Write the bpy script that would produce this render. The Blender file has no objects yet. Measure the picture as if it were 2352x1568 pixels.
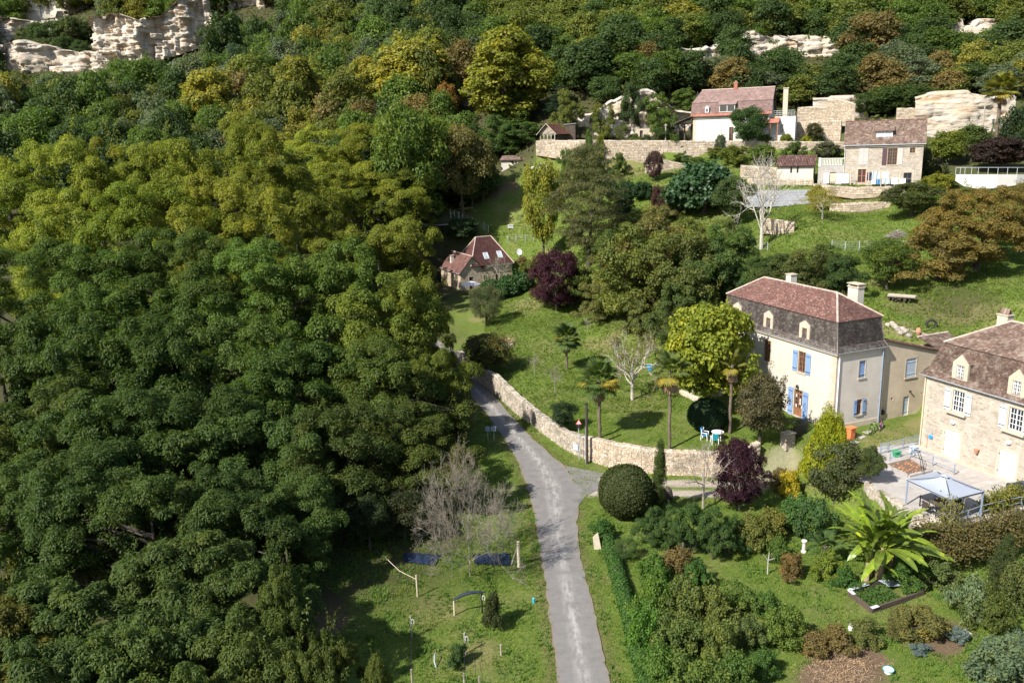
import bpy, math, random
import numpy as np
from mathutils import Vector, Matrix, Quaternion

# ------------------------------------------------------------------ camera, sky, sun, exposure
scene = bpy.context.scene
COL = scene.collection
PITCH, ROLL, FPX, CAMZ = 0.2405, -0.0315, 3285 * 2352 / 4096, 29.5
_s, _c = math.sin(PITCH), math.cos(PITCH)
_sr, _cr = math.sin(ROLL), math.cos(ROLL)
RT0, DN0, FW0 = np.array([1, 0, 0.]), np.array([0, -_s, -_c]), np.array([0, _c, -_s])
cam = bpy.data.cameras.new('camera')
cam.sensor_width = 36.0
cam.lens = 36.0 * FPX / 2352
cam.clip_start, cam.clip_end = 0.5, 3000
camo = bpy.data.objects.new('camera', cam)
_r = _cr * RT0 - _sr * DN0
_u = -(_sr * RT0 + _cr * DN0)
M = Matrix(((_r[0], _u[0], -FW0[0], 0), (_r[1], _u[1], -FW0[1], 0), (_r[2], _u[2], -FW0[2], CAMZ), (0, 0, 0, 1)))
camo.matrix_world = M
COL.objects.link(camo)
scene.camera = camo

SUN_AZ, SUN_EL = math.radians(231), math.radians(43)
world = bpy.data.worlds.new('World')
scene.world = world
world.use_nodes = True
nt = world.node_tree
bg = nt.nodes['Background']
sky = nt.nodes.new('ShaderNodeTexSky')
sky.sky_type = 'NISHITA'
sky.sun_disc = False
sky.sun_elevation = SUN_EL
sky.sun_rotation = SUN_AZ
nt.links.new(sky.outputs[0], bg.inputs['Color'])
bg.inputs['Strength'].default_value = 0.092
sun = bpy.data.lights.new('sun', 'SUN')
sun.energy = 4.6
sun.angle = math.radians(0.5)
sun.color = (1.0, 0.97, 0.92)
suno = bpy.data.objects.new('sun', sun)
sd = Vector((math.sin(SUN_AZ) * math.cos(SUN_EL), math.cos(SUN_AZ) * math.cos(SUN_EL), math.sin(SUN_EL)))
suno.rotation_euler = (-sd).to_track_quat('-Z', 'Y').to_euler()
suno.location = (-60, -40, 120)
COL.objects.link(suno)
vs = scene.view_settings
vs.view_transform = 'Standard'
vs.look = 'None'
vs.exposure = 1.15
vs.gamma = 1.0
vs.use_curve_mapping = False
scene.cycles.max_bounces = 6
scene.cycles.diffuse_bounces = 3
scene.cycles.transmission_bounces = 4
scene.cycles.transparent_max_bounces = 6

# ------------------------------------------------------------------ measuring: photograph pixel (2352 wide) -> point of the place
CAM = np.array([0, 0, CAMZ])

def ray(px, py):
 a = (px - 1176) / FPX
 b = (py - 784) / FPX
 return FW0 + (a * _cr + b * _sr) * RT0 + (-a * _sr + b * _cr) * DN0

def at_z(px, py, z):
 d = ray(px, py)
 return CAM + d * ((z - CAMZ) / d[2])

def at_t(px, py, t):
 return CAM + ray(px, py) * t

def depth(p):
 return float((np.asarray(p, float) - CAM) @ FW0)

def pix(p):
 q = np.asarray(p, float) - CAM
 t = q @ FW0
 u, v = q @ RT0 / t, q @ DN0 / t
 return 1176 + FPX * (u * _cr - v * _sr), 784 + FPX * (u * _sr + v * _cr)

def z_over(py, P):
 lo, hi = -60., 250.
 for _ in range(50):
  m = (lo + hi) / 2
  if pix((P[0], P[1], m))[1] > py:
   lo = m
  else:
   hi = m
 return lo

# ------------------------------------------------------------------ mesh helpers
class MB:
 def __init__(s):
  s.V, s.F, s.R = [], [], []
  s.n = 0

 def add(s, verts, faces, r=None):
  b = s.n
  s.V.extend([tuple(float(a) for a in v) for v in verts])
  s.n += len(verts)
  for f in faces:
   s.F.append(tuple(i + b for i in f))
   s.R.append(random.random() if r is None else r)

 def hexa(s, p, r=None):  # p: 8 points, bottom ring 0-3 (ccw from above), top ring 4-7
  s.add(p, [(3, 2, 1, 0), (4, 5, 6, 7), (0, 1, 5, 4), (1, 2, 6, 5), (2, 3, 7, 6), (3, 0, 4, 7)], random.random() if r is None else r)

 def box(s, c, dx, dy, dz, ux=(1, 0, 0), uy=(0, 1, 0), uz=(0, 0, 1), r=None):
  """box centred on c with full sizes along the axes"""
  c = np.asarray(c, float)
  X, Y, Zz = np.asarray(ux, float) * dx / 2, np.asarray(uy, float) * dy / 2, np.asarray(uz, float) * dz / 2
  s.hexa([c - X - Y - Zz, c + X - Y - Zz, c + X + Y - Zz, c - X + Y - Zz,
    c - X - Y + Zz, c + X - Y + Zz, c + X + Y + Zz, c - X + Y + Zz], r)

 def tube(s, pts, rad, n=6, cap=True, r=None):
  pts = [np.asarray(p, float) for p in pts]
  if not hasattr(rad, '__len__'):
   rad = [rad] * len(pts)
  r = random.random() if r is None else r
  rings = []
  a0 = None
  for i, p in enumerate(pts):
   d = pts[min(i + 1, len(pts) - 1)] - pts[max(i - 1, 0)]
   d = d / (np.linalg.norm(d) + 1e-9)
   if a0 is None:
    a = np.cross(d, (0, 0, 1.) if abs(d[2]) < .9 else (1., 0, 0))
   else:
    a = a0 - d * (a0 @ d)
   a = a / (np.linalg.norm(a) + 1e-9)
   a0 = a
   b = np.cross(d, a)
   rings.append([p + rad[i] * (a * math.cos(k * 2 * math.pi / n) + b * math.sin(k * 2 * math.pi / n)) for k in range(n)])
  V = [v for q in rings for v in q]
  Fs = []
  for i in range(len(pts) - 1):
   for k in range(n):
    k2 = (k + 1) % n
    Fs.append((i * n + k, i * n + k2, (i + 1) * n + k2, (i + 1) * n + k))
  if cap:
   Fs.append(tuple(range((len(pts) - 1) * n, len(pts) * n)))
   Fs.append(tuple(reversed(range(n))))
  s.add(V, Fs, r)

 def lathe(s, c, prof, n=12, r=None, ax=None):
  """prof: list of (radius, z)"""
  c = np.asarray(c, float)
  V, Fs = [], []
  for (ra, z) in prof:
   for k in range(n):
    a = k * 2 * math.pi / n
    V.append(c + np.array([ra * math.cos(a), ra * math.sin(a), z]))
  for i in range(len(prof) - 1):
   for k in range(n):
    k2 = (k + 1) % n
    Fs.append((i * n + k, i * n + k2, (i + 1) * n + k2, (i + 1) * n + k))
  Fs.append(tuple(reversed(range(n))))
  Fs.append(tuple(range((len(prof) - 1) * n, len(prof) * n)))
  s.add(V, Fs, random.random() if r is None else r)

 def mesh(s, name, m, smooth=False):
  me = bpy.data.meshes.new(name)
  me.from_pydata(s.V, [], s.F)
  at = me.attributes.new('rnd', 'FLOAT', 'FACE')
  at.data.foreach_set('value', np.array(s.R, dtype=np.float32))
  if smooth:
   me.polygons.foreach_set('use_smooth', np.ones(len(me.polygons), dtype=bool))
  if m is not None:
   me.materials.append(m)
  me.update()
  return me

 def build(s, name, m, parent=None, smooth=False, kind=None, label=None):
  return link(name, s.mesh(name, m, smooth), parent, kind, label)

ABS = set()

def link(name, me, parent=None, kind=None, label=None, loc=None):
 o = bpy.data.objects.new(name, me)
 COL.objects.link(o)
 if parent is not None:
  o.parent = parent
  if parent.name in ABS:
   o.matrix_parent_inverse = Matrix.Translation(-Vector(parent.location))
 if kind:
  o['kind'] = kind
 if label:
  o['label'] = label
 if loc is not None:
  o.location = loc
 return o

def np_mesh(name, V, Q, m, rnd=None, smooth=False):
 """fast quad / triangle mesh from numpy arrays"""
 V = np.ascontiguousarray(V, dtype=np.float32)
 Q = np.ascontiguousarray(Q, dtype=np.int32)
 k = Q.shape[1]
 me = bpy.data.meshes.new(name)
 me.vertices.add(len(V))
 me.vertices.foreach_set('co', V.ravel())
 me.loops.add(Q.size)
 me.loops.foreach_set('vertex_index', Q.ravel())
 me.polygons.add(len(Q))
 me.polygons.foreach_set('loop_start', np.arange(0, Q.size, k, dtype=np.int32))
 me.polygons.foreach_set('loop_total', np.full(len(Q), k, dtype=np.int32))
 if smooth:
  me.polygons.foreach_set('use_smooth', np.ones(len(Q), dtype=bool))
 if rnd is not None:
  at = me.attributes.new('rnd', 'FLOAT', 'FACE')
  at.data.foreach_set('value', np.asarray(rnd, dtype=np.float32))
 if m is not None:
  me.materials.append(m)
 me.update(calc_edges=True)
 return me

def thing(name, loc, label, cat, group=None, absolute=True):
 """an Empty at a thing's base; parts are written in world metres when absolute"""
 o = bpy.data.objects.new(name, None)
 COL.objects.link(o)
 o.empty_display_size = 0.3
 o.location = tuple(float(a) for a in loc)
 if absolute:
  ABS.add(o.name)
 return tag(o, label, cat, group)

def tag(o, label, cat, group=None):
 o['label'] = label
 o['category'] = cat
 if group:
  o['group'] = group
 return o

# ------------------------------------------------------------------ materials
def nodes(name):
 m = bpy.data.materials.new(name)
 m.use_nodes = True
 t = m.node_tree
 return m, t, t.nodes['Principled BSDF'], t.nodes.new, t.links.new

def rgb(c):
 return (c[0], c[1], c[2], 1)

def mat(name, cols, rough=.8, nscale=2.0, namount=.35, bump=.0, bscale=30, spec=.3, metal=0.0, stretch=None, stain=None):
 """colour picked per piece (object random + face attribute) from a ramp, broken by noise, with fine bump; stain=(colour, scale, amount)"""
 m, t, p, N, L = nodes(name)
 if not isinstance(cols[0], (tuple, list)):
  cols = [cols]
 tc = N('ShaderNodeTexCoord')
 geo = N('ShaderNodeNewGeometry')
 mp = N('ShaderNodeMapping')
 L(geo.outputs['Position'], mp.inputs['Vector'])
 if stretch:
  mp.inputs['Scale'].default_value = stretch
 oi = N('ShaderNodeObjectInfo')
 at = N('ShaderNodeAttribute')
 at.attribute_name = 'rnd'
 ad = N('ShaderNodeMath'); ad.operation = 'ADD'
 L(oi.outputs['Random'], ad.inputs[0]); L(at.outputs['Fac'], ad.inputs[1])
 fr = N('ShaderNodeMath'); fr.operation = 'FRACT'
 L(ad.outputs[0], fr.inputs[0])
 rp = N('ShaderNodeValToRGB')
 el = rp.color_ramp.elements
 while len(el) < len(cols):
  el.new(0.5)
 for i, c in enumerate(cols):
  el[i].position = i / max(1, len(cols) - 1)
  el[i].color = rgb(c)
 if len(cols) == 1:
  el[1].color = rgb(cols[0]) if len(el) > 1 else None
 L(fr.outputs[0], rp.inputs[0])
 nz = N('ShaderNodeTexNoise')
 nz.inputs['Scale'].default_value = nscale
 nz.inputs['Detail'].default_value = 6
 nz.inputs['Roughness'].default_value = .65
 L(mp.outputs[0], nz.inputs['Vector'])
 mr = N('ShaderNodeMapRange')
 mr.inputs['From Min'].default_value = .3; mr.inputs['From Max'].default_value = .7
 mr.inputs['To Min'].default_value = 1 - namount; mr.inputs['To Max'].default_value = 1 + namount
 L(nz.outputs['Fac'], mr.inputs['Value'])
 mx = N('ShaderNodeMix'); mx.data_type = 'RGBA'; mx.blend_type = 'MULTIPLY'
 mx.inputs['Factor'].default_value = 1.0
 L(rp.outputs[0], mx.inputs['A']); L(mr.outputs[0], mx.inputs['B'])
 out = mx.outputs['Result']
 if stain:
  n2 = N('ShaderNodeTexNoise')
  n2.inputs['Scale'].default_value = stain[1]; n2.inputs['Detail'].default_value = 5
  n2.inputs['Roughness'].default_value = .7
  L(geo.outputs['Position'], n2.inputs['Vector'])
  r2 = N('ShaderNodeMapRange')
  r2.inputs['From Min'].default_value = .5; r2.inputs['From Max'].default_value = .68
  r2.inputs['To Min'].default_value = 0; r2.inputs['To Max'].default_value = stain[2]
  L(n2.outputs['Fac'], r2.inputs['Value'])
  m2 = N('ShaderNodeMix'); m2.data_type = 'RGBA'
  L(r2.outputs[0], m2.inputs['Factor']); L(out, m2.inputs['A'])
  m2.inputs['B'].default_value = rgb(stain[0])
  out = m2.outputs['Result']
 L(out, p.inputs['Base Color'])
 p.inputs['Roughness'].default_value = rough
 p.inputs['Specular IOR Level'].default_value = spec
 p.inputs['Metallic'].default_value = metal
 if bump:
  nb = N('ShaderNodeTexNoise')
  nb.inputs['Scale'].default_value = bscale; nb.inputs['Detail'].default_value = 5
  L(mp.outputs[0], nb.inputs['Vector'])
  bp = N('ShaderNodeBump')
  bp.inputs['Strength'].default_value = bump; bp.inputs['Distance'].default_value = .05
  L(nb.outputs['Fac'], bp.inputs['Height'])
  L(bp.outputs[0], p.inputs['Normal'])
 return m

def leaf_mat(name, vary=((.75, .85, .8), (1.0, 1.0, 1.0), (1.35, 1.2, .8)), trans=.4, rough=.6, spec=.18):
 """leaf colour = the tree's own colour (object colour) times a per-leaf tint"""
 m, t, p, N, L = nodes(name)
 oi = N('ShaderNodeObjectInfo')
 at = N('ShaderNodeAttribute'); at.attribute_name = 'rnd'
 rp = N('ShaderNodeValToRGB')
 el = rp.color_ramp.elements
 el.new(.5)
 for i, c in enumerate(vary):
  el[i].position = (0, .55, 1)[i]
  el[i].color = rgb([a / 2 for a in c])
 L(at.outputs['Fac'], rp.inputs[0])
 mx = N('ShaderNodeMix'); mx.data_type = 'RGBA'; mx.blend_type = 'MULTIPLY'
 mx.inputs['Factor'].default_value = 1
 L(oi.outputs['Color'], mx.inputs['A']); L(rp.outputs[0], mx.inputs['B'])
 m2 = N('ShaderNodeMix'); m2.data_type = 'RGBA'; m2.blend_type = 'MULTIPLY'
 m2.inputs['Factor'].default_value = 1
 m2.inputs['B'].default_value = (2, 2, 2, 1)
 L(mx.outputs['Result'], m2.inputs['A'])
 L(m2.outputs['Result'], p.inputs['Base Color'])
 p.inputs['Roughness'].default_value = rough
 p.inputs['Specular IOR Level'].default_value = spec
 tr = N('ShaderNodeBsdfTranslucent')
 m3 = N('ShaderNodeMix'); m3.data_type = 'RGBA'; m3.blend_type = 'MULTIPLY'
 m3.inputs['Factor'].default_value = 1
 m3.inputs['B'].default_value = (1.25, 1.35, .55, 1)
 L(m2.outputs['Result'], m3.inputs['A'])
 L(m3.outputs['Result'], tr.inputs['Color'])
 ms = N('ShaderNodeMixShader'); ms.inputs[0].default_value = trans
 L(p.outputs[0], ms.inputs[1]); L(tr.outputs[0], ms.inputs[2])
 L(ms.outputs[0], t.nodes['Material Output'].inputs['Surface'])
 return m

MT = {}
MT['render'] = mat('lime_render', [(.44, .40, .335), (.46, .42, .355)], .9, .35, .10, .12, 12, stain=((.42, .35, .26), .5, .35))
MT['render_pink'] = mat('pale_render', [(.47, .425, .365)], .9, .4, .12, .12, 10, stain=((.38, .31, .24), .45, .5))
MT['render_old'] = mat('old_render', [(.48, .39, .28)], .95, .5, .22, .25, 8, stain=((.50, .42, .32), .6, .7))
MT['plaster_white'] = mat('white_plaster', [(.50, .475, .43)], .9, .5, .08, .08, 10, stain=((.5, .45, .38), .3, .3))
MT['mortar'] = mat('mortar', [(.335, .29, .235)], .95, 1.2, .2, .3, 14)
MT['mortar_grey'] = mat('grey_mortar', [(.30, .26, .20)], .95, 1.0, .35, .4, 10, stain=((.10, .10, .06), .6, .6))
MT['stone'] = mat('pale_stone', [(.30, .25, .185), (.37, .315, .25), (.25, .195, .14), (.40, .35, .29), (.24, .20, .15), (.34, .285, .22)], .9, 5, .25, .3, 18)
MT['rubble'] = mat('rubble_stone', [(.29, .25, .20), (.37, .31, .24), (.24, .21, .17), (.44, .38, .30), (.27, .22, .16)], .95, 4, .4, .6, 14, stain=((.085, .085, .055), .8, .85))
MT['cut_stone'] = mat('cut_stone', [(.40, .335, .245), (.43, .365, .275)], .9, 2.5, .15, .2, 16, stain=((.36, .29, .2), .8, .4))
MT['tile_red'] = mat('red_clay_tile', [(.10, .046, .038), (.135, .064, .05), (.08, .040, .034), (.165, .088, .068), (.115, .052, .042), (.23, .155, .12)], .85, 1.0, .3, .2, 20)
MT['tile_brown'] = mat('brown_clay_tile', [(.09, .056, .042), (.13, .08, .06), (.07, .045, .036), (.165, .105, .078), (.11, .068, .05), (.21, .16, .125)], .9, .8, .35, .2, 20, stain=((.30, .27, .22), 1.6, .45))
MT['slate'] = mat('lichened_slate', [(.085, .066, .058), (.115, .09, .078), (.065, .052, .048), (.15, .12, .10), (.095, .074, .066), (.22, .19, .16)], .8, .9, .35, .2, 20, stain=((.30, .28, .24), 1.3, .45))
MT['tile_shaded'] = mat('shaded_plum_tile', [(.085, .035, .032), (.12, .05, .042), (.07, .03, .028), (.14, .065, .05)], .85, 1, .3, .2, 20)  # darker tile: shade of the cottage's main roof put into the colour
MT['tile_pink'] = mat('faded_pink_tile', [(.185, .115, .10), (.22, .145, .125), (.155, .10, .088), (.25, .17, .148)], .9, 1, .22, .1, 20)
MT['tile_orange'] = mat('orange_tile', [(.28, .10, .065), (.34, .14, .09), (.23, .085, .055)], .85, 1, .25, .1, 20)
MT['ridge'] = mat('ridge_mortar', [(.42, .33, .27), (.36, .26, .21)], .9, 4, .3, .2, 20)
MT['wood_brown'] = mat('varnished_wood', [(.24, .11, .05), (.20, .09, .04)], .6, 6, .25, stretch=(1, 1, .2))
MT['wood_dark'] = mat('dark_timber', [(.06, .045, .035), (.085, .06, .045), (.045, .035, .03)], .85, 5, .4, .2, 20, stretch=(3, 3, .4))
MT['wood_grey'] = mat('weathered_timber', [(.26, .22, .17), (.32, .28, .22), (.21, .17, .13)], .9, 6, .35, .2, 20, stretch=(3, 3, .5))
MT['wood_pale'] = mat('pale_timber', [(.45, .36, .26), (.50, .42, .32)], .85, 5, .25)
MT['blue'] = mat('faded_blue_paint', [(.16, .25, .42), (.175, .265, .44)], .6, 3, .10)
MT['blue_grey'] = mat('grey_blue_paint', [(.36, .42, .49)], .7, 3, .12)
MT['white'] = mat('white_paint', [(.52, .515, .50)], .55, 2, .05)
MT['cream'] = mat('cream_shutter', [(.50, .49, .43)], .7, 2, .06)
MT['mauve'] = mat('mauve_shutter', [(.42, .36, .33)], .8, 2, .06)
MT['maroon'] = mat('maroon_shutter', [(.075, .04, .045)], .7, 2, .1)
MT['orange'] = mat('orange_paint', [(.62, .17, .06)], .6, 1.5, .12)
MT['iron'] = mat('black_iron', [(.018, .018, .02)], .5, 5, .2)
MT['zinc'] = mat('zinc', [(.30, .31, .32)], .45, 4, .2, metal=.4)
MT['steel_blue'] = mat('blue_grey_railing', [(.20, .25, .32)], .5, 4, .2)
MT['galv'] = mat('galvanised_post', [(.42, .44, .45)], .5, 4, .15, metal=.3)
MT['glass'] = mat('window_glass', [(.02, .024, .03)], .08, 2, .2, spec=.8)
MT['glass_pale'] = mat('skylight_glass', [(.35, .40, .46)], .15, 2, .2, spec=.8)
MT['curtain'] = mat('net_curtain', [(.50, .49, .46)], .9, 3, .15)
MT['bark'] = mat('bark', [(.05, .040, .030), (.065, .052, .038)], .95, 6, .4, .4, 12, stretch=(1, 1, .3))
MT['bark_pale'] = mat('pale_bark', [(.34, .31, .26), (.40, .36, .30)], .95, 5, .35, .3, 12)
MT['bark_grey'] = mat('grey_twigs', [(.20, .17, .135), (.25, .215, .17), (.16, .135, .105)], .95, 5, .3)
MT['palm_bark'] = mat('palm_trunk_fibre', [(.10, .075, .055), (.13, .10, .07)], .95, 9, .5, .6, 14)
MT['asphalt'] = None
MT['concrete'] = mat('concrete', [(.31, .285, .26)], .9, 1.2, .18, .15, 14, stain=((.30, .26, .22), .5, .5))
MT['paving'] = mat('stone_paving', [(.31, .275, .245), (.35, .315, .28), (.28, .25, .22)], .9, 2.2, .15, .15, 14)
MT['block'] = mat('grey_block', [(.30, .30, .31), (.34, .34, .35)], .9, 2, .2, .15, 14)
MT['cliff'] = None
MT['plastic_white'] = mat('white_plastic', [(.80, .79, .76)], .4, 2, .03)
MT['plastic_blue'] = mat('blue_plastic', [(.02, .22, .52)], .4, 2, .05)
MT['plastic_teal'] = mat('teal_plastic', [(.03, .30, .36)], .4, 2, .05)
MT['plastic_green'] = mat('green_plastic', [(.03, .24, .10)], .45, 2, .05)
MT['canvas'] = mat('pale_grey_canvas', [(.25, .27, .31)], .85, 1.5, .05)
MT['canvas_white'] = mat('white_canvas', [(.72, .66, .64)], .85, 5, .12)
MT['red_cloth'] = mat('red_cloth', [(.62, .07, .05)], .8, 2, .1)
MT['tarp'] = mat('blue_tarpaulin', [(.008, .014, .032), (.012, .02, .042)], .6, 2, .25)
MT['soil'] = mat('brown_soil', [(.13, .085, .055)], .95, 3, .3, .4, 16)
MT['straw'] = mat('dry_straw', [(.30, .22, .14), (.24, .17, .10), (.36, .27, .18)], .95, 5, .3)
MT['rubber'] = mat('black_rubber', [(.02, .02, .02)], .8, 3, .2)
MT['car_white'] = mat('white_car_paint', [(.72, .73, .74)], .25, 1, .02, spec=.6)
MT['car_dark'] = mat('dark_car_paint', [(.03, .035, .05)], .25, 1, .02, spec=.6)
MT['fur'] = mat('black_fur', [(.02, .02, .022)], .9, 6, .3)
MT['terracotta'] = mat('terracotta', [(.40, .19, .11)], .85, 4, .15)
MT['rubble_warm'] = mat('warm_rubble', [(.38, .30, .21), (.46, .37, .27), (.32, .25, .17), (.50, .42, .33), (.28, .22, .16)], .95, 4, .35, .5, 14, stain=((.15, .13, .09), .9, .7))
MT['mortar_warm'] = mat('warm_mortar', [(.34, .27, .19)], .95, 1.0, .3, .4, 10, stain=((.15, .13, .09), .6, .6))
LM = leaf_mat('leaf')
LM_VAR = leaf_mat('leaf_autumn', ((.7, .8, .8), (1.0, 1.0, 1.0), (1.55, 1.3, .8)))
LM_GLOSS = leaf_mat('leaf_glossy', ((.7, .8, .75), (1., 1., 1.), (1.35, 1.25, 1.0)), .3, .5, .25)
LM_DRY = leaf_mat('leaf_dry', ((.6, .6, .6), (1., 1., 1.), (1.4, 1.25, 1.05)), .15, .8, .2)
random.seed(5)
RNG = np.random.default_rng(5)
# ------------------------------------------------------------------ the lie of the land
A_ROT = .38
E_DIR = np.array([-math.sin(A_ROT), math.cos(A_ROT), 0])   # along the manor's long front, away from the camera
G_DIR = np.array([math.cos(A_ROT), math.sin(A_ROT), 0])    # along its gable

_cp = []
for (px, py, z) in [  # garden and yard
 (1540, 1030, 1.8), (1400, 985, 1.7), (1300, 940, 1.9), (1200, 860, 2.1), (1150, 790, 2.6), (1700, 970, 2.5),
 (1630, 1010, 2.1), (1620, 915, 2.7), (1180, 760, 3.2), (1400, 800, 3.1), (1250, 740, 3.4), (1120, 700, 3.5),
 (1350, 720, 3.6), (1500, 850, 2.9), (1090, 665, 3.8), (1010, 640, 3.8), (1900, 985, 2.9), (2010, 970, 2.9), (2075, 950, 3.2),
 (2080, 1010, 2.5), (2110, 1030, 2.3)]:
 _cp.append(at_z(px, py, z))
for (px, py, t) in [  # rising meadow, terraces and hillside
 (1215, 590, 154), (1160, 500, 167), (1150, 440, 171), (1195, 398, 174), (1050, 480, 168), (1010, 530, 160),
 (1400, 460, 152), (1420, 400, 162), (1400, 368, 166), (1500, 420, 152), (1600, 560, 127), (1500, 640, 117),
 (1290, 660, 133), (1650, 650, 107), (1700, 480, 138), (1750, 570, 120), (1850, 500, 124), (1960, 560, 114),
 (2060, 530, 116), (2150, 470, 120), (2300, 480, 110), (2000, 490, 127), (2000, 650, 97), (2100, 700, 90),
 (2200, 740, 86), (2340, 700, 84), (1800, 640, 100), (2070, 770, 84), (2170, 790, 82), (1640, 720, 103), (1450, 700, 113),
 (1560, 760, 100), (2380, 600, 98), (2500, 700, 84),
 (1620, 380, 156), (1800, 375, 152), (1930, 380, 150), (2200, 440, 130), (2352, 420, 128), (2250, 330, 158), (2352, 300, 158),
 (1260, 340, 176), (1330, 330, 172), (1330, 280, 182), (1450, 300, 180), (1580, 290, 182), (1800, 260, 186), (2000, 260, 180), (2200, 250, 176), (2400, 230, 172),
 (1450, 205, 192), (1700, 180, 205), (2000, 180, 200), (2300, 180, 195), (1250, 210, 215), (1250, 100, 255), (1500, 100, 235),
 (1800, 80, 235), (2100, 60, 232), (2400, 40, 232), (1300, -20, 300), (1600, -40, 285), (1900, -60, 280), (2300, -80, 275), (2700, 0, 250), (2800, 300, 165), (2800, 560, 100),
 (1000, 300, 215), (800, 290, 235), (600, 280, 255), (400, 270, 275), (200, 280, 290), (0, 290, 300), (-300, 310, 300),
 (1000, 160, 275), (800, 170, 290), (600, 180, 305), (480, 165, 325), (400, 165, 345), (200, 175, 350), (0, 190, 350), (-300, 200, 360),
 (1000, 20, 330), (800, 20, 345), (600, -10, 380), (480, -30, 405), (330, -20, 395), (100, 40, 415), (-300, 60, 430)]:
 _cp.append(at_t(px, py, t))
for (x, y, z) in [(-10, 60, 0), (-30, 60, 0), (-60, 60, 0), (-100, 60, 0), (-10, 90, .2), (-30, 95, .3), (-60, 100, .6), (-100, 100, 1), (-8, 118, 1.6), (-25, 130, 2.2), (-45, 150, 4),
                  (-90, 150, 4), (0, 20, 0), (-60, 20, 0), (60, 30, -.5), (20, 40, -.3), (40, 50, -.3), (-160, 100, 2), (-170, 40, 0), (110, 60, 3), (120, 110, 14),
                  (-40, 175, 9), (-80, 190, 12), (-15, 180, 13), (200, 200, 60), (220, 100, 20), (90, 80, 6),
                  (0, 480, 135), (150, 420, 130), (-150, 520, 135), (-280, 520, 125), (300, 420, 130), (-300, 300, 40), (300, 250, 75)]:
 _cp.append(np.array([x, y, z], float))
_cp = np.array(_cp)
_n = len(_cp)
_d = np.linalg.norm(_cp[:, None, :2] - _cp[None, :, :2], axis=2)
_A = np.zeros((_n + 3, _n + 3))
_A[:_n, :_n] = -_d - np.eye(_n) * 1.2      # a little smoothing
_A[:_n, _n] = 1; _A[:_n, _n + 1:] = _cp[:, :2]
_A[_n, :_n] = 1; _A[_n + 1:, :_n] = _cp[:, :2].T
_w = np.linalg.solve(_A, np.concatenate([_cp[:, 2], np.zeros(3)]))

def hill(x, y):
 x = np.asarray(x, float); y = np.asarray(y, float)
 sh = x.shape
 x = x.ravel(); y = y.ravel()
 out = np.empty(len(x))
 for i in range(0, len(x), 20000):
  X, Y = x[i:i + 20000], y[i:i + 20000]
  d = np.hypot(X[:, None] - _cp[None, :, 0], Y[:, None] - _cp[None, :, 1])
  out[i:i + 20000] = -d @ _w[:_n] + _w[_n] + X * _w[_n + 1] + Y * _w[_n + 2]
 return out.reshape(sh)

def sdist(poly, x, y):
 """signed distance to polygon, positive inside"""
 x = np.asarray(x, float); y = np.asarray(y, float)
 inside = np.zeros(x.shape, bool)
 dm = np.full(x.shape, 1e9)
 n = len(poly)
 for i in range(n):
  ax, ay = poly[i][0], poly[i][1]
  bx, by = poly[(i + 1) % n][0], poly[(i + 1) % n][1]
  ex, ey = bx - ax, by - ay
  tt = np.clip(((x - ax) * ex + (y - ay) * ey) / (ex * ex + ey * ey + 1e-12), 0, 1)
  dm = np.minimum(dm, np.hypot(x - ax - tt * ex, y - ay - tt * ey))
  c1 = (ay > y) != (by > y)
  with np.errstate(divide='ignore', invalid='ignore'):
   xi = (bx - ax) * (y - ay) / (by - ay + 1e-12) + ax
  inside ^= c1 & (x < xi)
 return np.where(inside, dm, -dm)

def smooth(a, b, x):
 t = np.clip((x - a) / (b - a), 0, 1)
 return t * t * (3 - 2 * t)

# the garden wall beside the lane: foot of the wall, read off the photograph, at lane level
WALL_PX = [(1052, 838), (1085, 864), (1110, 886), (1138, 911), (1184, 953), (1238, 991), (1302, 1036), (1350, 1058), (1410, 1077), (1474, 1086), (1530, 1091), (1624, 1094), (1690, 1090), (1745, 1064)]
WALL = [at_z(px, py, z) for (px, py), z in zip(WALL_PX, [.6, .5, .4, .3, .2, .1, 0, 0, 0, 0, 0, 0, .3, .9])]
WALL_TOP_PX = [(1052, 806), (1085, 830), (1112, 850), (1132, 862), (1195, 907), (1259, 953), (1318, 994), (1366, 1007), (1420, 1020), (1482, 1031), (1536, 1038), (1624, 1042), (1690, 1040), (1745, 1018)]
# low ground: lane, grass and vegetable garden below the wall
_in = []
for i, p in enumerate(WALL):
 a = WALL[max(i - 1, 0)]; b = WALL[min(i + 1, len(WALL) - 1)]
 d = (b - a)[:2]; d = d / np.linalg.norm(d)
 n = np.array([-d[1], d[0]])
 if n[1] < 0:
  n = -n
 _in.append(p[:2] + n * .55)
LOW = [tuple(p) for p in _in]
GATE = at_z(1835, 1000, 2.4)
TERR_EDGE = [at_z(1985, 1108, 2.2), at_z(2060, 1155, 2.2), at_z(2190, 1216, 2.2), at_z(2312, 1172, 2.2), at_z(2420, 1150, 2.2)]
LOW += [(GATE[0] - 1.2, GATE[1] - 2.2), (TERR_EDGE[0][0] - 1, TERR_EDGE[0][1] - .2)] + [(p[0], p[1]) for p in TERR_EDGE[1:]]
LOW += [(95, 45), (95, 5), (-200, 5), (-200, 90), (-20, 100)]
COURT = [(TERR_EDGE[0][0] - 3.5, TERR_EDGE[0][1] + 3.0)] + [(p[0], p[1]) for p in TERR_EDGE] + [(60, 45), (60, 68), (36, 69), (31, 68)]
MANOR_C = at_z(1912, 989, 3.0)
MANOR_PAD = [MANOR_C[:2] + (G_DIR * a + E_DIR * b)[:2] for a, b in ((-.6, -.6), (11, -.6), (11, 17), (-.6, 17))]
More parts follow.
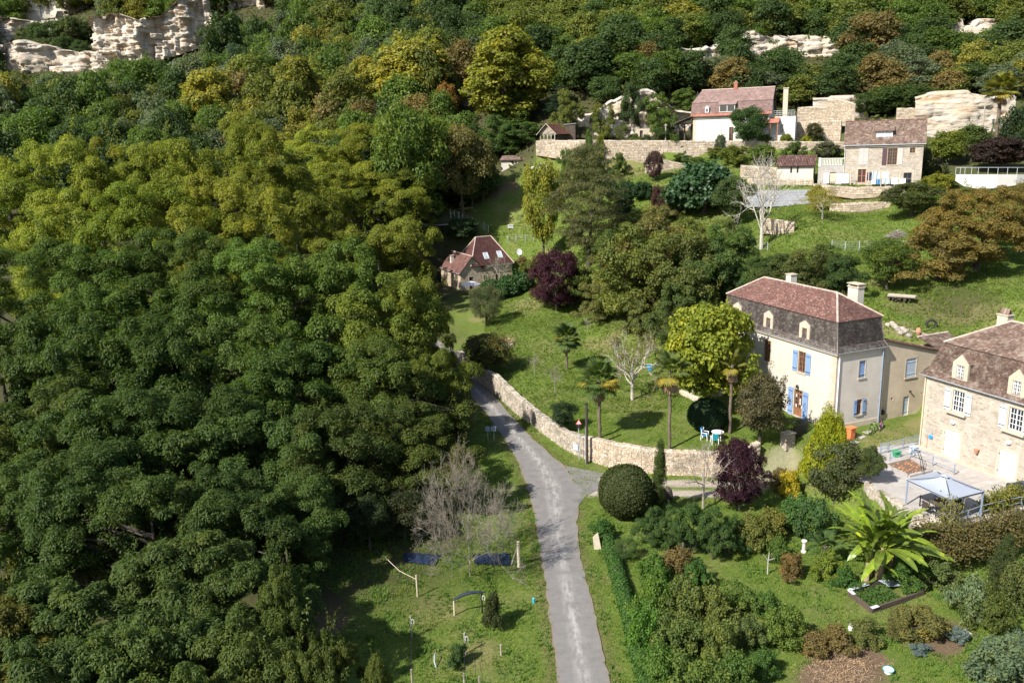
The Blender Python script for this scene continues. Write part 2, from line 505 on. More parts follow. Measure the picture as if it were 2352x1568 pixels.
# upper terraces
GT_A, GT_B = at_t(1330, 327, 163), at_t(1940, 331, 158)
GAMB = [(GT_A[0] - 8.4, GT_A[1] + 5), (GT_A[0], GT_A[1]), (GT_B[0], GT_B[1]), (GT_B[0] + 12, GT_B[1] + 2), (GT_B[0] + 6, GT_B[1] + 18), (GT_A[0] + 10, GT_A[1] + 17), (GT_A[0] - 8.4, GT_A[1] + 15)]
COT = at_z(*(1052, 668), 3.4)
_cu, _cv = np.array([math.cos(.45), math.sin(.45)]), np.array([-math.sin(.45), math.cos(.45)])
COTPAD = [tuple(COT[:2] + _cu * a + _cv * b) for a, b in ((-3, -6), (13, -5), (13, 9), (-3, 11))]
LT_A, LT_B = at_t(1700, 429, 137), at_t(2140, 428, 135)
LAUN = [(LT_A[0], LT_A[1]), (LT_B[0], LT_B[1]), (LT_B[0] + 3, LT_B[1] + 9), (LT_A[0], LT_A[1] + 9)]
LT2 = [at_t(1905, 466, 131), at_t(2030, 472, 130)]

def ground(x, y):
 x = np.asarray(x, float); y = np.asarray(y, float)
 z = hill(x, y)
 k = (x - GT_A[0]) / (GT_B[0] - GT_A[0])
 gz = GT_A[2] + (GT_B[2] - GT_A[2]) * np.clip(k, -.3, 1.3)
 w = smooth(-.4, .4, sdist(GAMB, x, y)); z = z * (1 - w) + gz * w
 k = np.clip((x - LT_A[0]) / (LT_B[0] - LT_A[0]), -.2, 1.2)
 w = smooth(-.4, .4, sdist(LAUN, x, y)); z = z * (1 - w) + (LT_A[2] + (LT_B[2] - LT_A[2]) * k) * w
 w = smooth(-2.5, .5, sdist(COTPAD, x, y)); z = z * (1 - w) + 3.4 * w
 w = smooth(-.5, .5, sdist(MANOR_PAD, x, y)); z = z * (1 - w) + 2.95 * w
 low = -.25 + .25 * smooth(30, 8, x) + .5 * smooth(72, 92, y) + .12 * np.sin(x * .21 + 1) * np.sin(y * .17) * smooth(14, 24, x)
 low = low + smooth(60, 72, y) * smooth(19, 27, x) * 1.5
 w = smooth(-.05, .40, sdist(LOW, x, y)) ; z = z * (1 - w) + low * w
 w = smooth(-.25, .25, sdist(COURT, x, y)); z = z * (1 - w) + 2.2 * w
 return z

def G(px, py, t0=30, t1=520):
 """where the sight line through a pixel of the photograph meets the ground"""
 ts = np.concatenate([np.arange(t0, min(t1, 200), .25), np.arange(200, max(t1, 201), 1.)])
 P = CAM[None] + ray(px, py)[None] * ts[:, None]
 dz = P[:, 2] - ground(P[:, 0], P[:, 1])
 k = np.argmax(dz < 0)
 if not (dz < 0).any():
  return P[-1]
 if k == 0:
  k = 1
 f = dz[k - 1] / (dz[k - 1] - dz[k])
 p = P[k - 1] + (P[k] - P[k - 1]) * f
 return np.array([p[0], p[1], float(ground(p[0], p[1]))])

# lane and side track, as centre lines with half widths
LANE_PX = [((1262, 1700), (1440, 1700)), ((1282, 1568), (1402, 1568)), ((1270, 1480), (1385, 1480)), ((1252, 1340), (1355, 1360)), ((1240, 1262), (1331, 1270)), ((1228, 1190), (1326, 1190)),
           ((1208, 1110), (1332, 1120)), ((1185, 1050), (1300, 1072)), ((1150, 1000), (1225, 1010)), ((1115, 955), (1172, 958)), ((1080, 915), (1136, 918)), ((1040, 880), (1095, 878)), ((980, 830), (1040, 826)), ((900, 780), (965, 770))]
LANE = [(at_z(a[0], a[1], 0.05), at_z(b[0], b[1], 0.05)) for a, b in LANE_PX]

def strip_grid(rows, nu, nv_per, lift, uv=None):
 V, Q = [], []
 R = []
 for i in range(len(rows) - 1):
  for k in range(nv_per if i < len(rows) - 2 else nv_per + 1):
   f = k / nv_per
   R.append((rows[i][0] * (1 - f) + rows[i + 1][0] * f, rows[i][1] * (1 - f) + rows[i + 1][1] * f))
 for a, b in R:
  for k in range(nu + 1):
   p = a + (b - a) * k / nu
   V.append([p[0], p[1], 0])
 V = np.array(V)
 V[:, 2] = ground(V[:, 0], V[:, 1]) + lift
 n = nu + 1
 for i in range(len(R) - 1):
  for k in range(nu):
   Q.append((i * n + k, i * n + k + 1, (i + 1) * n + k + 1, (i + 1) * n + k))
 return V, np.array(Q)

def ground_material():
 """grass, bare soil, leaf litter and dry patches, mixed by where they lie (vertex attributes) and by noise"""
 m, t, p, N, L = nodes('ground_cover')
 geo = N('ShaderNodeNewGeometry')

 def noise(sc, det=6, ro=.65):
  n = N('ShaderNodeTexNoise'); n.inputs['Scale'].default_value = sc; n.inputs['Detail'].default_value = det
  n.inputs['Roughness'].default_value = ro
  L(geo.outputs['Position'], n.inputs['Vector']); return n.outputs['Fac']

 def ramp(v, a, b):
  r = N('ShaderNodeMapRange'); r.inputs['From Min'].default_value = a; r.inputs['From Max'].default_value = b
  L(v, r.inputs['Value']); return r.outputs[0]

 def mix(f, A, B):
  x = N('ShaderNodeMix'); x.data_type = 'RGBA'
  if isinstance(f, float):
   x.inputs['Factor'].default_value = f
  else:
   L(f, x.inputs['Factor'])
  for k, v in (('A', A), ('B', B)):
   if isinstance(v, tuple):
    x.inputs[k].default_value = rgb(v)
   else:
    L(v, x.inputs[k])
  return x.outputs['Result']

 def attr(nm):
  a = N('ShaderNodeAttribute'); a.attribute_name = nm; return a.outputs['Fac']

 def mul(a, b):
  x = N('ShaderNodeMath'); x.operation = 'MULTIPLY'; L(a, x.inputs[0])
  if isinstance(b, float):
   x.inputs[1].default_value = b
  else:
   L(b, x.inputs[1])
  return x.outputs[0]
 g = mix(ramp(noise(.35), .35, .65), (.072, .112, .015), (.115, .155, .024))
 g = mix(ramp(noise(2.2), .35, .7), g, (.055, .088, .013))
 g = mix(mul(ramp(noise(5, 5), .48, .7), .8), g, (.16, .16, .045))
 dry = mix(ramp(noise(3.5), .3, .7), (.20, .165, .075), (.13, .115, .045))
 g = mix(mul(ramp(noise(.16, 7, .7), .50, .68), .7), g, dry)
 g = mix(attr('dry'), g, dry)
 soil = mix(ramp(noise(5), .3, .7), (.15, .095, .062), (.085, .055, .038))
 g = mix(attr('soil'), g, soil)
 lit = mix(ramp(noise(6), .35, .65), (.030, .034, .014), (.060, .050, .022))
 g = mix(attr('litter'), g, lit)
 grav = mix(ramp(noise(4), .3, .7), (.24, .20, .155), (.36, .31, .26))
 g = mix(attr('gravel'), g, grav)
 L(g, p.inputs['Base Color'])
 p.inputs['Roughness'].default_value = .95
 p.inputs['Specular IOR Level'].default_value = .15
 bp = N('ShaderNodeBump'); bp.inputs['Strength'].default_value = .7; bp.inputs['Distance'].default_value = .12
 L(noise(7, 5, .75), bp.inputs['Height']); L(bp.outputs[0], p.inputs['Normal'])
 return m

def asphalt_material():
 m, t, p, N, L = nodes('old_asphalt')
 geo = N('ShaderNodeNewGeometry')
 at = N('ShaderNodeAttribute'); at.attribute_name = 'across'
 out = None

 def noise(sc, det=6, stretch=None):
  n = N('ShaderNodeTexNoise'); n.inputs['Scale'].default_value = sc; n.inputs['Detail'].default_value = det
  n.inputs['Roughness'].default_value = .7
  if stretch:
   mp = N('ShaderNodeMapping'); mp.inputs['Scale'].default_value = stretch
   L(geo.outputs['Position'], mp.inputs['Vector']); L(mp.outputs[0], n.inputs['Vector'])
  else:
   L(geo.outputs['Position'], n.inputs['Vector'])
  return n.outputs['Fac']

 def mix(f, A, B):
  x = N('ShaderNodeMix'); x.data_type = 'RGBA'
  L(f, x.inputs['Factor'])
  for k, v in (('A', A), ('B', B)):
   if isinstance(v, tuple):
    x.inputs[k].default_value = rgb(v)
   else:
    L(v, x.inputs[k])
  return x.outputs['Result']

 def ramp(v, a, b, to=1.0):
  r = N('ShaderNodeMapRange'); r.inputs['From Min'].default_value = a; r.inputs['From Max'].default_value = b
  r.inputs['To Max'].default_value = to
  L(v, r.inputs['Value']); return r.outputs[0]
 g = mix(ramp(noise(1.2), .35, .65), (.135, .125, .115), (.175, .162, .148))
 # worn, pale streak along the crown of the lane
 w = N('ShaderNodeMath'); w.operation = 'MULTIPLY'
 c = N('ShaderNodeMapRange'); c.inputs['From Min'].default_value = .0; c.inputs['From Max'].default_value = .42
 c.inputs['To Min'].default_value = 1; c.inputs['To Max'].default_value = 0
 L(at.outputs['Fac'], c.inputs['Value'])
 L(c.outputs[0], w.inputs[0]); L(ramp(noise(1.6, 8, (1.6, .45, 1)), .42, .60), w.inputs[1])
 g = mix(w.outputs[0], g, (.30, .28, .255))
 g = mix(ramp(noise(.5, 7), .58, .68, .6), g, (.095, .088, .082))
 g = mix(ramp(noise(22, 3), .55, .75, .35), g, (.10, .09, .085))
 e = N('ShaderNodeMapRange'); e.inputs['From Min'].default_value = .86; e.inputs['From Max'].default_value = 1.0
 L(at.outputs['Fac'], e.inputs['Value'])
 g = mix(e.outputs[0], g, (.17, .135, .10))
 L(g, p.inputs['Base Color'])
 p.inputs['Roughness'].default_value = .9
 p.inputs['Specular IOR Level'].default_value = .2
 bp = N('ShaderNodeBump'); bp.inputs['Strength'].default_value = .35; bp.inputs['Distance'].default_value = .03
 L(noise(25, 4), bp.inputs['Height']); L(bp.outputs[0], p.inputs['Normal'])
 return m

def cliff_material():
 m, t, p, N, L = nodes('limestone_cliff')
 geo = N('ShaderNodeNewGeometry')

 def noise(sc, st=None, det=7):
  n = N('ShaderNodeTexNoise'); n.inputs['Scale'].default_value = sc; n.inputs['Detail'].default_value = det; n.inputs['Roughness'].default_value = .7
  if st:
   mp = N('ShaderNodeMapping'); mp.inputs['Scale'].default_value = st
   L(geo.outputs['Position'], mp.inputs['Vector']); L(mp.outputs[0], n.inputs['Vector'])
  else:
   L(geo.outputs['Position'], n.inputs['Vector'])
  return n.outputs['Fac']

 def mix(f, A, B, a=.35, b=.65, to=1.):
  r = N('ShaderNodeMapRange'); r.inputs['From Min'].default_value = a; r.inputs['From Max'].default_value = b; r.inputs['To Max'].default_value = to
  L(f, r.inputs['Value'])
  x = N('ShaderNodeMix'); x.data_type = 'RGBA'
  L(r.outputs[0], x.inputs['Factor'])
  for k, v in (('A', A), ('B', B)):
   if isinstance(v, tuple):
    x.inputs[k].default_value = rgb(v)
   else:
    L(v, x.inputs[k])
  return x.outputs['Result']
 g = mix(noise(.12), (.38, .315, .24), (.47, .42, .35))
 g = mix(noise(.3, (.6, .6, 1.6)), g, (.40, .26, .14), .50, .66, .85)
 g = mix(noise(.25, (2.5, 2.5, .4)), g, (.30, .29, .29), .56, .7, .75)
 g = mix(noise(.8, (1., 1., 1.3)), g, (.16, .13, .10), .60, .72, .55)
 L(g, p.inputs['Base Color'])
 p.inputs['Roughness'].default_value = .95
 p.inputs['Specular IOR Level'].default_value = .15
 bp = N('ShaderNodeBump'); bp.inputs['Strength'].default_value = .8; bp.inputs['Distance'].default_value = .5
 L(noise(.9, (.5, .5, 2.2)), bp.inputs['Height']); L(bp.outputs[0], p.inputs['Normal'])
 return m

MT['asphalt'] = asphalt_material()
MT['cliff'] = cliff_material()
MT['ground'] = ground_material()

# --- ground sheet
_xs = np.concatenate([np.arange(-420, -120, 6.), np.arange(-120, -30, 2.5), np.arange(-30, -8, .6), np.arange(-8, 62, .38), np.arange(62, 130, 2.), np.arange(130, 430, 6.)])
_ys = np.concatenate([np.arange(4, 34, 2.), np.arange(34, 50, .6), np.arange(50, 92, .38), np.arange(92, 112, .6), np.arange(112, 190, 1.1), np.arange(190, 300, 3.), np.arange(300, 560, 6.)])
GX, GY = np.meshgrid(_xs, _ys)
GZ = ground(GX, GY)
_rough = 1 - smooth(-.5, .8, np.maximum(sdist(COURT, GX, GY), sdist(MANOR_PAD, GX, GY)))
_nz = (np.sin(GX * 1.7 + np.sin(GY * .9) * 2) * np.sin(GY * 1.3 + np.sin(GX * .7) * 2)) * .05
GZ = GZ + _nz * _rough * (np.hypot(GX, GY) > 30)
# keep the sheet just under the lane and the paved places
_lane_poly = [tuple(a[:2]) for a, b in LANE] + [tuple(b[:2]) for a, b in reversed(LANE)]
_ld = sdist(_lane_poly, GX, GY)
GZ = np.where(_ld > -1.0, ground(GX, GY) - .05 * smooth(-.6, .3, _ld), GZ)

def patch(plist, r0=None):
 """soft mask 0..1 of blobs given as (px, py, radius m)"""
 mk = np.zeros(GX.shape)
 for (px, py, r) in plist:
  c = G(px, py)
  d = np.hypot(GX - c[0], GY - c[1])
  wob = 1 + .25 * np.sin(GX * 1.9 + c[0]) * np.cos(GY * 1.7 + c[1])
  mk = np.maximum(mk, smooth(r * wob * 1.2, r * wob * .7, d))
 return mk

TRACK_PX = [((1375, 1092), (1345, 1140)), ((1450, 1096), (1400, 1140)), ((1540, 1100), (1530, 1140)), ((1620, 1100), (1620, 1140)), ((1700, 1095), (1705, 1135)), ((1765, 1058), (1790, 1095)), ((1818, 1034), (1846, 1056))]
TRACK = [(at_z(a[0], a[1], z), at_z(b[0], b[1], z)) for (a, b), z in zip(TRACK_PX, (.02, .02, .02, .05, .3, .9, 1.6))]
_tp = [tuple(a[:2]) for a, b in TRACK] + [tuple(b[:2]) for a, b in reversed(TRACK)]
_td = sdist(_tp, GX, GY)
_mid = [(a + b) / 2 for a, b in TRACK]
_md = np.full(GX.shape, 1e9)
for i in range(len(_mid) - 1):
 a, b = _mid[i], _mid[i + 1]
 e = b - a
 k = np.clip(((GX - a[0]) * e[0] + (GY - a[1]) * e[1]) / (e[0] ** 2 + e[1] ** 2), 0, 1)
 _md = np.minimum(_md, np.hypot(GX - a[0] - k * e[0], GY - a[1] - k * e[1]))
_strip = smooth(.25, .5, _md) + smooth(18.5, 20, GX)
gravel = smooth(-.2, .35, _td) * np.clip(_strip, 0, 1) * (1 - .6 * smooth(18.5, 21, GX))
gravel = np.maximum(gravel, patch([(1370, 1118, 1.2), (1960, 1000, .4)]) * .8)
soil = patch([(700, 1395, 2.6), (740, 1430, 1.8), (2150, 1470, 1.7), (2200, 1455, 1.2), (1120, 690, 1.5), (1130, 440, 2.5), (1170, 428, 2.0)]) * .9
soil = np.maximum(soil, patch([(1950, 1535, 2.1), (1990, 1515, 1.4), (1900, 1560, 1.5)]) * .95)
soil = np.maximum(soil, smooth(.7, .1, np.abs(_ld + .2)) * (GY < 100) * .45)
soil = np.maximum(soil, patch([(2170, 715, 3.2), (2090, 700, 2.5), (2250, 720, 2.2)]) * .55)
dry = patch([(1395, 790, 2.2), (1360, 790, 1.5), (1345, 720, 2.), (1215, 700, 3.), (1110, 730, 2.2), (1460, 930, 3.5), (1960, 457, 6), (1990, 455, 5), (1420, 400, 4), (1455, 398, 3),
             (1250, 590, 3), (2060, 750, 2), (2000, 1010, 1.3), (2050, 1000, 1.6), (2100, 980, 1.5), (1300, 1480, 1.0), (1390, 1330, .6), (1100, 1500, 1.5), (1000, 1400, 2)]) * .7
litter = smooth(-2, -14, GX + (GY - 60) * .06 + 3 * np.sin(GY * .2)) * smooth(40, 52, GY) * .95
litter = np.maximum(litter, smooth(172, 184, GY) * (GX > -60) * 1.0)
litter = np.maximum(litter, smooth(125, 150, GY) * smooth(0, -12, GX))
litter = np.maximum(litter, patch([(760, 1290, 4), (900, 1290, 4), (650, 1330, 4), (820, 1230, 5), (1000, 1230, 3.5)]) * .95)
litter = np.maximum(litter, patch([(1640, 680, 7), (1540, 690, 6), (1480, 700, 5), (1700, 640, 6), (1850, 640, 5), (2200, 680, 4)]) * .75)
litter = np.maximum(litter, smooth(66, 72, GX) * smooth(100, 110, GY) * .8)
nx, ny = len(_xs), len(_ys)
_idx = np.arange(nx * ny).reshape(ny, nx)
_Q = np.stack([_idx[:-1, :-1], _idx[:-1, 1:], _idx[1:, 1:], _idx[1:, :-1]], -1).reshape(-1, 4)
gme = np_mesh('ground', np.stack([GX, GY, GZ], -1).reshape(-1, 3), _Q, MT['ground'], smooth=True)
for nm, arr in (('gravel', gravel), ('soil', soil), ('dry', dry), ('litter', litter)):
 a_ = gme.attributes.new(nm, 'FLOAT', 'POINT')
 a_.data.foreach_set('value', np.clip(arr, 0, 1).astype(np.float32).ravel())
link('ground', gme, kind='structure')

V_, Q_ = strip_grid(LANE, 8, 8, .03)
_nr = np.random.default_rng(3)
me_ = np_mesh('road', V_, Q_, MT['asphalt'], smooth=True)
_ac = np.abs((np.arange(len(V_)) % 9) / 4 - 1)
a_ = me_.attributes.new('across', 'FLOAT', 'POINT'); a_.data.foreach_set('value', _ac.astype(np.float32))
# ragged edge
co = V_.copy()
for k in (0, 8):
 sel = np.arange(len(V_)) % 9 == k
 nb = np.roll(V_, -1 if k == 0 else 1, axis=0)
 co[sel] += (nb[sel] - V_[sel]) * _nr.uniform(-.25, .3, (sel.sum(), 1))
me_.vertices.foreach_set('co', co.astype(np.float32).ravel())
link('road', me_, kind='structure')
# junction apron where the track leaves the lane
_ap = [at_z(x, y, 0) for x, y in ((1300, 1070), (1392, 1088), (1385, 1120), (1346, 1138), (1329, 1160), (1322, 1180), (1322, 1110))]
mb = MB()
_c0 = sum(_ap) / len(_ap)
_pts = [(_c0[0], _c0[1], float(ground(_c0[0], _c0[1])) + .038)] + [(p[0], p[1], float(ground(p[0], p[1])) + .038) for p in _ap]
mb.add(_pts, [(0, i + 1, (i + 1) % len(_ap) + 1) for i in range(len(_ap))])
me_ = mb.mesh('road_apron', MT['asphalt'])
a_ = me_.attributes.new('across', 'FLOAT', 'POINT'); a_.data.foreach_set('value', np.array([.5] + [.8] * len(_ap), dtype=np.float32))
link('road_apron', me_, kind='structure')
# ------------------------------------------------------------------ building helpers
def cA(x, y): return (1148.4 + x * .25634, 114.8 + y * .25634)
def cB(x, y): return (1665.2 + x * .29199, 114.8 + y * .29199)
def c3(x, y): return (1607.8 + x * .29295, 574.2 + y * .29295)
def c4(x, y): return (1952.3 + x * .36634, 660.3 + y * .36634)
def c1(x, y): return (918.7 + x * .21972, 459.4 + y * .21972)

Z3 = np.array([0, 0, 1.])

def unit(v):
 v = np.asarray(v, float)
 return v / np.linalg.norm(v)

def rot2(a):
 return np.array([math.cos(a), math.sin(a), 0.])

def wall_uv(O, u, p):
 """point p = photograph pixel, on the vertical plane through O along u -> (distance along, height above O)"""
 n = np.array([u[1], -u[0], 0])
 d = ray(*p)
 t = ((O - CAM) @ n) / (d @ n)
 q = CAM + d * t - O
 return q @ u, q[2]

def opening(O, u, lb, rt):
 a, b = wall_uv(O, u, lb), wall_uv(O, u, rt)
 return (min(a[0], b[0]), max(a[0], b[0]), min(a[1], b[1]), max(a[1], b[1]))

def facade(mb, O, u, W, H, ops=(), depth=.22, x0=0., top=None, r=None):
 """a wall sheet with real openings and reveals; outward normal is u x z turned to the right of u"""
 n = np.array([u[1], -u[0], 0])
 xs = sorted({x0, W, *[o[0] for o in ops], *[o[1] for o in ops]})
 zs = sorted({0., H, *[o[2] for o in ops], *[o[3] for o in ops]})
 xs = [x for x in xs if x0 <= x <= W]; zs = [z for z in zs if 0 <= z <= H]
 P = lambda x, z, d=0.: O + u * x + Z3 * z - n * d
 for i in range(len(xs) - 1):
  for j in range(len(zs) - 1):
   cx, cz = (xs[i] + xs[i + 1]) / 2, (zs[j] + zs[j + 1]) / 2
   if any(o[0] < cx < o[1] and o[2] < cz < o[3] for o in ops):
    continue
   mb.add([P(xs[i], zs[j]), P(xs[i + 1], zs[j]), P(xs[i + 1], zs[j + 1]), P(xs[i], zs[j + 1])], [(0, 1, 2, 3)], r)
 for (a, b, c, d) in ops:
  c = max(c, 0)
  for q in ([P(a, c), P(a, d), P(a, d, depth), P(a, c, depth)], [P(b, d), P(b, c), P(b, c, depth), P(b, d, depth)],
                  [P(a, d), P(b, d), P(b, d, depth), P(a, d, depth)], [P(b, c), P(a, c), P(a, c, depth), P(b, c, depth)]):
   mb.add(q, [(0, 1, 2, 3)], r)

def window(parent, O, u, op, m='wood_brown', glass='glass', cols=2, rows=4, depth=.14, fw=.07, mw=.035, name='window', panes=True, curtain=False, inset=0.0):
 """casement: frame, middle stile and glazing bars in one mesh, each pane a child"""
 n = np.array([u[1], -u[0], 0])
 a, b, c, d = op
 a += inset; b -= inset
 mb = MB()
 P = lambda x, z, dd: O + u * x + Z3 * z - n * dd
 bx = lambda x0, x1, z0, z1, dd, th: mb.box(P((x0 + x1) / 2, (z0 + z1) / 2, dd), x1 - x0, th, z1 - z0, u, n, Z3)
 bx(a, a + fw, c, d, depth, .08); bx(b - fw, b, c, d, depth, .08)
 bx(a + fw, b - fw, c, c + fw, depth, .078); bx(a + fw, b - fw, d - fw, d, depth, .078)
 ix0, ix1, iz0, iz1 = a + fw, b - fw, c + fw, d - fw
 mid = (ix0 + ix1) / 2
 half = cols // 2
 st = []
 if cols >= 2:
  bx(mid - fw * .55, mid + fw * .55, iz0, iz1, depth, .074)
  st = [(ix0, mid - fw * .55), (mid + fw * .55, ix1)]
 else:
  st = [(ix0, ix1)]; half = 1
 pane = None
 w = MB
 cells = []
 for (s0, s1) in st:
  for i in range(1, half):
   x = s0 + (s1 - s0) * i / half
   bx(x - mw / 2, x + mw / 2, iz0, iz1, depth, .05)
  for j in range(1, rows):
   z = iz0 + (iz1 - iz0) * j / rows
   bx(s0, s1, z - mw / 2, z + mw / 2, depth, .046)
  for i in range(half):
   for j in range(rows):
    cells.append((s0 + (s1 - s0) * (i + .5) / half, iz0 + (iz1 - iz0) * (j + .5) / rows, (s1 - s0) / half, (iz1 - iz0) / rows))
 wo = mb.build(name, MT[m], parent)
 if panes:
  for (x, z, ww, hh) in cells:
   pb = MB()
   q = P(x, z, depth + .012)
   pb.box(q, ww, .012, hh, u, n, Z3)
   pb.build('pane', MT['curtain'] if curtain and random.random() < .35 else MT[glass], wo)
 else:
  pb = MB(); pb.box(P((a + b) / 2, (c + d) / 2, depth + .012), b - a - fw, .012, d - c - fw, u, n, Z3)
  pb.build('pane', MT[glass], wo)
 return wo

def shutter(parent, O, u, x0, x1, z0, z1, m, boards=3, dd=-.045, battens=True, hinge=True, name='shutter'):
 n = np.array([u[1], -u[0], 0])
 mb = MB()
 P = lambda x, z, d_: O + u * x + Z3 * z - n * d_
 w = (x1 - x0) / boards
 for i in range(boards):
  mb.box(P(x0 + w * (i + .5), (z0 + z1) / 2, dd), w - .008, .032, z1 - z0, u, n, Z3)
 if battens:
  for f in (.18, .82):
   mb.box(P((x0 + x1) / 2, z0 + (z1 - z0) * f, dd - .028), (x1 - x0) * .94, .024, .10, u, n, Z3)
 o = mb.build(name, MT[m], parent)
 if hinge:
  for f in (.13, .87):
   hb = MB(); hb.box(P((x0 + x1) / 2, z0 + (z1 - z0) * f, dd - .047), (x1 - x0) * .9, .010, .045, u, n, Z3)
   hb.build('strap_hinge', MT['iron'], o)
 return o

def slope(parent, P0, P1, P2, P3, m, tw=.2, th=.13, name='roof_slope', thick=.03, under='wood_dark', lift=.015, jit=.012):
 """one roof plane: a deck, and its tiles in courses (each tile its own faces, joined because there are thousands)"""
 P0, P1, P2, P3 = [np.asarray(p, float) for p in (P0, P1, P2, P3)]
 mb = MB()
 N = np.cross(P1 - P0, P3 - P0) if np.linalg.norm(P3 - P0) > 1e-6 else np.cross(P1 - P0, P2 - P0)
 N = unit(N)
 if N[2] < 0:
  N = -N
 lo = -N * .06
 pts = [P0, P1, P2, P3]
 mb.add(pts + [p + lo for p in pts], [(0, 1, 2, 3), (7, 6, 5, 4), (0, 4, 5, 1), (1, 5, 6, 2), (2, 6, 7, 3), (3, 7, 4, 0)])
 deck = mb.build(name, MT[under], parent)
 hlen = np.linalg.norm((P3 + P2) / 2 - (P0 + P1) / 2)
 rows = max(2, int(hlen / th))
 V, Q, R = [], [], []
 rr = random.Random(len(bpy.data.objects))
 for i in range(rows):
  f0, f1 = i / rows, min(1., (i + 1.35) / rows)
  L0, R0 = P0 + (P3 - P0) * f0, P1 + (P2 - P1) * f0
  L1, R1 = P0 + (P3 - P0) * f1, P1 + (P2 - P1) * f1
  ln = np.linalg.norm(R0 - L0)
  if ln < .05:
   continue
  k = max(1, int(ln / tw))
  d0, d1 = (R0 - L0), (R1 - L1)
  off = (i % 2) * .5
  cuts = [0.] + [(j + off) / k for j in range(0 if off else 1, k)] + [1.]
  for a, b in zip(cuts[:-1], cuts[1:]):
   b2 = b - .02 / ln * 1.0
   j1, j2 = rr.uniform(-jit, jit), rr.uniform(-jit, jit)
   up0, up1 = N * (lift + thick + j1), N * (lift + thick + j2)
   sl = rr.uniform(-.3, .3) * th * .35
   dn = unit(L0 - L1) * sl if np.linalg.norm(L0 - L1) > 1e-6 else 0
   q = [L0 + d0 * a + up0 + dn, L0 + d0 * b2 + up1 + dn, L1 + d1 * b2 + N * (lift + .004), L1 + d1 * a + N * (lift + .004),
                 L0 + d0 * a + N * .003 + dn, L0 + d0 * b2 + N * .003 + dn]
   n0 = len(V); V.extend(q)
   Q += [(n0, n0 + 1, n0 + 2, n0 + 3), (n0 + 4, n0 + 5, n0 + 1, n0), (n0 + 4, n0, n0 + 3, n0 + 3 if False else n0 + 3)][:2]
   r_ = rr.random(); R += [r_, r_]
 if V:
  me = np_mesh('roof_tiles', np.array(V), np.array(Q), MT[m], np.array(R))
  link('roof_tiles', me, deck, kind='stuff')
 return deck

def caps(parent, lines, rad=.11, m='ridge', step=.4, name='ridge_cap'):
 mb = MB()
 for a, b in lines:
  a, b = np.asarray(a, float), np.asarray(b, float)
  n = max(1, int(np.linalg.norm(b - a) / step))
  for i in range(n):
   mb.tube([a + (b - a) * i / n, a + (b - a) * (i + .97) / n], [rad * random.uniform(.95, 1.1), rad * .9], 6)
 return mb.build(name, MT[m], parent)

def chimney(parent, c, wx, wy, h, u, n, m='render', cap=True, pots=0, name='chimney'):
 mb = MB()
 c = np.asarray(c, float)
 mb.box(c + Z3 * h / 2, wx, wy, h, u, n, Z3)
 o = mb.build(name, MT[m], parent)
 mb = MB()
 mb.box(c + Z3 * (h + .04), wx + .14, wy + .14, .08, u, n, Z3)
 if cap:
  for sx in (-1, 0, 1):
   for sy in (-1, 1):
    mb.box(c + u * sx * (wx / 2 - .08) + n * sy * (wy / 2 - .08) + Z3 * (h + .19), .12, .12, .22, u, n, Z3)
  mb.box(c + Z3 * (h + .335), wx + .2, wy + .2, .07, u, n, Z3)
 mb.build('chimney_cap', MT['cut_stone'], o)
 if pots:
  pb = MB()
  for k in range(pots):
   pb.lathe(c + u * (k - (pots - 1) / 2) * .35 + Z3 * (h + .08), [(.11, 0), (.09, .35), (.12, .4)], 8)
  pb.build('chimney_pot', MT['terracotta'], o)
 return o

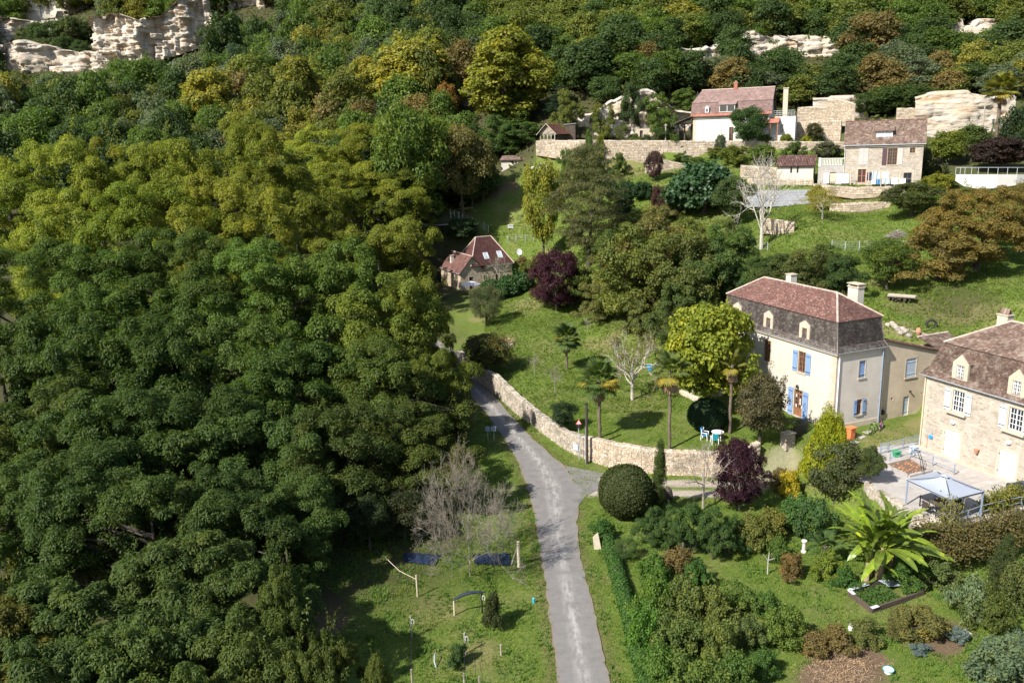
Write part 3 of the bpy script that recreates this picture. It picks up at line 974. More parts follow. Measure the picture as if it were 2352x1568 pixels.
def stone_face(parent, O, u, W, H, ops=(), m='stone', cw=.42, ch=.22, proud=.02, x0=0., limit=300, skip=.0, key=None, hmin=0.0, smooth_top=None):
 """rubble stones laid in rough courses, each standing a little proud of the mortar; the largest in view are single objects, the rest one part"""
 n = np.array([u[1], -u[0], 0])
 rr = random.Random(int(W * 100) + 7)
 st = []
 z = hmin
 while z < H - .08:
  h = ch * rr.uniform(.65, 1.3)
  x = x0 + rr.uniform(-.2, 0)
  while x < W:
   w = cw * rr.uniform(.45, 1.5)
   hh = h * rr.uniform(.8, 1.0)
   xa, xb, za, zb = max(x, x0) + .012, min(x + w, W) - .012, z + .012, min(z + hh, H) - .012
   x += w
   if xb - xa < .08 or zb - za < .05 or rr.random() < skip:
    continue
   if smooth_top and zb > smooth_top((xa + xb) / 2):
    continue
   if any(xa < o[1] + .02 and xb > o[0] - .02 and za < o[3] + .02 and zb > o[2] - .02 for o in ops):
    continue
   st.append((xa, xb, za, zb))
  z += h
 def geo(mb, q, jr):
  xa, xb, za, zb = q
  cx, cz = (xa + xb) / 2, (za + zb) / 2
  pr = proud * rr.uniform(.4, 1.3)
  ring = []
  for (dx, dz) in ((-1, -1), (-.3, -1), (1, -1), (1, .2), (1, 1), (.2, 1), (-1, 1), (-1, -.2)):
   j = 1 - abs(rr.gauss(0, .10))
   ring.append((cx + dx * (xb - xa) / 2 * j, cz + dz * (zb - za) / 2 * j))
  V = [O + u * x + Z3 * zz + n * -.01 for x, zz in ring] + [O + u * (cx + (x - cx) * .86) + Z3 * (cz + (zz - cz) * .84) + n * (pr + rr.uniform(-.006, .006)) for x, zz in ring]
  F = [(i, (i + 1) % 8, 8 + (i + 1) % 8, 8 + i) for i in range(8)] + [tuple(range(8, 16))]
  mb.add(V, F, jr)
 cen = [O + u * (q[0] + q[1]) / 2 + Z3 * (q[2] + q[3]) / 2 for q in st]
 def score(i):
  px, py = pix(cen[i])
  vis = 0 < px < 2352 and 0 < py < 1568
  q = st[i]
  return -((q[1] - q[0]) * (q[3] - q[2]) / depth(cen[i]) ** 2) if vis else 1
 order = sorted(range(len(st)), key=score)
 big, rest = order[:limit], order[limit:]
 for i in big:
  mb = MB(); geo(mb, st[i], rr.random())
  mb.build('stone', MT[m], parent)
 if rest:
  mb = MB()
  for i in rest:
   geo(mb, st[i], rr.random())
  mb.build('small_stones', MT[m], parent, kind='stuff')

def quoins(parent, O, u, H, x0, sgn, m='cut_stone', h=.42, w=(.62, .38), name='quoin', proud=.012):
 n = np.array([u[1], -u[0], 0])
 k = int(H / h)
 for i in range(k):
  mb = MB()
  ww = w[i % 2]
  z0, z1 = H * i / k + .01, H * (i + 1) / k - .01
  xc = x0 + sgn * ww / 2
  mb.box(O + u * xc + Z3 * (z0 + z1) / 2 + n * (proud - .05), ww, .1, z1 - z0, u, n, Z3)
  mb.build(name, MT[m], parent)

def surround(parent, O, u, op, m='cut_stone', w=.16, proud=.018, sill=True, name='stone_surround'):
 n = np.array([u[1], -u[0], 0])
 a, b, c, d = op
 mb = MB()
 bx = lambda x0, x1, z0, z1, p=proud: mb.box(O + u * (x0 + x1) / 2 + Z3 * (z0 + z1) / 2 + n * (p - .06), x1 - x0, .12, z1 - z0, u, n, Z3)
 bx(a - w, a, c, d); bx(b, b + w, c, d); bx(a - w, b + w, d, d + w * 1.2, proud + .003)
 if sill:
  bx(a - w, b + w, c - .13, c, proud + .07)
 return mb.build(name, MT[m], parent)

def pipe(parent, pts, r=.05, m='zinc', name='drainpipe'):
 mb = MB(); mb.tube(pts, r, 8)
 return mb.build(name, MT[m], parent)

# ------------------------------------------------------------------ the manor house
def manor():
 B = MANOR_C.copy(); B[2] = 2.6
 e, g = E_DIR, G_DIR
 L, W = 16.6, 5.4
 zE = z_over(811, B) - B[2]
 r = thing('manor_house', B, 'tall cream house with red and slate mansard roof and blue shutters', 'house')
 FO = B + e * L            # front wall runs from the far left corner towards the near corner
 fu = -e
 f = lambda x, y: c3(x, y)
 opW1 = opening(FO, fu, f(768, 950), f(831, 806))
 opW2 = opening(FO, fu, f(499, 866), f(557, 716))
 opD = opening(FO, fu, f(731, 1288), f(806, 1108))
 opD = (opD[0], opD[1], max(opD[2], .35), opD[3])
 opX = (opW2[0] - 5.3, opW2[1] - 5.3, opW2[2], opW2[3])
 opY = (opX[0], opX[1], opD[2] + .9, opD[3])
 opZ = (opW2[0], opW2[1], opD[2] + .9, opD[3])
 mb = MB()
 facade(mb, FO, fu, L, zE, [opW1, opW2, opD, opX, opY, opZ])
 mb.build('front_wall', MT['render'], r)
 gU = opening(B, g, f(1243, 1003), f(1300, 862))
 gL = opening(B, g, f(1224, 1292), f(1271, 1166))
 mb = MB()
 facade(mb, B, g, W, zE, [gU, gL])
 facade(mb, B + g * W, e, L, zE)
 facade(mb, B + g * W + e * L, -g, W, zE)
 mb.build('gable_wall', MT['render_pink'], r)
 for op in (opW1, opW2, opX, opY, opZ):
  surround(r, FO, fu, op, w=.13)
  window(r, FO, fu, op, 'wood_brown', cols=4, rows=4)
 surround(r, FO, fu, opD, w=.15, sill=False)
 # the french door: transom above, glazed leaves over solid bottom panels
 dn = np.array([fu[1], -fu[0], 0])
 zt = opD[3] - .42
 door = window(r, FO, fu, (opD[0], opD[1], opD[2] + .75, zt), 'wood_brown', cols=4, rows=4, name='door', curtain=True)
 mbp = MB()
 for s in (0, 1):
  x0 = opD[0] + (opD[1] - opD[0]) * s / 2
  x1 = opD[0] + (opD[1] - opD[0]) * (s + 1) / 2
  mbp.box(FO + fu * (x0 + x1) / 2 + Z3 * (opD[2] + .375) - dn * .14, x1 - x0 - .01, .07, .75, fu, dn, Z3)
  mbp.box(FO + fu * (x0 + x1) / 2 + Z3 * (opD[2] + .38) - dn * .10, x1 - x0 - .22, .03, .45, fu, dn, Z3)
 mbp.build('door_panel', MT['wood_brown'], door)
 window(r, FO, fu, (opD[0], opD[1], zt + .01, opD[3]), 'wood_brown', cols=4, rows=1, name='transom_window')
 sw = .62
 for op in (opW1,):
  shutter(r, FO, fu, op[0] - .10 - sw, op[0] - .10, op[2], op[3], 'blue', dd=-.06)
  shutter(r, FO, fu, op[1] + .10, op[1] + .10 + sw, op[2], op[3], 'blue', dd=-.06)
 shutter(r, FO, fu, opD[0] - .12 - .66, opD[0] - .12, opD[2] - .05, opD[3] + .05, 'blue', dd=-.06)
 shutter(r, FO, fu, opD[1] + .12, opD[1] + .12 + .66, opD[2] - .05, opD[3] + .05, 'blue', dd=-.06)
 w = gU[1] - gU[0]
 surround(r, B, g, gU, w=.11)
 surround(r, B, g, gL, w=.11)
 shutter(r, B, g, gU[0] + .01, gU[0] + w / 2 - .01, gU[2], gU[3], 'blue', 2, dd=.06)
 shutter(r, B, g, gU[0] + w / 2 + .01, gU[1] - .01, gU[2], gU[3], 'blue', 2, dd=.06)
 window(r, B, g, gL, 'wood_brown', cols=2, rows=3)
 w = (gL[1] - gL[0]) * .62
 shutter(r, B, g, gL[0] - .05 - w, gL[0] - .05, gL[2], gL[3], 'blue', 2, dd=-.06)
 shutter(r, B, g, gL[1] + .05, gL[1] + .05 + w, gL[2], gL[3], 'blue', 2, dd=-.06)
 quoins(r, FO, fu, zE - .2, L, -1, w=(.68, .46))
 # plinth of the gable and cornice under the eaves
 gn = np.array([g[1], -g[0], 0])
 mb = MB(); mb.box(B + g * W / 2 + Z3 * .42 + gn * .02, W - .04, .08, .84, g, gn, Z3); mb.build('plinth', MT['cut_stone'], r)
 mb = MB()
 zt_ = zE - .12
 fn = np.array([fu[1], -fu[0], 0])
 mb.box(FO + fu * L / 2 + Z3 * zt_ + fn * .10, L + .4, .2, .2, fu, fn, Z3)
 mb.box(B + g * W / 2 + Z3 * (zt_ - .003) + gn * .10, W + .3, .196, .2, g, gn, Z3)
 mb.build('cornice', MT['cut_stone'], r)
 # mansard: steep slate below, shallow red tile above
 o, ins, zb = .22, .42, 2.75
 def rc(a, b, z):   # a along g, b along e
  return B + g * a + e * b + Z3 * z
 zb_ = z_over(741, rc(.2, ins, 0)) - B[2]
 ring0 = [rc(-o, -o, zE), rc(W + o, -o, zE), rc(W + o, L + o, zE), rc(-o, L + o, zE)]
 ringm = [rc(.02, .08, zE + .55), rc(W - .02, .08, zE + .55), rc(W - .02, L - .08, zE + .55), rc(.02, L - .08, zE + .55)]
 ring1 = [rc(.2, ins, zb_), rc(W - .2, ins, zb_), rc(W - .2, L - ins, zb_), rc(.2, L - ins, zb_)]
 for k in range(4):
  k2 = (k + 1) % 4
  slope(r, ring0[k], ring0[k2], ringm[k2], ringm[k], 'slate', .2, .12)
  slope(r, ringm[k], ringm[k2], ring1[k2], ring1[k], 'slate', .2, .12)
 oo = .14
 ring2 = [rc(.2 - oo, ins - oo, zb_ + .03), rc(W - .2 + oo, ins - oo, zb_ + .03), rc(W - .2 + oo, L - ins + oo, zb_ + .03), rc(.2 - oo, L - ins + oo, zb_ + .03)]
 RR, RL = rc(W / 2, 3.3, zb_ + 1.95), rc(W / 2, L - 3.0, zb_ + 1.95)
 slope(r, ring2[3], ring2[0], RR, RL, 'tile_red', .19, .115)
 slope(r, ring2[0], ring2[1], RR, RR, 'tile_red', .19, .115)
 slope(r, ring2[1], ring2[2], RL, RR, 'tile_red', .19, .115)
 slope(r, ring2[2], ring2[3], RL, RL, 'tile_red', .19, .115)
 up = Z3 * .05
 caps(r, [(RR + up, RL + up), (ring2[0] + up, RR + up), (ring2[1] + up, RR + up), (ring2[2] + up, RL + up), (ring2[3] + up, RL + up)], .10)
 caps(r, [(ring0[0] + up, ringm[0] + up), (ringm[0] + up, ring1[0] + up), (ring0[1] + up, ringm[1] + up), (ringm[1] + up, ring1[1] + up), (ring0[3] + up, ringm[3] + up), (ringm[3] + up, ring1[3] + up)], .07, 'slate', name='hip_cap')
 mb = MB()
 for k in range(4):
  mb.tube([ring0[k] - Z3 * .03, ring0[(k + 1) % 4] - Z3 * .03], .06, 6)
 mb.build('gutter', MT['zinc'], r)
 # dormers: stone front flush with the wall, little pitched roof running back into the slates
 for (cx, cy) in ((535, 560), (818, 645), (292, 478)):
  x, _ = wall_uv(FO, fu, f(cx, cy + 60))
  dw, z0, z1 = .68, zE + .12, zE + 1.75
  c = FO + fu * x
  mb = MB()
  op = (x - .33, x + .33, z0 + .18, z1 - .30)
  P = lambda xx, zz, d_=0.: FO + fu * xx + Z3 * zz - fn * d_
  for (xa, xb, za, zb2) in ((x - dw, op[0], z0, z1), (op[1], x + dw, z0, z1), (op[0], op[1], z0, op[2]), (op[0], op[1], op[3], z1)):
   mb.box(P((xa + xb) / 2, (za + zb2) / 2, .02), xb - xa, .16, zb2 - za, fu, fn, Z3)
  mb.add([P(x - dw - .06, z1, -.07), P(x + dw + .06, z1, -.07), P(x, z1 + .42, -.07), P(x - dw - .06, z1, .12), P(x + dw + .06, z1, .12), P(x, z1 + .42, .12)],
               [(0, 1, 2), (5, 4, 3), (0, 3, 4, 1), (1, 4, 5, 2), (2, 5, 3, 0)])
  mb.add([P(x - dw + .05, z0, .1), P(x - dw + .05, z1, .1), P(x - dw + .05, z1, 1.0), P(x - dw + .05, z0, .3)], [(0, 1, 2, 3)])
  mb.add([P(x + dw - .05, z0, .1), P(x + dw - .05, z1, .1), P(x + dw - .05, z1, 1.0), P(x + dw - .05, z0, .3)], [(3, 2, 1, 0)])
  do = mb.build('dormer', MT['cut_stone'], r)
  wd = MB()
  for (xa, xb, za, zb2) in ((op[0], op[0] + .05, op[2], op[3]), (op[1] - .05, op[1], op[2], op[3]), (x - .03, x + .03, op[2], op[3]), (op[0], op[1], op[2], op[2] + .05), (op[0], op[1], op[3] - .05, op[3]),
                                  (op[0], op[1], op[2] + .36, op[2] + .39), (op[0], op[1], op[2] + .70, op[2] + .73)):
   wd.box(P((xa + xb) / 2, (za + zb2) / 2, .05), xb - xa, .05, zb2 - za, fu, fn, Z3)
  wd.build('dormer_window', MT['wood_brown'], do)
  pb = MB(); pb.box(P(x, (op[2] + op[3]) / 2, .08), op[1] - op[0], .02, op[3] - op[2], fu, fn, Z3); pb.build('dormer_pane', MT['glass'], do)
  rb = MB()
  for s in (-1, 1):
   a, b = P(x + s * (dw + .10), z1 - .05, -.02), P(x, z1 + .46, -.02)
   a2, b2 = P(x + s * (dw + .10), z1 - .05, 1.1), P(x, z1 + .46, 1.5)
   q = [a, b, b2, a2]
   rb.add(q + [p + Z3 * .07 for p in q], [(0, 1, 2, 3), (7, 6, 5, 4), (0, 4, 5, 1), (1, 5, 6, 2), (2, 6, 7, 3), (3, 7, 4, 0)])
  rb.build('dormer_roof', MT['slate'], do)
 # chimneys
 def place(aa, px, lo, hi):
  best = None
  for k in np.arange(lo, hi, .1):
   d_ = abs(pix(rc(aa, k, zb_ + 2))[0] - px)
   if best is None or d_ < best[0]:
    best = (d_, k)
  return best[1]
 k = place(W * .72, 1817, 2, 16)
 c = rc(W * .72, k, zb_ + .6)
 chimney(r, c, .75, .75, z_over(627, c) - c[2] - .15, g, e, 'render', cap=False)
 k = place(W * .93, 1966, 0, 12)
 c = rc(W * .93, k, zb_ - 1.0)
 chimney(r, c, .75, 1.25, z_over(648, c) - c[2] - .45, g, e, 'render', cap=True)
 # rainwater pipes
 pb = B + (-fu) * 0
 pipe(r, [B + fn * .1 + gn * .12 + g * .22 + Z3 * (zE - .15), B + gn * .09 + g * .22 + Z3 * (zE - .6), B + gn * .09 + g * .22 + Z3 * .2], .055, 'canvas_white')
 pipe(r, [B + gn * .1 + g * (W - .1) + Z3 * (zE - .1), B + gn * .1 + g * (W - .1) + Z3 * .2], .06, 'steel_blue')
 # lantern over the door, doorstep
 lx = (opD[0] + opD[1]) / 2
 mb = MB()
 mb.tube([FO + fu * lx + Z3 * (opD[3] + .45), FO + fu * lx + Z3 * (opD[3] + .55) + fn * .25], .015, 5)
 mb.lathe(FO + fu * lx + Z3 * (opD[3] + .22) + fn * .25, [(.05, 0), (.10, .05), (.12, .25), (.02, .34)], 6)
 mb.build('lantern', MT['iron'], r)
 mb = MB()
 mb.box(FO + fu * lx + fn * .75 + Z3 * (opD[2] - .12), 2.5, 1.5, .22, fu, fn, Z3)
 mb.box(FO + fu * lx + fn * 1.7 + Z3 * (opD[2] - .32), 2.2, .4, .2, fu, fn, Z3)
 mb.build('doorstep', MT['paving'], r)
 return B, e, g, L, W, zE, FO, fu, fn, gn, lx, opD

MAN = manor()

def annex():
 B, e, g, L, W, zE = MAN[:6]
 O = B + g * W + e * .25
 u = g
 f = c4
 r = thing('annex_building', O, 'weathered ochre annexe between the tall cream house and the stone house', 'outbuilding')
 a0, zl = wall_uv(O, u, f(246, 318)); a1, zr = wall_uv(O, u, f(588, 402))
 Lw = max(a1, 6.0)
 zr2 = zl + (zr - zl) * (Lw - a0) / (a1 - a0)
 sh = opening(O, u, f(346, 566), f(419, 440))
 dr = opening(O, u, f(326, 803), f(372, 678))
 h1 = opening(O, u, f(256, 706), f(271, 688)); h2 = opening(O, u, f(447, 668), f(457, 655))
 mb = MB()
 H = min(zr2, zl) - .02
 facade(mb, O, u, Lw, H, [sh, dr, h1, h2], .25)
 n = np.array([u[1], -u[0], 0])
 P = lambda x, z, d=0.: O + u * x + Z3 * z - n * d
 mb.add([P(0, H), P(Lw, H), P(Lw, zr2), P(0, zl)], [(0, 1, 2, 3)])
 mb.add([P(Lw, 0), P(Lw, 0, 3), P(Lw, zr2, 3), P(Lw, zr2)], [(0, 1, 2, 3)])
 mb.add([P(0, zl, .4), P(Lw, zr2, .4), P(Lw, 0, .4), P(0, 0, .4)], [(0, 1, 2, 3)])
 mb.build('wall', MT['render_old'], r)
 surround(r, O, u, sh, w=.14, sill=True)
 m_ = (sh[0] + sh[1]) / 2
 shutter(r, O, u, sh[0] + .01, m_ - .01, sh[2], sh[3], 'blue_grey', 3, dd=.05, hinge=False)
 shutter(r, O, u, m_ + .01, sh[1] - .01, sh[2], sh[3], 'blue_grey', 3, dd=.05, hinge=False)
 shutter(r, O, u, dr[0] + .02, dr[1] - .02, max(dr[2], .05), dr[3], 'blue_grey', 4, dd=.12, hinge=False, name='door')
 mb = MB()
 for o_ in (h1, h2):
  mb.box(P((o_[0] + o_[1]) / 2, (o_[2] + o_[3]) / 2, .22), o_[1] - o_[0], .03, o_[3] - o_[2], u, n, Z3)
 mb.build('vent_hole', MT['wood_dark'], r)
 # capping tiles along the rake and a roof behind
 slope(r, P(-.1, zl + .02, -.18), P(Lw + .1, zr2 + .02, -.18), P(Lw + .1, zr2 + .14, .55), P(-.1, zl + .14, .55), 'tile_red', .24, .14)
 slope(r, P(-.1, zl + .1, .55), P(Lw + .1, zr2 + .1, .55), P(Lw + .1, zr2 - .25, 2.6), P(-.1, zl - .25, 2.6), 'tile_red', .3, .2)
 x, z = wall_uv(O, u, f(203, 780))
 mb = MB(); mb.box(P(x, z, -.09), .26, .16, .38, u, n, Z3); mb.lathe(P(x, z + .19, -.09), [(.13, 0), (.1, .07), (.02, .1)], 8)
 mb.build('meter_box', MT['iron'], r)
 pipe(r, [P(.35, zl - .3, -.1), P(.35, .2, -.1)], .05, 'render_old')
 x, z = wall_uv(O, u, f(372, 648))
 mb = MB(); mb.box(P(x, z, -.12), .12, .2, .1, u, n, Z3); mb.build('wall_lamp', MT['iron'], r)
 # little lean-to shed with a dark tiled roof behind
 q = at_t(*f(612, 345), 79.5)
 gz = float(ground(q[0], q[1])) - .3
 s = thing('lean_to_shed', (q[0], q[1], gz), 'small low shed with a dark tiled roof tucked behind the stone house, beside the annexe', 'shed')
 O2 = np.array([q[0], q[1], gz]) - g * 1.7 - e * .6
 hh = q[2] - gz - .35
 mb = MB()
 facade(mb, O2, g, 3.6, hh); facade(mb, O2 + g * 3.6, e, 2.2, hh); facade(mb, O2 + e * 2.2, -e, 2.2, hh); facade(mb, O2 + g * 3.6 + e * 2.2, -g, 3.6, hh)
 mb.build('wall', MT['render_old'], s)
 slope(s, O2 - g * .2 - e * .25 + Z3 * hh, O2 + g * 3.8 - e * .25 + Z3 * hh, O2 + g * 3.8 + e * 2.4 + Z3 * (hh + .75), O2 - g * .2 + e * 2.4 + Z3 * (hh + .75), 'tile_brown', .24, .16)
 caps(s, [(O2 - g * .2 + e * 2.4 + Z3 * (hh + .8), O2 + g * 3.8 + e * 2.4 + Z3 * (hh + .8))], .1)

annex()

def stone_house():
 e, g = E_DIR, G_DIR
 f = c4
 O = at_z(*f(431, 988), 2.2)
 u = -e
 n = np.array([u[1], -u[0], 0])
 L, D = 17.0, 8.0
 H = z_over(f(465, 541)[1], O) - O[2]
 O = O - Z3 * .1; H += .1
 r = thing('stone_house', O, 'rubble stone house with brown mansard roof and tall white double doors', 'house')
 w1 = opening(O, u, f(637, 762), f(722, 655)); w2 = opening(O, u, f(987, 885), f(1092, 772))
 w1 = (w1[0], w1[1], w2[2], w2[3]) if abs(w1[3] - w2[3]) < .5 else w1
 d1 = opening(O, u, f(581, 1068), f(693, 915)); d2 = opening(O, u, f(918, 1208), f(1050, 1047))
 d1 = (d1[0], d1[1], .12, d1[3]); d2 = (d2[0], d2[1], .12, d2[3])
 ops = [w1, w2, d1, d2]
 mb = MB()
 facade(mb, O, u, L, H, ops, .28)
 facade(mb, O + u * L, g, D, H); facade(mb, O + g * D + u * L, -u, L, H); facade(mb, O + g * D, -g, D, H)
 mb.build('wall', MT['mortar'], r)
 big = [(o[0] - .22, o[1] + .22, o[2] - .2, o[3] + .25) for o in ops]
 stone_face(r, O, u, L, H - .1, big, 'stone', .40, .2, .012, x0=.5, limit=300, skip=.30)
 quoins(r, O, u, H - .15, 0, 1, 'cut_stone', .36, (.55, .36))
 P = lambda x, z, d=0.: O + u * x + Z3 * z - n * d
 for w in (w1, w2):
  surround(r, O, u, w, w=.18, sill=False)
  sb = MB(); sb.box(P((w[0] + w[1]) / 2, w[2] - .1, -.1), w[1] - w[0] + .7, .4, .18, u, n, Z3); sb.build('window_sill', MT['cut_stone'], r)
  window(r, O, u, w, 'white', cols=4, rows=4, depth=.12, fw=.09, mw=.045)
  sw = (w[1] - w[0]) * .56
  shutter(r, O, u, w[0] - .12 - sw, w[0] - .12, w[2] - .02, w[3] + .02, 'white', 4, dd=-.07)
  shutter(r, O, u, w[1] + .12, w[1] + .12 + sw, w[2] - .02, w[3] + .02, 'white', 4, dd=-.07)
 for d in (d1, d2):
  surround(r, O, u, d, w=.2, sill=False)
  m_ = (d[0] + d[1]) / 2
  for a, b in ((d[0] + .01, m_ - .008), (m_ + .008, d[1] - .01)):
   shutter(r, O, u, a, b, d[2], d[3], 'white', 4, dd=.03, battens=False, hinge=False, name='door')
  hb = MB()
  for z in (.5, d[3] - .5):
   hb.box(P(d[0] - .03, d[2] + z, -.02), .06, .03, .1, u, n, Z3)
  hb.build('door_hinge', MT['iron'], r)
 # mansard roof
 o = .3
 rc = lambda a, b, z: O + u * a + g * b + Z3 * z
 def solve(ins):
  p = rc(ins, ins, 0); return z_over(787, p) - O[2]
 ins = .95
 zb = solve(ins)
 ring0 = [rc(-o, -o, H), rc(L + o, -o, H), rc(L + o, D + o, H), rc(-o, D + o, H)]
 ringm = [rc(.12, .12, H + .55), rc(L - .12, .12, H + .55), rc(L - .12, D - .12, H + .55), rc(.12, D - .12, H + .55)]
 ring1 = [rc(ins, ins, zb), rc(L - ins, ins, zb), rc(L - ins, D - ins, zb), rc(ins, D - ins, zb)]
 for k in range(4):
  k2 = (k + 1) % 4
  slope(r, ring0[k], ring0[k2], ringm[k2], ringm[k], 'tile_brown', .19, .115)
  slope(r, ringm[k], ringm[k2], ring1[k2], ring1[k], 'tile_brown', .19, .115)
 oo = .12
 ring2 = [rc(ins - oo, ins - oo, zb + .03), rc(L - ins + oo, ins - oo, zb + .03), rc(L - ins + oo, D - ins + oo, zb + .03), rc(ins - oo, D - ins + oo, zb + .03)]
 RA, RB = rc(D / 2 + .4, D / 2, zb + 2.15), rc(L - D / 2 - .4, D / 2, zb + 2.15)
 slope(r, ring2[0], ring2[1], RB, RA, 'tile_brown', .19, .115)
 slope(r, ring2[1], ring2[2], RB, RB, 'tile_brown', .19, .115)
 slope(r, ring2[2], ring2[3], RA, RB, 'tile_brown', .19, .115)
 slope(r, ring2[3], ring2[0], RA, RA, 'tile_brown', .19, .115)
 up = Z3 * .05
 caps(r, [(ring2[0] + up, RA + up), (ring2[3] + up, RA + up), (RA + up, RB + up), (ring2[1] + up, RB + up)], .1)
 caps(r, [(ring0[0] + up, ringm[0] + up), (ringm[0] + up, ring1[0] + up)], .07, 'tile_brown', name='hip_cap')
 mb = MB(); mb.tube([ring0[0] - Z3 * .03, ring0[1] - Z3 * .03], .065, 6); mb.tube([ring0[0] - Z3 * .03, ring0[3] - Z3 * .03], .065, 6)
 mb.build('gutter', MT['zinc'], r)
 # eaves cornice
 mb = MB()
 k = int(L / .3)
 for i in range(k):
  mb.box(P((i + .5) * L / k, H - .10, -.09), .26, .2, .09, u, n, Z3)
 mb.build('corbel_course', MT['cut_stone'], r)
 for (xa, xb, yt, yb) in ((640, 737, 432, 580), (988, 1098, 520, 672)):
  x0, _ = wall_uv(O, u, f(xa, yb - 20)); x1, _ = wall_uv(O, u, f(xb, yb))
  x = (x0 + x1) / 2; dw = (x1 - x0) / 2
  z0 = H + .02; z1 = H + 1.75
  op = (x - dw * .48, x + dw * .48, z0 + .42, z1 - .18)
  mb = MB()
  for (a, b, c, d) in ((x - dw, op[0], z0, z1), (op[1], x + dw, z0, z1), (op[0], op[1], z0, op[2]), (op[0], op[1], op[3], z1)):
   mb.box(P((a + b) / 2, (c + d) / 2, .05), b - a, .2, d - c, u, n, Z3)
  mb.add([P(x - dw, z1, -.04), P(x + dw, z1, -.04), P(x, z1 + .75, -.04), P(x - dw, z1, .14), P(x + dw, z1, .14), P(x, z1 + .75, .14)], [(0, 1, 2), (5, 4, 3), (0, 3, 4, 1), (1, 4, 5, 2), (2, 5, 3, 0)])
  for s, fc in ((-1, (0, 1, 2, 3)), (1, (3, 2, 1, 0))):
   mb.add([P(x + s * (dw - .06), z0 - .1, .1), P(x + s * (dw - .06), z1, .1), P(x + s * (dw - .06), z1, 1.5), P(x + s * (dw - .06), z0 - .1, .4)], [fc])
  do = mb.build('dormer', MT['cut_stone'], r)
  wd = MB()
  bx = lambda a, b, c, d, th=.05: wd.box(P((a + b) / 2, (c + d) / 2, .07), b - a, th, d - c, u, n, Z3)
  bx(op[0], op[0] + .07, op[2], op[3]); bx(op[1] - .07, op[1], op[2], op[3]); bx(x - .05, x + .05, op[2], op[3]); bx(op[0], op[1], op[2], op[2] + .07, .048); bx(op[0], op[1], op[3] - .07, op[3], .048)
  for i in (1, 2, 3):
   z = op[2] + (op[3] - op[2]) * i / 4; bx(op[0], op[1], z - .02, z + .02, .044)
  for s in (-1, 1):
   xx = x + s * (op[1] - x) * .52; bx(xx - .02, xx + .02, op[2], op[3], .042)
  wd.build('dormer_window', MT['white'], do)
  pb = MB(); pb.box(P(x, (op[2] + op[3]) / 2, .10), op[1] - op[0], .02, op[3] - op[2], u, n, Z3); pb.build('dormer_pane', MT['glass'], do)
  rb = MB()
  for s in (-1, 1):
   q = [P(x + s * (dw + .06), z1 - .07, .05), P(x, z1 + .77, .05), P(x, z1 + .77, 1.9), P(x + s * (dw + .06), z1 - .07, 1.5)]
   rb.add(q + [p + Z3 * .08 for p in q], [(0, 1, 2, 3), (7, 6, 5, 4), (0, 4, 5, 1), (1, 5, 6, 2), (2, 6, 7, 3), (3, 7, 4, 0)])
  rb.build('dormer_roof', MT['tile_brown'], do)
 # chimney with tilted capping tiles
 c = None
 for k in np.arange(0, 10, .1):
  p = rc(k, D * .62, zb + 1)
  if abs(pix(p)[0] - f(962, 0)[0]) < 3:
   c = rc(k, D * .62, zb + .6)
 if c is None:
  c = rc(3, D * .62, zb + .6)
 ht = z_over(f(965, 172)[1], c) - c[2]
 ch = chimney(r, c, .75, .95, ht, g, e, 'render_old', cap=False)
 mb = MB()
 for s in (-.28, 0, .28):
  for q in (-1, 1):
   mb.box(c + e * s + g * q * .10 + Z3 * (ht + .33), .05, .24, .5, unit(g + Z3 * .35 * q), e, unit(Z3 - g * .35 * q))
 mb.build('chimney_tile', MT['tile_brown'], ch)
 # lamps, blue plaque with its pipe, hanging pot
 for (x, y) in ((652, 841), (1001, 967)):
  a, z = wall_uv(O, u, f(x, y))
  mb = MB(); mb.box(P(a, z, -.1), .36, .2, .16, u, n, Z3); mb.box(P(a, z - .1, -.14), .3, .16, .05, u, n, Z3)
  mb.build('wall_lamp', MT['canvas_white'], r)
 a, z = wall_uv(O, u, f(509, 935))
 mb = MB(); mb.box(P(a, z, -.06), .38, .1, .26, u, n, Z3); mb.build('letter_box', MT['plastic_blue'], r)
 mb = MB(); mb.box(P(a, z + .36, -.04), .2, .06, .2, u, n, Z3); mb.build('number_plate', MT['canvas'], r)
 mb = MB(); mb.tube([P(a - .35, z, -.05), P(a - .35, .15, -.05)], .018, 5); mb.build('cable_pipe', MT['terracotta'], r)
 a, z = wall_uv(O, u, f(803, 1022))
 mb = MB(); mb.lathe(P(a, z - .18, -.2), [(.10, 0), (.19, .3), (.21, .34)], 10); mb.build('wall_pot', MT['terracotta'], r)
 pipe(r, [P(.18, H - .1, -.12), P(.18, .1, -.12)], .05, 'render_old')
 return O, u, n, H, P

SH = stone_house()

def simple_roof(r, O, u, v, L, D, H, rise, m, tw, th, over=.3, hipA=0., hipB=0., capm='ridge', split=0.):
 """gabled (hip = 0) or hipped roof on a rectangle; O near-left corner, u along the eave, v away"""
 a0, a1 = O - u * over - v * over + Z3 * H, O + u * (L + over) - v * over + Z3 * H
 b0, b1 = O - u * over + v * (D + over) + Z3 * H, O + u * (L + over) + v * (D + over) + Z3 * H
 r0, r1 = O + u * (hipA - (over if hipA == 0 else 0)) + v * D / 2 + Z3 * (H + rise), O + u * (L - hipB + (over if hipB == 0 else 0)) + v * D / 2 + Z3 * (H + rise)
 slope(r, a0, a1, r1, r0, m, tw, th)
 slope(r, b1, b0, r0, r1, m, tw, th)
 up = Z3 * .05
 ln = [(r0 + up, r1 + up)]
 if hipA:
  slope(r, b0, a0, r0, r0, m, tw, th); ln += [(a0 + up, r0 + up), (b0 + up, r0 + up)]
 if hipB:
  slope(r, a1, b1, r1, r1, m, tw, th); ln += [(a1 + up, r1 + up), (b1 + up, r1 + up)]
 caps(r, ln, .12, capm)
 return r0, r1

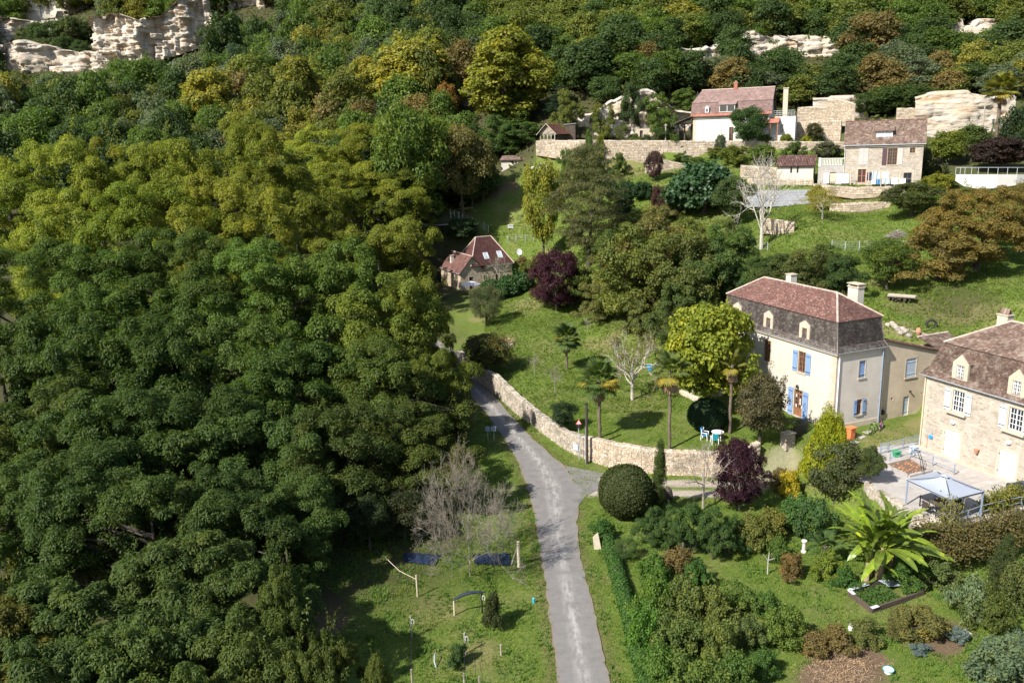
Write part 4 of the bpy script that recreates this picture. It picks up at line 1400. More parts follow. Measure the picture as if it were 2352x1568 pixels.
def walls4(mb, O, u, v, L, D, H, ops=(), gable=None, depth=.2):
 facade(mb, O, u, L, H, ops, depth)
 facade(mb, O + u * L, v, D, H); facade(mb, O + u * L + v * D, -u, L, H); facade(mb, O + v * D, -v, D, H)
 if gable:
  for q in (O, O + u * L):
   mb.add([q + Z3 * H, q + v * D + Z3 * H, q + v * D / 2 + Z3 * (H + gable)], [(0, 1, 2)])

# ------------------------------------------------------------------ the cottage behind the lawn
def cottage():
 u = rot2(.45); v = np.array([-u[1], u[0], 0])
 O = at_z(*c1(638, 945), 3.4)
 O[2] = 3.2
 r = thing('stone_cottage', O, 'brown stone cottage with a steep dark plum roof and two skylights', 'house')
 n = np.array([u[1], -u[0], 0])
 P = lambda x, z, d=0.: O + u * x + Z3 * z - n * d
 gw = 4.7
 he = z_over(c1(635, 768)[1], O) - O[2]
 dr = opening(O, u, c1(727, 885), c1(768, 800)); dr = (dr[0], dr[1], .1, dr[3])
 w1 = opening(O, u, c1(874, 838), c1(892, 785))
 w2 = opening(O, u, c1(1000, 850), c1(1026, 770)); w3 = opening(O, u, c1(1118, 790), c1(1145, 770))
 w3 = (w3[0], w3[1], w3[2] - .6, w3[3])
 Lm = wall_uv(O, u, c1(1172, 700))[0]
 xm = 2.3
 hm = wall_uv(O, u, c1(900, 682))[1]
 Dm, Dw = 7.4, 9.5
 # wing
 apex = wall_uv(O, u, c1(745, 592))
 mb = MB()
 facade(mb, O, u, gw, he, [dr], .25)
 mb.add([P(0, he), P(gw, he), P(gw / 2, apex[1])], [(0, 1, 2)])
 facade(mb, O + v * Dw, -v, Dw, he); facade(mb, O + v * Dw + u * gw, -u, gw, he); facade(mb, O + u * gw, v, Dw, he)
 facade(mb, O + u * gw, u, Lm - gw, hm, [(a - gw, b - gw, c, d) for a, b, c, d in (w1, w2, w3)], .25)
 facade(mb, O + u * Lm, v, Dm, hm); facade(mb, O + u * Lm + v * Dm, -u, Lm - xm, hm); facade(mb, O + u * xm + v * Dm, -v, Dm, hm)
 mb.build('wall', MT['mortar_warm'], r)
 top = lambda x: he + (apex[1] - he) * (1 - abs(x - gw / 2) / (gw / 2)) if x < gw else hm
 stone_face(r, O, u, Lm, apex[1], [(o[0] - .15, o[1] + .15, o[2] - .1, o[3] + .2) for o in (dr, w1, w2, w3)], 'rubble_warm', .38, .2, .02, limit=0, smooth_top=top)
 rise = apex[1] - he
 ov = .25
 slope(r, P(-ov, he - .1, Dw), P(-ov, he - .1, -ov), P(gw / 2, apex[1] + .05, -ov), P(gw / 2, apex[1] + .05, Dw), 'tile_red', .22, .15)
 slope(r, P(gw + ov, he - .1, -ov), P(gw + ov, he - .1, Dw), P(gw / 2, apex[1] + .05, Dw), P(gw / 2, apex[1] + .05, -ov), 'tile_red', .22, .15)
 caps(r, [(P(gw / 2, apex[1] + .1, -ov), P(gw / 2, apex[1] + .1, Dw))], .1)
 # main roof, hipped both ends
 rise = z_over(c1(860, 385)[1], P((xm + Lm) / 2, 0, Dm / 2)) - O[2] - hm
 simple_roof(r, P(xm, 0), u, v, Lm - xm, Dm, hm, rise, 'tile_shaded', .22, .15, .28, 2.6, 2.4)
 # skylights lying in the front slope
 sl = unit(v * (Dm / 2 + .28) + Z3 * rise); nn = unit(np.cross(u, sl))
 for (x, y) in ((898, 585), (1040, 568)):
  d = ray(*c1(x, y)); q0 = P(xm, hm, -.28)
  t = ((q0 - CAM) @ nn) / (d @ nn)
  q = CAM + d * t + nn * .09
  mb = MB()
  for s in (-1, 1):
   mb.box(q + u * s * .42, .1, 1.35, .1, u, sl, nn); mb.box(q + sl * s * .66, .84, .1, .096, u, sl, nn)
  o = mb.build('skylight', MT['white'], r)
  pb = MB(); pb.box(q - nn * .01, .76, 1.24, .03, u, sl, nn); pb.build('skylight_pane', MT['glass_pale'], o)
 # wing chimney
 d = ray(*c1(432, 640))
 q = P(gw * .22, he + .6, 6.2)
 chimney(r, q, .6, .6, 1.9, u, v, 'render_pink', cap=False)
 for o_ in (w1, w2, w3):
  surround(r, O, u, o_, w=.14, sill=True); window(r, O, u, o_, 'wood_brown', cols=2, rows=2, panes=False)
 surround(r, O, u, dr, w=.2, sill=False)
 shutter(r, O, u, dr[0], dr[1], .1, dr[3], 'iron', 3, dd=.1, hinge=False, name='door')
 mb = MB(); mb.tube([P(-.3, he - .12, -.25), P(-.3, he - .12, Dw)], .06, 6); mb.tube([P(gw + .4, hm - .08, -.36), P(Lm + .3, hm - .08, -.36)], .06, 6); mb.build('gutter', MT['zinc'], r)

cottage()

# ------------------------------------------------------------------ the houses of the upper terrace
def gambrel():
 u = unit((.92, -.39, 0)); v = np.array([-u[1], u[0], 0]); n = -v
 O = at_t(*cA(1727, 806), 167)
 O[2] = float(ground(O[0], O[1])) - .1
 r = thing('gambrel_house', O, 'white walled house with a big faded pink gambrel roof behind the terrace wall', 'house')
 P = lambda x, z, d=0.: O + u * x + Z3 * z - n * d
 L = wall_uv(O, u, cB(345, 600))[0]
 D = 8.5
 H = wall_uv(O, u, cA(1760, 592))[1]
 s1 = opening(O, u, cA(1833, 765), cA(1884, 660))
 s2 = opening(O, u, cA(2013, 795), cA(2050, 665)); d1 = opening(O, u, cA(2052, 795), cA(2092, 690)); d2 = opening(O, u, cA(2176, 790), cA(2206, 690))
 d1 = (d1[0], d1[1], .1, d1[3]); d2 = (d2[0], d2[1], .1, d1[3])
 mb = MB(); walls4(mb, O, u, v, L, D, H, [d1, d2])
 b1 = 1.3; zb = wall_uv(O, u, cA(1760, 462))[1] - .3
 zr = z_over(cA(1790, 365)[1], P(1, 0, D / 2)) - O[2]
 for q in (O, O + u * L):
  mb.add([q + Z3 * H, q + v * D + Z3 * H, q + v * (D - b1) + Z3 * zb, q + v * D / 2 + Z3 * zr, q + v * b1 + Z3 * zb], [(0, 1, 2, 3, 4)])
 mb.build('wall', MT['plaster_white'], r)
 ov = .5
 slope(r, P(-ov, H - .15, -.4), P(L + ov, H - .15, -.4), P(L + ov, H + .35, .05), P(-ov, H + .35, .05), 'tile_orange', .3, .2)
 slope(r, P(-ov, H + .35, .05), P(L + ov, H + .35, .05), P(L + ov, zb, b1), P(-ov, zb, b1), 'tile_pink', .3, .2)
 slope(r, P(-ov, zb, b1 - .12), P(L + ov, zb, b1 - .12), P(L + ov, zr, D / 2), P(.9, zr, D / 2), 'tile_pink', .3, .2)
 slope(r, P(L + ov, zb, D - b1), P(-ov, zb, D - b1), P(.9, zr, D / 2), P(L + ov, zr, D / 2), 'tile_pink', .3, .2)
 slope(r, P(L + ov, H - .1, D + .3), P(-ov, H - .1, D + .3), P(-ov, zb, D - b1), P(L + ov, zb, D - b1), 'tile_pink', .3, .2)
 slope(r, P(-ov, zb, D - b1), P(-ov, zb, b1), P(.9, zr, D / 2), P(.9, zr, D / 2), 'tile_pink', .3, .2)
 caps(r, [(P(.9, zr + .05, D / 2), P(L + ov, zr + .05, D / 2))], .14)
 mb = MB(); mb.tube([P(-ov, H - .2, -.48), P(L + ov, H - .2, -.48)], .08, 6); mb.build('gutter', MT['wood_dark'], r)
 # shutters, doors
 m_ = (s1[0] + s1[1]) / 2
 shutter(r, O, u, s1[0], m_ - .01, s1[2], s1[3], 'cream', 3, hinge=False); shutter(r, O, u, m_ + .01, s1[1], s1[2], s1[3], 'cream', 3, hinge=False)
 for (a, b) in ((d1[0] - 1.0, d1[0] - .05), (d1[1] + .05, d1[1] + 1.0), (d1[1] + 1.05, d2[0] - .05)):
  shutter(r, O, u, a, b, .1, d1[3], 'cream', 3, hinge=False)
 for d in (d1, d2):
  window(r, O, u, d, 'wood_brown', cols=2, rows=3, panes=False, name='door')
 quoins(r, O, u, H - .3, 0, 1, 'cut_stone', .4, (.7, .45))
 # dormers: a wide shed dormer and a tiny one
 x0 = wall_uv(O, u, cA(1965, 520))[0]; x1 = wall_uv(O, u, cA(2105, 520))[0]
 z0 = wall_uv(O, u, cA(2030, 556))[1]; z1 = wall_uv(O, u, cA(2030, 492))[1]
 mb = MB(); mb.box(P((x0 + x1) / 2, (z0 + z1) / 2, .75), x1 - x0, 1.3, z1 - z0, u, n, Z3)
 do = mb.build('dormer', MT['tile_pink'], r)
 wb = MB()
 for a, b in ((x0, x0 + .1), ((x0 + x1) / 2 - .06, (x0 + x1) / 2 + .06), (x1 - .1, x1)):
  wb.box(P((a + b) / 2, (z0 + z1) / 2, .08), b - a, .08, z1 - z0, u, n, Z3)
 for z in (z0 + .05, z1 - .05):
  wb.box(P((x0 + x1) / 2, z, .082), x1 - x0, .07, .1, u, n, Z3)
 wb.build('dormer_window', MT['white'], do)
 for s in (0, 1):
  pb = MB(); a = x0 + .1 + s * (x1 - x0) / 2
  pb.box(P(a + (x1 - x0) / 4 - .08, (z0 + z1) / 2, .085), (x1 - x0) / 2 - .12, .03, z1 - z0 - .1, u, n, Z3); pb.build('dormer_pane', MT['glass'], do)
 rb = MB(); q = [P(x0 - .25, z1 + .02, -.15), P(x1 + .25, z1 + .02, -.15), P(x1 + .25, z1 + .75, 1.5), P(x0 - .25, z1 + .75, 1.5)]
 rb.add(q + [p + Z3 * .1 for p in q], [(3, 2, 1, 0), (4, 5, 6, 7), (0, 1, 5, 4), (1, 2, 6, 5), (2, 3, 7, 6), (3, 0, 4, 7)])
 rb.build('dormer_roof', MT['tile_pink'], do)
 a, z = wall_uv(O, u, cA(1855, 540))
 mb = MB(); mb.box(P(a, z, .3), .75, .8, 1.0, u, n, Z3)
 mb.add([P(a - .45, z + .5, -.15), P(a + .45, z + .5, -.15), P(a, z + .85, -.15), P(a - .45, z + .5, .9), P(a + .45, z + .5, .9), P(a, z + .85, .9)], [(0, 1, 2), (5, 4, 3), (0, 3, 4, 1), (1, 4, 5, 2), (2, 5, 3, 0)])
 d2_ = mb.build('small_dormer', MT['white'], r)
 pb = MB(); pb.box(P(a, z - .03, -.11), .35, .03, .6, u, n, Z3); pb.build('dormer_pane', MT['glass'], d2_)
 c = P(wall_uv(O, u, cA(2043, 370))[0] + .9, zr - .3, D / 2); chimney(r, c, .7, .6, 1.5, u, v, 'tile_orange', cap=False, pots=1)
 a, z = wall_uv(O + u * (L + .02), v, cB(330, 470))
 gb = MB(); gb.box(O + u * (L + .03) + v * (D * .35) + Z3 * (H + 1.0), .06, .8, 1.6, u, v, Z3); gb.build('gable_window', MT['wood_dark'], r)
 # open porch on timber posts at the left
 pr = thing('timber_porch', P(-3, 0, 1), 'open timber porch at the left end of the pink roofed house', 'porch')
 xs = [wall_uv(O, u, cA(x, 790))[0] for x in (1593, 1640, 1690)]
 zt = wall_uv(O, u, cA(1640, 668))[1]
 for i, x in enumerate(xs):
  mb = MB(); mb.box(P(x, zt / 2, .4 + 1.2 * i), .24, .24, zt, u, n, Z3); mb.build('post', MT['wood_dark'], pr)
  mb = MB()
  for s in (-1, 1):
   mb.box(P(x + s * .35, zt - .4, .4 + 1.2 * i), .9, .12, .12, unit(u + Z3 * s), n, unit(Z3 - u * s))
  mb.build('brace', MT['wood_dark'], pr)
 mb = MB(); mb.box(P((xs[0] - .01) / 2, zt + .1, .4), abs(xs[0]) + .3, .2, .24, u, n, Z3); mb.box(P((xs[0] - .01) / 2, zt + .1, 4.5), abs(xs[0]) + .3, .2, .24, u, n, Z3); mb.build('beam', MT['wood_dark'], pr)
 slope(pr, P(xs[0] - .8, zt + .2, -.6), P(-.05, zt + 1.6, -.6), P(-.05, zt + 1.6, 5.5), P(xs[0] - .8, zt + .2, 5.5), 'tile_brown', .3, .22)
 # red lean-to and white extension at the right
 ex = thing('terrace_extension', P(L, 0, 1), 'white extension with orange tiled canopy and railed roof, right of the pink roofed house', 'extension')
 O2 = P(L + .05, 0, .8)
 xr = wall_uv(O2, u, cB(553, 600))[0]; zt = wall_uv(O2, u, cB(490, 522))[1]
 wi = opening(O2, u, cB(430, 655), cB(462, 585))
 mb = MB(); facade(mb, O2, u, xr, zt, [wi]); facade(mb, O2 + u * xr, v, 5, zt); mb.add([O2 + Z3 * zt, O2 + u * xr + Z3 * zt, O2 + u * xr + v * 5 + Z3 * zt, O2 + v * 5 + Z3 * zt], [(0, 1, 2, 3)])
 mb.build('wall', MT['plaster_white'], ex)
 window(ex, O2, u, wi, 'blue_grey', cols=2, rows=2, panes=False)
 xa = wall_uv(O2, u, cB(300, 560))[0]; xb = wall_uv(O2, u, cB(432, 560))[0]; z1 = wall_uv(O2, u, cB(380, 575))[1]
 PP = lambda x, z, d=0.: O2 + u * x + Z3 * z - n * d
 slope(ex, PP(xa, z1, -2.2), PP(xb, z1, -2.2), PP(xb, z1 + 1.0, 0), PP(xa, z1 + 1.0, 0), 'tile_orange', .3, .25, name='canopy_roof')
 for x in (xa + .2, (xa + xb) / 2, xb - .2):
  mb = MB(); mb.box(PP(x, z1 / 2, -2.0), .18, .18, z1, u, n, Z3); mb.build('post', MT['wood_brown'], ex)
 mb = MB()
 for k in range(9):
  mb.tube([PP(.2 + (xr - .4) * k / 8, zt, .1), PP(.2 + (xr - .4) * k / 8, zt + 1.1, .1)], .03, 5)
 for z in (.35, .7, 1.1):
  mb.tube([PP(.2, zt + z, .1), PP(xr - .2, zt + z, .1)], .03, 5)
 mb.build('railing', MT['galv'], ex)
 x = wall_uv(O2, u, cB(468, 500))[0]
 mb = MB(); mb.box(PP(x, zt + 2.6, 1.2), .9, .7, 5.2, u, n, Z3); mb.box(PP(x, zt + 5.3, 1.2), 1.1, .9, .2, u, n, Z3); mb.build('chimney', MT['cut_stone'], ex)

gambrel()

def laundry_house():
 u = unit((.913, -.407, 0)); v = np.array([-u[1], u[0], 0]); n = -v
 O = at_t(*cB(930, 1056), 139)
 O[2] = float(ground(O[0] + 1, O[1] + .5)) - .15
 r = thing('terrace_house', O, 'pale stone house with a box dormer and washing hung along its front', 'house')
 P = lambda x, z, d=0.: O + u * x + Z3 * z - n * d
 L = wall_uv(O, u, cB(1552, 900))[0]; D = 7.5
 H = wall_uv(O, u, cB(1240, 742))[1]
 d1 = opening(O, u, cB(1040, 1045), cB(1112, 937)); d1 = (d1[0], d1[1], max(.1, d1[2]), d1[3])
 w1 = opening(O, u, cB(1274, 905), cB(1360, 772)); w2 = opening(O, u, cB(1452, 812), cB(1500, 768))
 d2 = opening(O, u, cB(1400, 1050), cB(1470, 965)); d2 = (d2[0], d2[1], .05, d2[3])
 mb = MB(); ops = [d1, w1, w2, d2]
 rise = z_over(cB(1260, 556)[1], P(L / 2, 0, D / 2)) - O[2] - H
 walls4(mb, O, u, v, L, D, H, ops, gable=rise)
 mb.build('wall', MT['mortar'], r)
 stone_face(r, O, u, L, H - .1, [(o[0] - .2, o[1] + .2, o[2] - .2, o[3] + .2) for o in ops], 'stone', .5, .25, .015, limit=0, skip=.3)
 simple_roof(r, O, u, v, L, D, H, rise, 'tile_brown', .26, .17, .35, capm='tile_red')
 surround(r, O, u, d1, w=.22, sill=False)
 window(r, O, u, d1, 'orange', cols=2, rows=2, panes=False, name='door')
 surround(r, O, u, w1, w=.15); window(r, O, u, w1, 'wood_brown', cols=4, rows=5, panes=False)
 sw = (w1[1] - w1[0]) * .5
 shutter(r, O, u, w1[0] - .1 - sw, w1[0] - .1, w1[2], w1[3], 'maroon', 3, hinge=False, dd=-.06)
 shutter(r, O, u, w1[1] + .1, w1[1] + .1 + sw, w1[2], w1[3], 'mauve', 3, hinge=False, dd=-.06)
 surround(r, O, u, w2, w=.15); window(r, O, u, w2, 'wood_brown', cols=2, rows=2, panes=False)
 s = opening(O, u, cB(1050, 905), cB(1132, 770)); m_ = (s[0] + s[1]) / 2
 shutter(r, O, u, s[0], m_ - .01, s[2], s[3], 'mauve', 3, hinge=False, dd=-.06); shutter(r, O, u, m_ + .01, s[1], s[2], s[3], 'mauve', 3, hinge=False, dd=-.06)
 window(r, O, u, d2, 'wood_dark', cols=2, rows=1, panes=False, name='door')
 # dormer
 sl = rise / (D / 2 + .35)
 x0 = wall_uv(O, u, cB(1190, 690))[0]; x1 = wall_uv(O, u, cB(1318, 690))[0]
 dd = .9
 z0 = z_over(cB(1250, 700)[1], P((x0 + x1) / 2, 0, dd)) - O[2]; z1 = z_over(cB(1250, 638)[1], P((x0 + x1) / 2, 0, dd)) - O[2]
 mb = MB(); mb.box(P((x0 + x1) / 2, (z0 + z1) / 2, dd + .9), x1 - x0, 1.8, z1 - z0, u, n, Z3); do = mb.build('dormer', MT['wood_dark'], r)
 wb = MB()
 for a, b in ((x0, x0 + .14), ((x0 + x1) / 2 - .08, (x0 + x1) / 2 + .08), (x1 - .14, x1)):
  wb.box(P((a + b) / 2, (z0 + z1) / 2, dd - .03), b - a, .07, z1 - z0, u, n, Z3)
 for z in (z0 + .08, z1 - .05):
  wb.box(P((x0 + x1) / 2, z, dd - .032), x1 - x0, .07, .14, u, n, Z3)
 wb.build('dormer_window', MT['white'], do)
 pb = MB(); pb.box(P((x0 + x1) / 2, (z0 + z1) / 2, dd - .01), x1 - x0 - .1, .03, z1 - z0 - .1, u, n, Z3); pb.build('dormer_pane', MT['glass_pale'], do)
 a0, a1 = P(x0 - .3, z1, dd - .35), P(x1 + .3, z1, dd - .35)
 zt = z1 + (z_over(cB(1250, 588)[1], P((x0 + x1) / 2, 0, dd + 1.8)) - O[2] - z1)
 slope(do, a0, a1, P(x1 + .2, max(zt, z1 + .8), dd + 2.2), P(x0 - .2, max(zt, z1 + .8), dd + 2.2), 'tile_brown', .26, .17, name='dormer_roof')
 pipe(r, [P(-.05, H - .2, -.1), P(-.05, .2, -.1)], .06, 'plaster_white')
 mb = MB(); mb.tube([P(-.3, H - .1, -.42), P(L + .3, H - .1, -.42)], .08, 6); mb.build('gutter', MT['zinc'], r)
 # side terrace with balusters
 t = thing('balustrade_terrace', P(-3, 0, 0), 'rendered side terrace with a pale balustrade, left of the washing', 'terrace')
 x0 = wall_uv(O, u, cB(733, 950))[0]; zt = wall_uv(O, u, cB(830, 912))[1]; zb = wall_uv(O, u, cB(830, 855))[1]
 g1 = opening(O, u, cB(818, 1050), cB(872, 962));
 mb = MB(); facade(mb, P(x0, 0), u, -x0 - .02, zt, [(g1[0] - x0, min(g1[1] - x0, -x0 - .1), .05, g1[3])], .3); facade(mb, P(x0, 0, 5), -v, 5, zt)
 mb.add([P(x0, zt), P(-.02, zt), P(-.02, zt, 5), P(x0, zt, 5)], [(0, 1, 2, 3)]); mb.build('wall', MT['concrete'], t)
 mb = MB(); mb.box(P((g1[0] + g1[1]) / 2, (g1[3]) / 2, .2), g1[1] - g1[0], .06, g1[3], u, n, Z3); mb.build('gate', MT['wood_pale'], t)
 k = 14
 for i in range(k):
  mb = MB(); mb.box(P(x0 + .45 + (-x0 - .9) * i / (k - 1), (zt + zb) / 2, .12), .14, .14, zb - zt - .1, u, n, Z3); mb.build('baluster', MT['cream'], t)
 mb = MB(); mb.box(P(x0 / 2, zb, .12), -x0, .24, .14, u, n, Z3); mb.box(P(x0 + .2, (zt + zb) / 2 + .03, .12), .4, .4, zb - zt + .3, u, n, Z3); mb.build('rail', MT['cream'], t)
 # lower shed
 s = thing('tiled_shed', P(x0 - 3, 0, 0), 'low ochre shed with a pantiled roof and two slit windows, left of the balustrade terrace', 'shed')
 xa = wall_uv(O, u, cB(412, 950))[0]; xb = wall_uv(O, u, cB(697, 950))[0]
 O2 = P(xa, 0, -.4); Ls = xb - xa
 h = wall_uv(O2, u, cB(560, 914))[1]
 wA = opening(O2, u, cB(512, 968), cB(530, 918)); wB = opening(O2, u, cB(563, 968), cB(580, 918))
 wA = (wA[0], wA[1], wA[2], min(wA[3], h - .1)); wB = (wB[0], wB[1], wB[2], min(wB[3], h - .1))
 mb = MB(); facade(mb, O2, u, Ls, h, [wA, wB], .3); facade(mb, O2 + u * Ls, v, 3.6, h); facade(mb, O2 + v * 3.6, -v, 3.6, h)
 mb.add([O2 + u * Ls + Z3 * h, O2 + u * Ls + v * 3.6 + Z3 * h, O2 + u * Ls + v * 3.6 + Z3 * (h + 1.5)], [(0, 1, 2)])
 mb.build('wall', MT['render'], s)
 mb = MB()
 for w in (wA, wB):
  mb.box(O2 + u * (w[0] + w[1]) / 2 + Z3 * (w[2] + w[3]) / 2 + v * .25, w[1] - w[0], .04, w[3] - w[2], u, n, Z3)
 mb.build('slit_window', MT['glass'], s)
 # pantiles: rounded ribs running down the slope
 a0, a1 = O2 - u * .25 - v * .4 + Z3 * (h - .05), O2 + u * (Ls + .3) - v * .4 + Z3 * (h - .05)
 b0, b1 = O2 - u * .25 + v * 3.7 + Z3 * (h + 1.65), O2 + u * (Ls + .3) + v * 3.7 + Z3 * (h + 1.65)
 mb = MB(); mb.add([a0, a1, b1, b0], [(0, 1, 2, 3)]); dk = mb.build('roof_slope', MT['wood_dark'], s)
 k = int(np.linalg.norm(a1 - a0) / .27)
 for i in range(k):
  f = (i + .5) / k
  p, q = a0 + (a1 - a0) * f, b0 + (b1 - b0) * f
  mb = MB()
  for j in range(6):
   c0, c1_ = p + (q - p) * j / 6, p + (q - p) * (j + 1.05) / 6
   mb.tube([c0 + Z3 * .05, c1_ + Z3 * .02], [.115, .10], 6, cap=False)
  mb.build('pantile_row', MT['tile_red'], dk)
 # yard wall below the shed
 return O, u, v, n, P, L

LH = laundry_house()

def kiosk_and_sheds():
 # fretwork summerhouse on the end of the terrace wall
 u = rot2(-.55); v = np.array([-u[1], u[0], 0]); n = -v
 O = at_t(*cA(362, 829), 171)
 O[2] = float(ground(O[0] + 1, O[1] + 1))
 r = thing('summerhouse', O, 'open fretwork summerhouse with arched posts and a red tiled gable roof', 'summerhouse')
 P = lambda x, z, d=0.: O + u * x + Z3 * z - n * d
 W = wall_uv(O, u, cA(490, 800))[0]; D = 4.5
 H = wall_uv(O, u, cA(420, 748))[1]; ap = wall_uv(O, u, cA(400, 668))[1]
 zr = wall_uv(O, u, cA(420, 805))[1]
 for i in range(5):
  mb = MB(); mb.box(P(W * i / 4, H / 2, .1), .16, .16, H, u, n, Z3); mb.build('post', MT['wood_grey'], r)
 for i in range(4):
  mb = MB()
  x0, x1 = W * i / 4 + .08, W * (i + 1) / 4 - .08
  pts = [P(x0 + (x1 - x0) * (1 - math.cos(a)) / 2, H - .75 + .55 * math.sin(a), .1) for a in np.linspace(0, math.pi, 8)]
  mb.tube(pts, .05, 4); mb.build('arch', MT['wood_grey'], r)
  mb = MB(); mb.tube([P(x0, .1, .1), P(x1, zr, .1)], .045, 4); mb.tube([P(x1, .1, .1), P(x0, zr, .1)], .045, 4); mb.build('cross_brace', MT['wood_grey'], r)
 mb = MB(); mb.box(P(W / 2, zr, .1), W, .14, .12, u, n, Z3); mb.box(P(W / 2, .08, .1), W, .14, .12, u, n, Z3); mb.box(P(W / 2, H, .1), W + .2, .18, .16, u, n, Z3); mb.build('rail', MT['wood_grey'], r)
 mb = MB(); mb.add([P(-.2, H), P(W + .2, H), P(W / 2 - .1, ap)], [(0, 1, 2)]); mb.tube([P(W / 2, H, -.03), P(W / 2, ap, -.03)], .06, 4)
 for k in (-1, 1):
  mb.tube([P(W / 2, H + .1, -.03), P(W / 2 + k * W * .3, H + .55, -.03)], .05, 4)
 mb.build('gable', MT['wood_grey'], r)
 mb = MB(); mb.box(P(W / 2, H / 2, D), W, .1, H, u, n, Z3); mb.box(P(W, H / 2, D * .6), .1, D * .7, H, u, n, Z3); mb.build('back_wall', MT['wood_dark'], r)
 mb = MB(); mb.box(P(W / 2, .03, D / 2), W, D, .06, u, n, Z3); mb.build('floor', MT['wood_grey'], r)
 slope(r, P(-.7, H - .25, D + .2), P(-.7, H - .25, -.5), P(W / 2, ap + .1, -.5), P(W / 2, ap + .1, D + .2), 'tile_orange', .3, .25)
 q0, q1 = P(W + .5, H - .25, -.5), P(W + 4.2, H - .35, 2.2)
 slope(r, q0, P(W + 1.2, H - .25, D + .2), P(W / 2, ap + .1, D + .2), P(W / 2, ap + .1, -.5), 'tile_orange', .3, .25)
 mb = MB()
 for s in (-1, 1):
  mb.tube([P(W / 2 + s * (W / 2 + .65), H - .3, -.55), P(W / 2, ap + .12, -.55)], .07, 4)
 mb.build('barge_board', MT['wood_pale'], r)
 # dark boarded shed beside it
 s = thing('boarded_shed', P(W + .5, 0, 1), 'dark vertical-boarded shed standing against the right side of the red roofed summerhouse', 'shed')
 u = rot2(-.1); v = np.array([-u[1], u[0], 0]); n = -v; z_ = O[2]
 O = at_t(*cA(520, 829), 172.5); O[2] = z_
 x0 = .1; x1 = wall_uv(O, u, cA(676, 800))[0]; ht = wall_uv(O, u, cA(620, 660))[1]
 k = int((x1 - x0) / .3)
 for i in range(k):
  mb = MB(); a = x0 + (x1 - x0) * (i + .5) / k
  hh = ht if a > x0 + (x1 - x0) * .38 else H - .2
  mb.box(P(a, hh / 2, .8 + random.uniform(-.02, .02)), (x1 - x0) / k - .03, .06, hh, u, n, Z3); mb.build('board', MT['wood_dark'], s)
 mb = MB(); mb.box(P((x0 + x1) / 2, H * .48, 2.6), x1 - x0 - .1, 3.4, H * .95, u, n, Z3); mb.build('frame', MT['wood_dark'], s)
 mb = MB(); q = [P(x0 + (x1 - x0) * .3, ht - .25, .6), P(x1 + .2, ht - .05, .6), P(x1 + .2, ht + .05, 4.6), P(x0 + (x1 - x0) * .3, ht - .15, 4.6)]
 mb.add(q + [p + Z3 * .1 for p in q], [(3, 2, 1, 0), (4, 5, 6, 7), (0, 1, 5, 4), (1, 2, 6, 5), (2, 3, 7, 6), (3, 0, 4, 7)]); mb.build('roof', MT['zinc'], s)
 # little white store below
 u = rot2(-.12); v = np.array([-u[1], u[0], 0]); n = -v
 O = G(*cA(14, 1092)); O[2] -= .3
 P = lambda x, z, d=0.: O + u * x + Z3 * z - n * d
 r = thing('cream_store', O, 'long low cream store with rusty flat roof at the top of the meadow', 'shed')
 L = wall_uv(O, u, cA(272, 1050))[0]; H = wall_uv(O, u, cA(140, 985))[1]
 w = opening(O, u, cA(135, 1022), cA(150, 1000))
 mb = MB(); walls4(mb, O, u, v, L, 4.5, H, [w]); mb.build('wall', MT['render'], r)
 mb = MB(); mb.box(P((w[0] + w[1]) / 2, (w[2] + w[3]) / 2, .12), w[1] - w[0], .05, w[3] - w[2], u, n, Z3); mb.build('window', MT['wood_brown'], r)
 mb = MB(); q = [P(-.3, H - .05, -.4), P(L + 2.8, H - .1, -.4), P(L + 2.8, H + .8, 4.9), P(-.3, H + .75, 4.9)]
 mb.add(q + [p + Z3 * .14 for p in q], [(3, 2, 1, 0), (4, 5, 6, 7), (0, 1, 5, 4), (1, 2, 6, 5), (2, 3, 7, 6), (3, 0, 4, 7)]); mb.build('roof', MT['tile_brown'], r)
 mb = MB()
 for x in (L + .7, L + 2.6):
  mb.box(P(x, H / 2, .2), .16, .16, H, u, n, Z3)
 mb.box(P(L + 1.4, H / 2, 3.8), 2.6, .1, H, u, n, Z3); mb.build('carport_post', MT['wood_brown'], r)
 # dark open hut by the meadow fence
 O = G(1000, 548); r = thing('dark_hut', O, 'dark open fronted timber hut half hidden by the trees, beside the meadow fence', 'shed')
 u = rot2(.2); v = np.array([-u[1], u[0], 0]); n = -v
 P = lambda x, z, d=0.: O + u * x + Z3 * z - n * d
 mb = MB(); mb.box(P(0, 1.2, 3), 4.5, .1, 2.6, u, n, Z3); mb.box(P(-2.2, 1.2, 1.5), .1, 3, 2.6, u, n, Z3); mb.box(P(2.2, 1.2, 1.5), .1, 3, 2.6, u, n, Z3); mb.build('wall', MT['wood_dark'], r)
 mb = MB(); mb.box(P(0, 2.6, 1.4), 5.2, 3.8, .12, u, n, Z3); mb.build('roof', MT['wood_grey'], r)
 for x in (-2.1, 0, 2.1):
  mb = MB(); mb.box(P(x, 1.25, 0), .14, .14, 2.5, u, n, Z3); mb.build('post', MT['wood_grey'], r)

kiosk_and_sheds()

